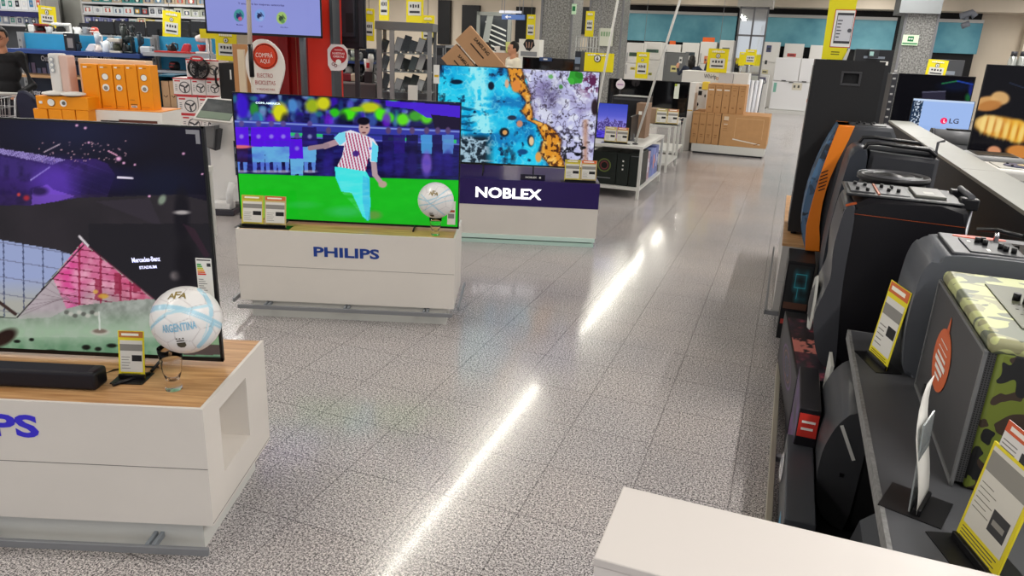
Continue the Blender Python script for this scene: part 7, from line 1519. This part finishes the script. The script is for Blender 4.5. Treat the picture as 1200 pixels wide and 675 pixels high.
# ---------------- glass cabinet with phones
Yc2 = 9.3; a0 = pl('D', 441, 75, Yc2)[0]; a1 = pl('D', 506, 75, Yc2)[0]; cx = (a0+a1)/2; w2 = (a1-a0)/2; ztop = zpx('D', 473, 26, Yc2); zbd = zpx('D', 473, 35.5, Yc2)
t = thing('glass_cabinet', 'grey framed glass cabinet with rows of phones and tablets', 'display cabinet', 'D', cx, Yc2, 0)
b = B(mat('6b6c6e', .5)); b.box(-w2-.01, w2+.01, -.01, .5, zbd, ztop); b.build('header', t)
for x, ww in ((-w2+.035, .06), (-w2*.44, .055), (w2-.03, .05)): B(mat('8f9193', .4, metal=.3)).box(x-ww/2, x+ww/2, 0, .04, .1, zbd).build('post', t)
for x in (-w2+.02, w2-.02): B(mat('7f8183', .4, metal=.3)).box(x-.02, x+.02, .46, .5, .1, zbd).build('post', t)
B(mat('6b6c6e', .5)).box(-w2, w2, 0, .5, 0, .1).build('base', t)
zsh = [zpx('D', 480, y, Yc2+.1) for y in (62.5, 84, 108)]
for z in zsh: B(mat('a9b4b8', .2, trans=.4)).box(-w2+.02, w2-.02, .05, .45, z-.012, z).build('glass_shelf', t)
for x0, x1 in ((-w2+.065, -w2*.44-.03), (-w2*.44+.03, w2-.055)): B(GLASS).box(x0, x1, .012, .018, .1, zbd).build('glass_pane', t)
B(mat('6e7276', .5)).box(-w2+.03, w2-.03, .47, .485, .1, zsh[2]+.02).build('back_panel', t)
rows = ['top', 'middle', 'bottom']; ordn = ['first', 'second', 'third', 'fourth', 'fifth', 'sixth']
for r_, z in enumerate(zsh):
    for i in range(6):
        px = 448 if i == 0 else 464+ (i-1)*8.6; a = pl('D', px, 75, Yc2+.2)[0]; h_ = .16+.03*((i+r_) % 3)
        c = ['4b5458', '2c3034', 'c9cdd0', '6c7a80', '3c4248', 'dcdedc'][(i*2+r_*3) % 6]
        q = thing('tablet', '%s slanted device from the left on the %s shelf of the glass cabinet' % (ordn[i], rows[r_]), 'tablet', 'D', a, Yc2+.2, z, group='slanted devices in the glass cabinet')
        Mx = Matrix.Rotation(-.28, 4, 'X') @ Matrix.Rotation(.28, 4, 'Y')
        b = B(mat('26292c', .3)); b.box(-.045, .045, 0, .01, .012, h_, bev=.003); b.build('casing', q, M=Mx); b = B(mat(c, .15)); b.box(-.04, .04, -.0015, 0, .02, h_-.008); b.build('screen', q, M=Mx)
        b = B(mat('7b7e80', .4)); b.prism([(-.03, 0), (.06, 0), (.04, .05)], 'x', -.02, .02); b.build('stand', q)
# white paper block on a stand before it
a_, w_, z0_, z1_ = rc('D', 478, 100, 489, 118, 8.9)
t = thing('paper_holder', 'white paper card standing before the glass cabinet', 'card', 'D', a_, 8.9, 0); B(PAPER).box(-w_/2, w_/2, 0, .03, z0_, z1_).build('card', t); b = B(STEEL); b.cyl((0, .015, 0), (0, .015, z0_), .012, 8); b.build('pole', t)

# ---------------- counter with clutter, left of the cabinet
Yq = 9.5; a0 = pl('D', 384, 98, Yq)[0]; a1 = pl('D', 440, 98, Yq)[0]; zct = zpx('D', 418, 97, Yq)
t = thing('service_counter', 'dark grey counter crowded with small goods, right of the red column', 'counter', 'D', (a0+a1)/2, Yq, 0); B(mat('58595c', .5)).box(-(a1-a0)/2, (a1-a0)/2, 0, .6, 0, zct-.02).build('body', t); B(mat('8a8b8c', .45)).box(-(a1-a0)/2, (a1-a0)/2, -.01, .6, zct-.02, zct).build('top_board', t)
g3, z3, zt3 = gondola('dark shelving with kitchen goods behind the service counter', 'D', 393, 441, Yq+1.3, ((58, 100, mat('22242a', .5)),), ((86, .03, DGREY, .35), (72, .03, BLUED, .35)), top=57)
for kind, lb, px, top, z, yy, c1, c2, w_ in (
    ('blender', 'glass blender on the upper kitchen shelf right of the red round sign', 414, 58, z3[1], Yq+1.1, '8a9a7c', 'a8b4b0', .12), ('fryer', 'grey pot on the upper kitchen shelf', 421, 61, z3[1], Yq+1.1, '8d9092', '3a3c3e', .10), ('kettle', 'steel kettle on the upper kitchen shelf', 407, 62, z3[1], Yq+1.1, 'a4aaa8', '4a4a4c', .1), ('coffee', 'dark coffee maker on the upper kitchen shelf by the cabinet', 435, 57, z3[1], Yq+1.1, '26323e', 'dcdcd8', .12),
    ('kettle', 'shiny kettle on the middle kitchen shelf', 409, 76, z3[0], Yq+1.1, 'b9bcba', '34363a', .13), ('fryer', 'dark pot on the middle kitchen shelf', 419, 78, z3[0], Yq+1.1, '3c3f42', '8a8c8e', .12), ('blender', 'small blender on the middle kitchen shelf', 429, 74, z3[0], Yq+1.1, 'c9ccca', '5a5e60', .1),
    ('toaster', 'dark red toaster on the service counter', 406, 89, zct, Yq+.25, '7a3038', '202024', .13), ('toaster', 'cream box toaster on the service counter', 416, 92, zct, Yq+.25, 'c8baa4', '4a4a44', .1), ('iron', 'white iron lying on the service counter', 434, 91, zct, Yq+.25, 'eceeee', '55585c', .15), ('kettle', 'black kettle on the service counter', 425, 90, zct, Yq+.25, '202226', '6a6c70', .09)):
    appliance(kind, lb, px, top, yy, z, c1, c2, w_)
a_, w_, z0_, z1_ = rc('D', 426.5, 69, 438, 84, Yq+.1)
t = thing('popcorn_cup', 'white tapering cup with a red square on the service counter', 'cup', 'D', a_, Yq+.1, zct); b = B(PAPER); s_ = Matrix.Translation((0, 0, 0)); zz0 = z0_-zct; zz1 = z1_-zct
b.lathe([(0, zz0), (w_*.36, zz0), (w_*.5, zz1), (w_*.47, zz1), (w_*.33, zz0+.01), (0, zz0+.01)], seg=24); b.build('cup', t); b = B(RD); b.plate((0, -w_*.5, (zz0+zz1)/2), w_*.3, (zz1-zz0)*.4, 'F', .004); b.build('red_square', t); b = B(DGREY); b.box(-w_*.4, w_*.4, -.05, .08, 0, zz0); b.build('stand', t)
# dark back of a large television, hung high
a_, w_, z0_, z1_ = rc('D', 389, -25, 428, 57, 8.55)
t = thing('television', 'large television seen from behind, dark plastic back at the top right of the red column', 'television', 'D', a_, 8.55, 0)
b = B(mat('1d1c24', .5)); b.box(-w_/2, w_/2, 0, .06, z0_, z1_, bev=.012); b.build('casing', t); b = B(mat('2a2932', .5)); b.box(-w_*.38, w_*.2, -.04, 0, z0_+.12, z1_-.05, bev=.012); b.box(w_*.3, w_*.44, -.02, 0, z0_+.02, z1_, bev=.004); b.build('rear_cover', t)
b = B(mat('121218', .6)); b.box(-w_*.42, w_*.3, -.015, 0, z0_+.06, z0_+.08); b.box(-.02, .06, -.045, -.04, z1_-.55, z1_-.35); b.build('vent', t); b = B(mat('3c3d42', .4)); b.box(.05, .10, .02, .06, 0, z0_); b.build('pole', t); b = B(DGREY); b.box(-.2, .3, -.15, .25, 0, .02); b.build('foot', t)
# red round sign on the column edge
a_, w_, z0_, z1_ = rc('D', 384, 52, 407, 83, 7.9)
t = thing('advertising_sign', 'white flag sign with a dark red circle reading NUESTRAS OFERTAS on the column edge', 'sign', 'D', a_, 7.9, z0_)
h_ = z1_-z0_; b = B(mat('e4dcdc', .5)); b.prism(chaikin([(-w_/2, 0), (w_*.2, 0), (w_/2, h_*.2), (w_/2, h_), (-w_/2, h_)], 1), 'y', 0, .02); b.build('board', t)
b = B(mat('b3262c', .5)); b.disc((w_*.06, -.002, h_*.60), w_*.42, 'F', .002, 36, sc=(1, 1.0)); b.build('red_circle', t)
l = B(mat('f0dcdc', .5)); l.text('NUESTRAS', (w_*.06, -.004, h_*.66), bold=.02, ext=.003, width=w_*.62, height=h_*.075); l.text('OFERTAS', (w_*.06, -.004, h_*.54), bold=.02, ext=.003, width=w_*.56, height=h_*.075); l.plate((w_*.06, -.004, h_*.79), w_*.4, .006, 'F', .001); l.build('lettering', t)
b = B(PAPER); b.disc((w_*.05, -.005, h_*.33), w_*.14, 'F', .001, 24); b.m(mat('7a3a40', .5)).ring((-w_*.22, -.005, h_*.25), w_*.05, w_*.08, 'F', .001).ring((-w_*.1, -.005, h_*.2), w_*.05, w_*.08, 'F', .001); b.build('badge', t)
b = B(mat('5c6066', .4, metal=.4)); b.box(-w_*.3, -w_*.1, .02, .1, h_*.4, h_*.6); b.build('bracket', t)

# ---------------- leaning brown television cartons behind the coast television
Yt = 8.0; KR2 = mat('bb9069', .75, noise=.05, nscale=9); base_z = 1.27
sx, _ = pl('D', 553, 80, Yt); tag(B(DGREY).box(-.36, .36, -.05, .55, 0, base_z).build('display_stand', None, (sx, Yt, 0)), 'dark stand behind the coast television carrying the tilted brown cartons', 'display stand')
def tilted(label, px, py, w_, h_, ang, y, texts=()):
    a, z = pl('D', px, py, y); t = thing('television_carton', label, 'box', 'D', a, y, z); Mx = Matrix.Rotation(ang, 4, 'Y')
    B(KR2).box(-w_/2, w_/2, 0, .2, -h_/2, h_/2, bev=.003).build('carton', t, M=Mx)
    if texts:
        b = B(mat('3a2a20', .6))
        for (tx, x, zz_, ww, hh_) in texts:
            if tx: b.text(tx, (x, -.001, zz_), bold=.03, ext=.003, width=ww, height=hh_)
            else: b.plate((x, -.001, zz_), ww, hh_, 'F', .001)
        b.build('print', t, M=Mx)
    return t
tilted('brown carton tilted to the right with dark lettering along its upper edge', 566, 66, .62, .21, .80, Yt, (('SAMSUNG', -.08, .055, .22, .036), ('', -.08, -.01, .2, .014), ('', .19, -.02, .035, .04)))
tilted('brown carton tilted below the longer one, with dark lettering', 541, 77.5, .40, .21, .80, Yt+.001, (('SAMSUNG', .0, .05, .2, .034), ('', -.02, -.02, .15, .012)))
# ---------------- small things between the cabinet and the granite pillar
a_, w_, z0_, z1_ = rc('R', 558, 14, 598, 78, 25)
t = thing('glass_lift', 'glazed lift front with pale slanting bands behind the tilted cartons', 'lift', 'R', a_, 25, 0)
B(mat('8f938c', .4, metal=.3)).box(-w_/2, -w_/2+.12, 0, .1, 0, z1_).build('frame_post', t); B(mat('8f938c', .4, metal=.3)).box(w_/2-.12, w_/2, 0, .1, 0, z1_).build('frame_post', t); B(mat('8f938c', .4, metal=.3)).box(-w_/2, w_/2, 0, .1, z1_-.12, z1_).build('top_rail', t)
B(mat('2a2f30', .08, metal=.0, coat=.6)).box(-w_/2+.1, w_/2-.1, .04, .06, 0, z1_-.1).build('glass_panel', t)
b = B(mat('d4d6cf', .4))
for k in range(6): zz_ = z1_-.35-k*.17; b.poly([(-w_*.25, .05), (w_*.36, -.22), (w_*.36, -.27), (-w_*.25, -.0)], (0, .035, zz_), 'F', .01)
b.build('pale_band', t)  # pale strips painted as ceiling lamps reflected in the glass
b = B(mat('9aa09a', .5)); b.poly([(-w_*.38, -1.3), (-w_*.2, -1.3), (-w_*.02, 0), (-w_*.2, 0)], (0, .03, z1_-.12), 'F', .01); b.build('slanting_beam', t)
for k, (x0, y0, x1, y1, c, lb) in enumerate(((585, 12.5, 611, 15.5, 'd8dce6', 'thin pale blue hanging sign above the lift front'), (588, 17, 615, 23, '4a6aa8', 'blue hanging sign with an arrow above the lift front'))):
    a_, w_, z0_, z1_ = rc('R', x0, y0, x1, y1, 22-k*.5); t = thing('hanging_sign', lb, 'sign', 'R', a_, 22-k*.5, z0_); B(mat(c, .5)).box(-w_/2, w_/2, 0, .04, 0, z1_-z0_).build('panel', t)
    b = B(STEEL); b.cyl((-w_*.4, .02, z1_-z0_), (-w_*.4, .02, 4.02-z0_), .01, 6); b.cyl((w_*.4, .02, z1_-z0_), (w_*.4, .02, 4.02-z0_), .01, 6); b.build('rod', t)
    if k: b = B(PAPER); b.plate((-w_*.2, -.003, .07), .16, .02, 'F', .003).poly([(-.1, 0), (-.02, .05), (-.02, -.05)], (-w_*.22, -.003, .07), 'F', .003); b.build('arrow', t)
a_, w_, z0_, z1_ = rc('R', 577, 62, 608, 80, 17)
t = thing('sales_counter', 'tan sales counter with papers beside the man in the cream shirt', 'counter', 'R', a_, 17, 0); B(mat('b08a6c', .5)).box(-w_/2, w_/2, 0, .6, 0, z1_).build('body', t); b = B(WHITE2); b.box(-w_*.4, -.05, .05, .5, z1_, z1_+.05); b.build('papers', t)
for i, (px, c, lb) in enumerate(((583, 'c8c4bc', 'pale box on the tan sales counter, left'), (590, '3a3c40', 'dark printer on the tan sales counter'), (596, 'c9cf7c', 'yellow-green box on the tan sales counter, right'))):
    rbox(lb, px-3.5, 54-(i == 2)*5, px+3, 62, 17.15, z1_+.05*(i == 0), .25, mat(c, .5), name='counter_box')
a_, w_, z0_, z1_ = rc('R', 608, 46, 632, 66, 16.2)
t = thing('picture_display', 'white display with a dark picture of hands left of the granite pillar', 'display stand', 'R', a_, 16.2, 0); B(PAPER).box(-w_/2, w_/2, 0, .3, 0, z1_).build('body', t)
b = B(mat('1c1c20', .5)); b.poly([(-.14, .02), (-.08, .12), (.0, .14), (.1, .12), (.13, .0), (.02, -.12), (-.06, -.1)], (0, -.002, (z0_+z1_)/2+.05), 'F', .003); b.m(mat('b08a78', .5))
for k in range(3): b.plate((-.06+k*.06, -.006, (z0_+z1_)/2+.06), .02, .12, 'F', .002, rot=.2-k*.2)
b.m(mat('8a8c90', .5)).box(-w_*.4, w_*.4, -.003, 0, z0_, z0_+.1); b.build('picture', t)
for x0, x1, c, lb in ((511, 521, '3a3c42', 'dark microwave right of the glass cabinet, left one'), (521.5, 531, '8d8f92', 'grey microwave right of the glass cabinet, right one')):
    t = rbox(lb, x0, 53, x1, 68, 13.0, .0 if False else None, .35, mat(c, .4), marks=(('p', .42, .5, .6, .6, BLK), ('p', .85, .5, .12, .6, MGREY)), name='microwave_oven', cat='microwave oven')
    zz_ = t.location.z
tag(B(DGREY).box(-.35, .35, 0, .4, 0, zz_-.002).build('microwave_stand', None, W('R', pl('R', 521, 68, 13)[0], 12.98, 0), -YW), 'dark stand under the two microwaves right of the glass cabinet', 'display stand')
a_, w_, z0_, z1_ = rc('R', 532, 53, 539, 66, 13); t = rbox('small red and white box beside the microwaves', 534, 54, 541, 68, 13.6, 0, .2, mat('d8d0cc', .5), marks=(('p', .5, .93, .5, .04, RD),))

# ================================================================== people
SKIN = mat('c08a6c', .5); SKIN2 = mat('b07a5c', .5)
def person(label, fr, a, b_, h, face, shirt, pants, hair, arms, skin=SKIN, long_hair=False, sleeves='short', z=0, sturdy=1.0, woman=False):
    """local frame: looks along -y; arms = {'l': (elbow, wrist, hand_dir), 'r': ...} in metres for a 1.75 m figure, x to the viewer's right"""
    s = h/1.75; t = thing('person', label, 'person', fr, a, b_, z, face); k = sturdy
    V = lambda x, y, z_: Vector((x*s, y*s, z_*s))
    def limb(b, pts, rs, sg=12):
        pts = [V(*p) for p in pts]; rs = [r*s for r in rs]; b.tube(pts, rs, sg)
        for p, r in zip(pts, rs): b.ell(p, (r, r, r), sg, 8)
    def mods(o, vox):
        m = o.modifiers.new('union', 'REMESH'); m.mode = 'VOXEL'; m.voxel_size = vox*s; m.use_smooth_shade = True
        m2 = o.modifiers.new('smooth', 'SMOOTH'); m2.factor = .5; m2.iterations = 3; return o
    sh = .165*k
    b = B(skin)
    for (c, r) in (((0, 0, .95), (.15, .10, .12)), ((0, 0, 1.10), (.125*k, .09, .13)), ((0, .0, 1.27), (.14*k, .09, .13)), ((0, .01, 1.38), (.145*k, .08, .07))): b.ell(V(*c), tuple(q*s for q in r), 20, 12)
    limb(b, [(0, .015, 1.42), (0, .005, 1.54)], [.058, .052])
    b.ell(V(0, .0, 1.655), (.074*s, .092*s, .105*s), 24, 16); b.ell(V(0, -.03, 1.595), (.052*s, .058*s, .055*s), 18, 12)      # skull, jaw
    b.ell(V(0, -.094, 1.628), (.011*s, .016*s, .022*s), 10, 8)                                                           # nose
    for sx in (-1, 1): b.ell(V(sx*.075, .006, 1.64), (.009*s, .018*s, .03*s), 10, 8)
    b.ell(V(0, -.083, 1.592), (.022*s, .010*s, .009*s), 10, 6)
    for sx in (-1, 1):
        limb(b, [(sx*.085, 0, .92), (sx*.095, -.015, .50), (sx*.10, .02, .10)], [.085, .055, .038]); limb(b, [(sx*.10, .03, .06), (sx*.105, -.07, .045), (sx*.11, -.13, .035)], [.038, .04, .032])
    for side, sx in (('l', -1), ('r', 1)):
        el, wr, hd = arms[side]; S0 = (sx*sh, .01, 1.45); limb(b, [S0, el, wr], [.052, .038, .026])
        e, w0 = Vector(el), Vector(wr); d = Vector(hd).normalized(); n = d.cross(Vector((0, 0, 1))) if abs(d.z) < .8 else d.cross(Vector((0, 1, 0)))
        n.normalize(); up = n.cross(d).normalized(); pc = w0+d*.045
        limb(b, [tuple(w0), tuple(pc+n*.015), tuple(w0+d*.085+n*.018)], [.026, .022, .017]); limb(b, [tuple(w0), tuple(pc-n*.015), tuple(w0+d*.085-n*.018)], [.026, .022, .017])
        for i, (o_, L0) in enumerate(((-.030, .062), (-.010, .074), (.010, .070), (.029, .054))):
            p0 = w0+d*.085+n*o_; p1 = p0+d*L0*.5-up*.008; p2 = p1+d*L0*.32-up*.022; limb(b, [tuple(p0), tuple(p1), tuple(p2)], [.0105, .0095, .0085], 8)
        p0 = w0+d*.03-n*.026*sx; p1 = p0+d*.03-n*.022*sx; p2 = p1+d*.028-n*.004*sx-up*.01; limb(b, [tuple(p0), tuple(p1), tuple(p2)], [.013, .0115, .0095], 8)
    mods(b.build('body', t), .009)
    # shirt
    b = B(shirt); g = .014
    for (c, r) in (((0, 0, .97), (.155*k, .11, .10)), ((0, 0, 1.10), (.14*k, .105, .14)), ((0, 0, 1.27), (.165*k, .115, .15)), ((0, .01, 1.41), (.17*k, .10, .08))): b.ell(V(*c), tuple(q*s for q in r), 22, 12)
    limb(b, [(-sh*.9, .01, 1.435), (sh*.9, .01, 1.435)], [.062, .062])
    for side, sx in (('l', -1), ('r', 1)):
        el, wr, _ = arms[side]; S0 = Vector((sx*sh, .01, 1.45)); e = Vector(el); w0 = Vector(wr)
        if sleeves == 'short': limb(b, [tuple(S0), tuple(S0.lerp(e, .75))], [.066, .056])
        else: limb(b, [tuple(S0), tuple(e), tuple(e.lerp(w0, .92))], [.066, .050, .036])
    mods(b.build('shirt', t), .011)
    b = B(pants); limb(b, [(-.07, 0, .93), (.07, 0, .93)], [.105, .105])
    for sx in (-1, 1): limb(b, [(sx*.085, 0, .90), (sx*.095, -.012, .50), (sx*.10, .02, .13)], [.10, .07, .055])
    mods(b.build('trousers', t), .012)
    for sx in (-1, 1):
        b = B(mat('2a2a2e', .5)); limb(b, [(sx*.10, .045, .05), (sx*.105, -.07, .045), (sx*.11, -.15, .035)], [.045, .046, .036]); mods(b.build('shoe', t), .012)
    # hair shell
    b = B(hair); b.ell(V(0, .016, 1.675), (.081*s, .094*s, .102*s), 24, 14)
    if long_hair: limb(b, [(0, .06, 1.66), (0, .075, 1.55), (0, .07, 1.42)], [.075, .062, .04]); limb(b, [(-.06, .03, 1.63), (-.062, .03, 1.5)], [.035, .026]); limb(b, [(.06, .03, 1.63), (.062, .03, 1.5)], [.035, .026])
    # open the face: keep only what lies behind the hairline
    bad = [v for v in b.bm.verts if (v.co.y < -.035*s and v.co.z < 1.70*s) or (v.co.z < 1.60*s and v.co.y < .01*s and not long_hair)]
    bmesh.ops.delete(b.bm, geom=bad, context='VERTS'); o = b.build('hair', t); m = o.modifiers.new('thick', 'SOLIDIFY'); m.thickness = .008*s
    b = B(mat('221a16', .4))
    for sx in (-1, 1): b.ell(V(sx*.028, -.086, 1.652), (.010*s, .006*s, .006*s), 10, 6); b.ell(V(sx*.028, -.089, 1.670), (.017*s, .005*s, .0035*s), 10, 6)
    b.build('eyes', t)
    b = B(mat('8a4a42', .5)); b.ell(V(0, -.0885, 1.590), (.019*s, .006*s, .004*s), 10, 6); b.build('mouth', t)
    return t
DOWN = {'l': ((-.22, .02, 1.14), (-.22, -.06, .90), (0, -.1, -1)), 'r': ((.22, .02, 1.14), (.22, -.06, .90), (0, -.1, -1))}
# man in the cream shirt, seen from his left side, looking to the left
hx = pl('D', 601, 60, 13.3)[0]
person('man with short dark hair in a cream T-shirt looking to the left', 'D', hx, 13.3, 1.77, -1.15, mat('e4dcc8', .7), mat('3a3d48', .7), mat('14110f', .6), DOWN)
hx = pl('D', 570, 60, 14.5)[0]
person('dark-haired person in a dark top, mostly hidden by the tilted cartons', 'D', hx, 14.5, 1.74, -.5, mat('23252c', .7), mat('2a2d38', .7), mat('15120f', .6), DOWN)
hx = pl('R', 811, 72, 19.5)[0]
person('person in dark blue seen from behind with raised arms, before the white refrigerators', 'R', hx, 19.5, 1.68, math.pi, mat('232a3c', .7), mat('23262e', .7), mat('17120f', .6), {'l': ((-.34, -.02, 1.36), (-.38, -.08, 1.60), (0, -.1, 1)), 'r': ((.30, -.02, 1.30), (.36, -.08, 1.42), (0, -.1, 1))}, sleeves='long', long_hair=True)
hx = pl('D', 0, 45, 8.3)[0]
person('person in a black long-sleeved top with glasses pushing the shopping trolley', 'D', hx, 8.3, 1.645, .32, mat('17171a', .75), mat('262830', .7), mat('1c1614', .6), {'l': ((-.26, -.06, 1.14), (-.15, -.30, 1.03), (.3, -1, -.1)), 'r': ((.27, -.05, 1.13), (.17, -.29, 1.04), (-.1, -1, -.1))}, sleeves='long', woman=True)
gl = B(mat('5a1f1c', .3)); 
for sx in (-.03, .03): gl.lathe([(.019, -.002), (.023, -.002), (.023, .002), (.019, .002), (.019, -.002)], (sx, 0, 0), 'y', 20)
gl.box(-.01, .01, -.002, .002, -.001, .003); gl.box(-.078, -.052, -.002, .002, .0, .003); gl.box(.052, .078, -.002, .002, .0, .003); gl.tube([(-.077, 0, .001), (-.078, .09, .0)], .002, 6); gl.tube([(.077, 0, .001), (.078, .09, .0)], .002, 6)
pw = [o for o in bpy.data.objects if o.get('label', '').startswith('person in a black')][0]
gl.build('glasses', pw, loc=(0, -.100*.94, 1.652*.94))
# shopping trolley in front of that person
cx0 = hx+.06; t = thing('shopping_trolley', 'wire shopping trolley with red goods and a dark jacket at the left edge', 'shopping trolley', 'D', hx+.09, 7.42, 0, .1)
b = B(mat('b9babc', .3, metal=.7))
W2, D2 = .30, .42; Zt, Zb = .98, .62
def quad_ring(z, g): return [(-W2*g, -D2*g, z), (W2*g, -D2*g, z), (W2*g, D2, z), (-W2*g, D2, z)]
for z, g in ((Zt, 1), (.88, .96), (.78, .92), (.70, .88), (Zb, .84)):
    q = quad_ring(z, g)
    for i in range(4): b.cyl(q[i], q[(i+1) % 4], .006 if z == Zt else .004, 6)
T_, Bt = quad_ring(Zt, 1), quad_ring(Zb, .84)
for i in range(4):
    for k in range(9): f = k/9; p = Vector(T_[i]).lerp(Vector(T_[(i+1) % 4]), f); q = Vector(Bt[i]).lerp(Vector(Bt[(i+1) % 4]), f); b.cyl(p, q, .003, 5)
for k in range(1, 9): f = k/9; b.cyl(Vector(Bt[0]).lerp(Vector(Bt[1]), f), Vector(Bt[3]).lerp(Vector(Bt[2]), f), .003, 5)
b.build('wire_basket', t)
b = B(mat('cfcfca', .4)); b.cyl((-W2-.02, D2+.06, 1.0), (W2+.02, D2+.06, 1.0), .015, 12); b.build('handle_bar', t)
b = B(mat('b9babc', .3, metal=.7))
for sx in (-1, 1): b.tube([(sx*W2, D2+.06, 1.0), (sx*W2, D2, .95), (sx*W2*.85, D2-.02, .55), (sx*W2*.9, D2-.02, .14)], .011, 8); b.tube([(sx*W2*.9, D2-.02, .16), (sx*W2*.75, -D2+.05, .16)], .011, 8)
b.build('frame', t)
for sx in (-1, 1):
    for y in (D2-.02, -D2+.05): w_ = B(DGREY); w_.cyl((sx*W2*.82-.012, y, .06), (sx*W2*.82+.012, y, .06), .058, 16); w_.build('wheel', t)
o = B(mat('c8352f', .45)).box(-.21, .16, -.25, .05, Zb+.02, Zb+.20).build('red_pack', None, W('D', hx+.07, 7.42, 0), .1); tag(o, 'red pack lying in the shopping trolley', 'pack')
o = B(mat('ee7a6a', .5)).box(-.05, .09, -.06, .12, Zb+.02, Zb+.30, bev=.01).build('coral_bag', None, W('D', hx+.30, 7.42, 0), .4); tag(o, 'coral paper bag at the right side of the shopping trolley', 'bag')
J = [(-.07, .33), (.0, .35), (.10, .25), (.16, .02), (.14, -.2), (.05, -.25), (-.04, -.05), (-.08, .18)]
b = B(mat('23253a', .8)); b.prism(chaikin(J, 2), 'y', -.04, .05, bev=.015, smooth=True); o = b.build('jacket', None, W('D', pl('D', 31, 100, 7.9)[0], 7.86, .70), .1); tag(o, 'dark blue jacket hanging over the right side of the shopping trolley', 'jacket')
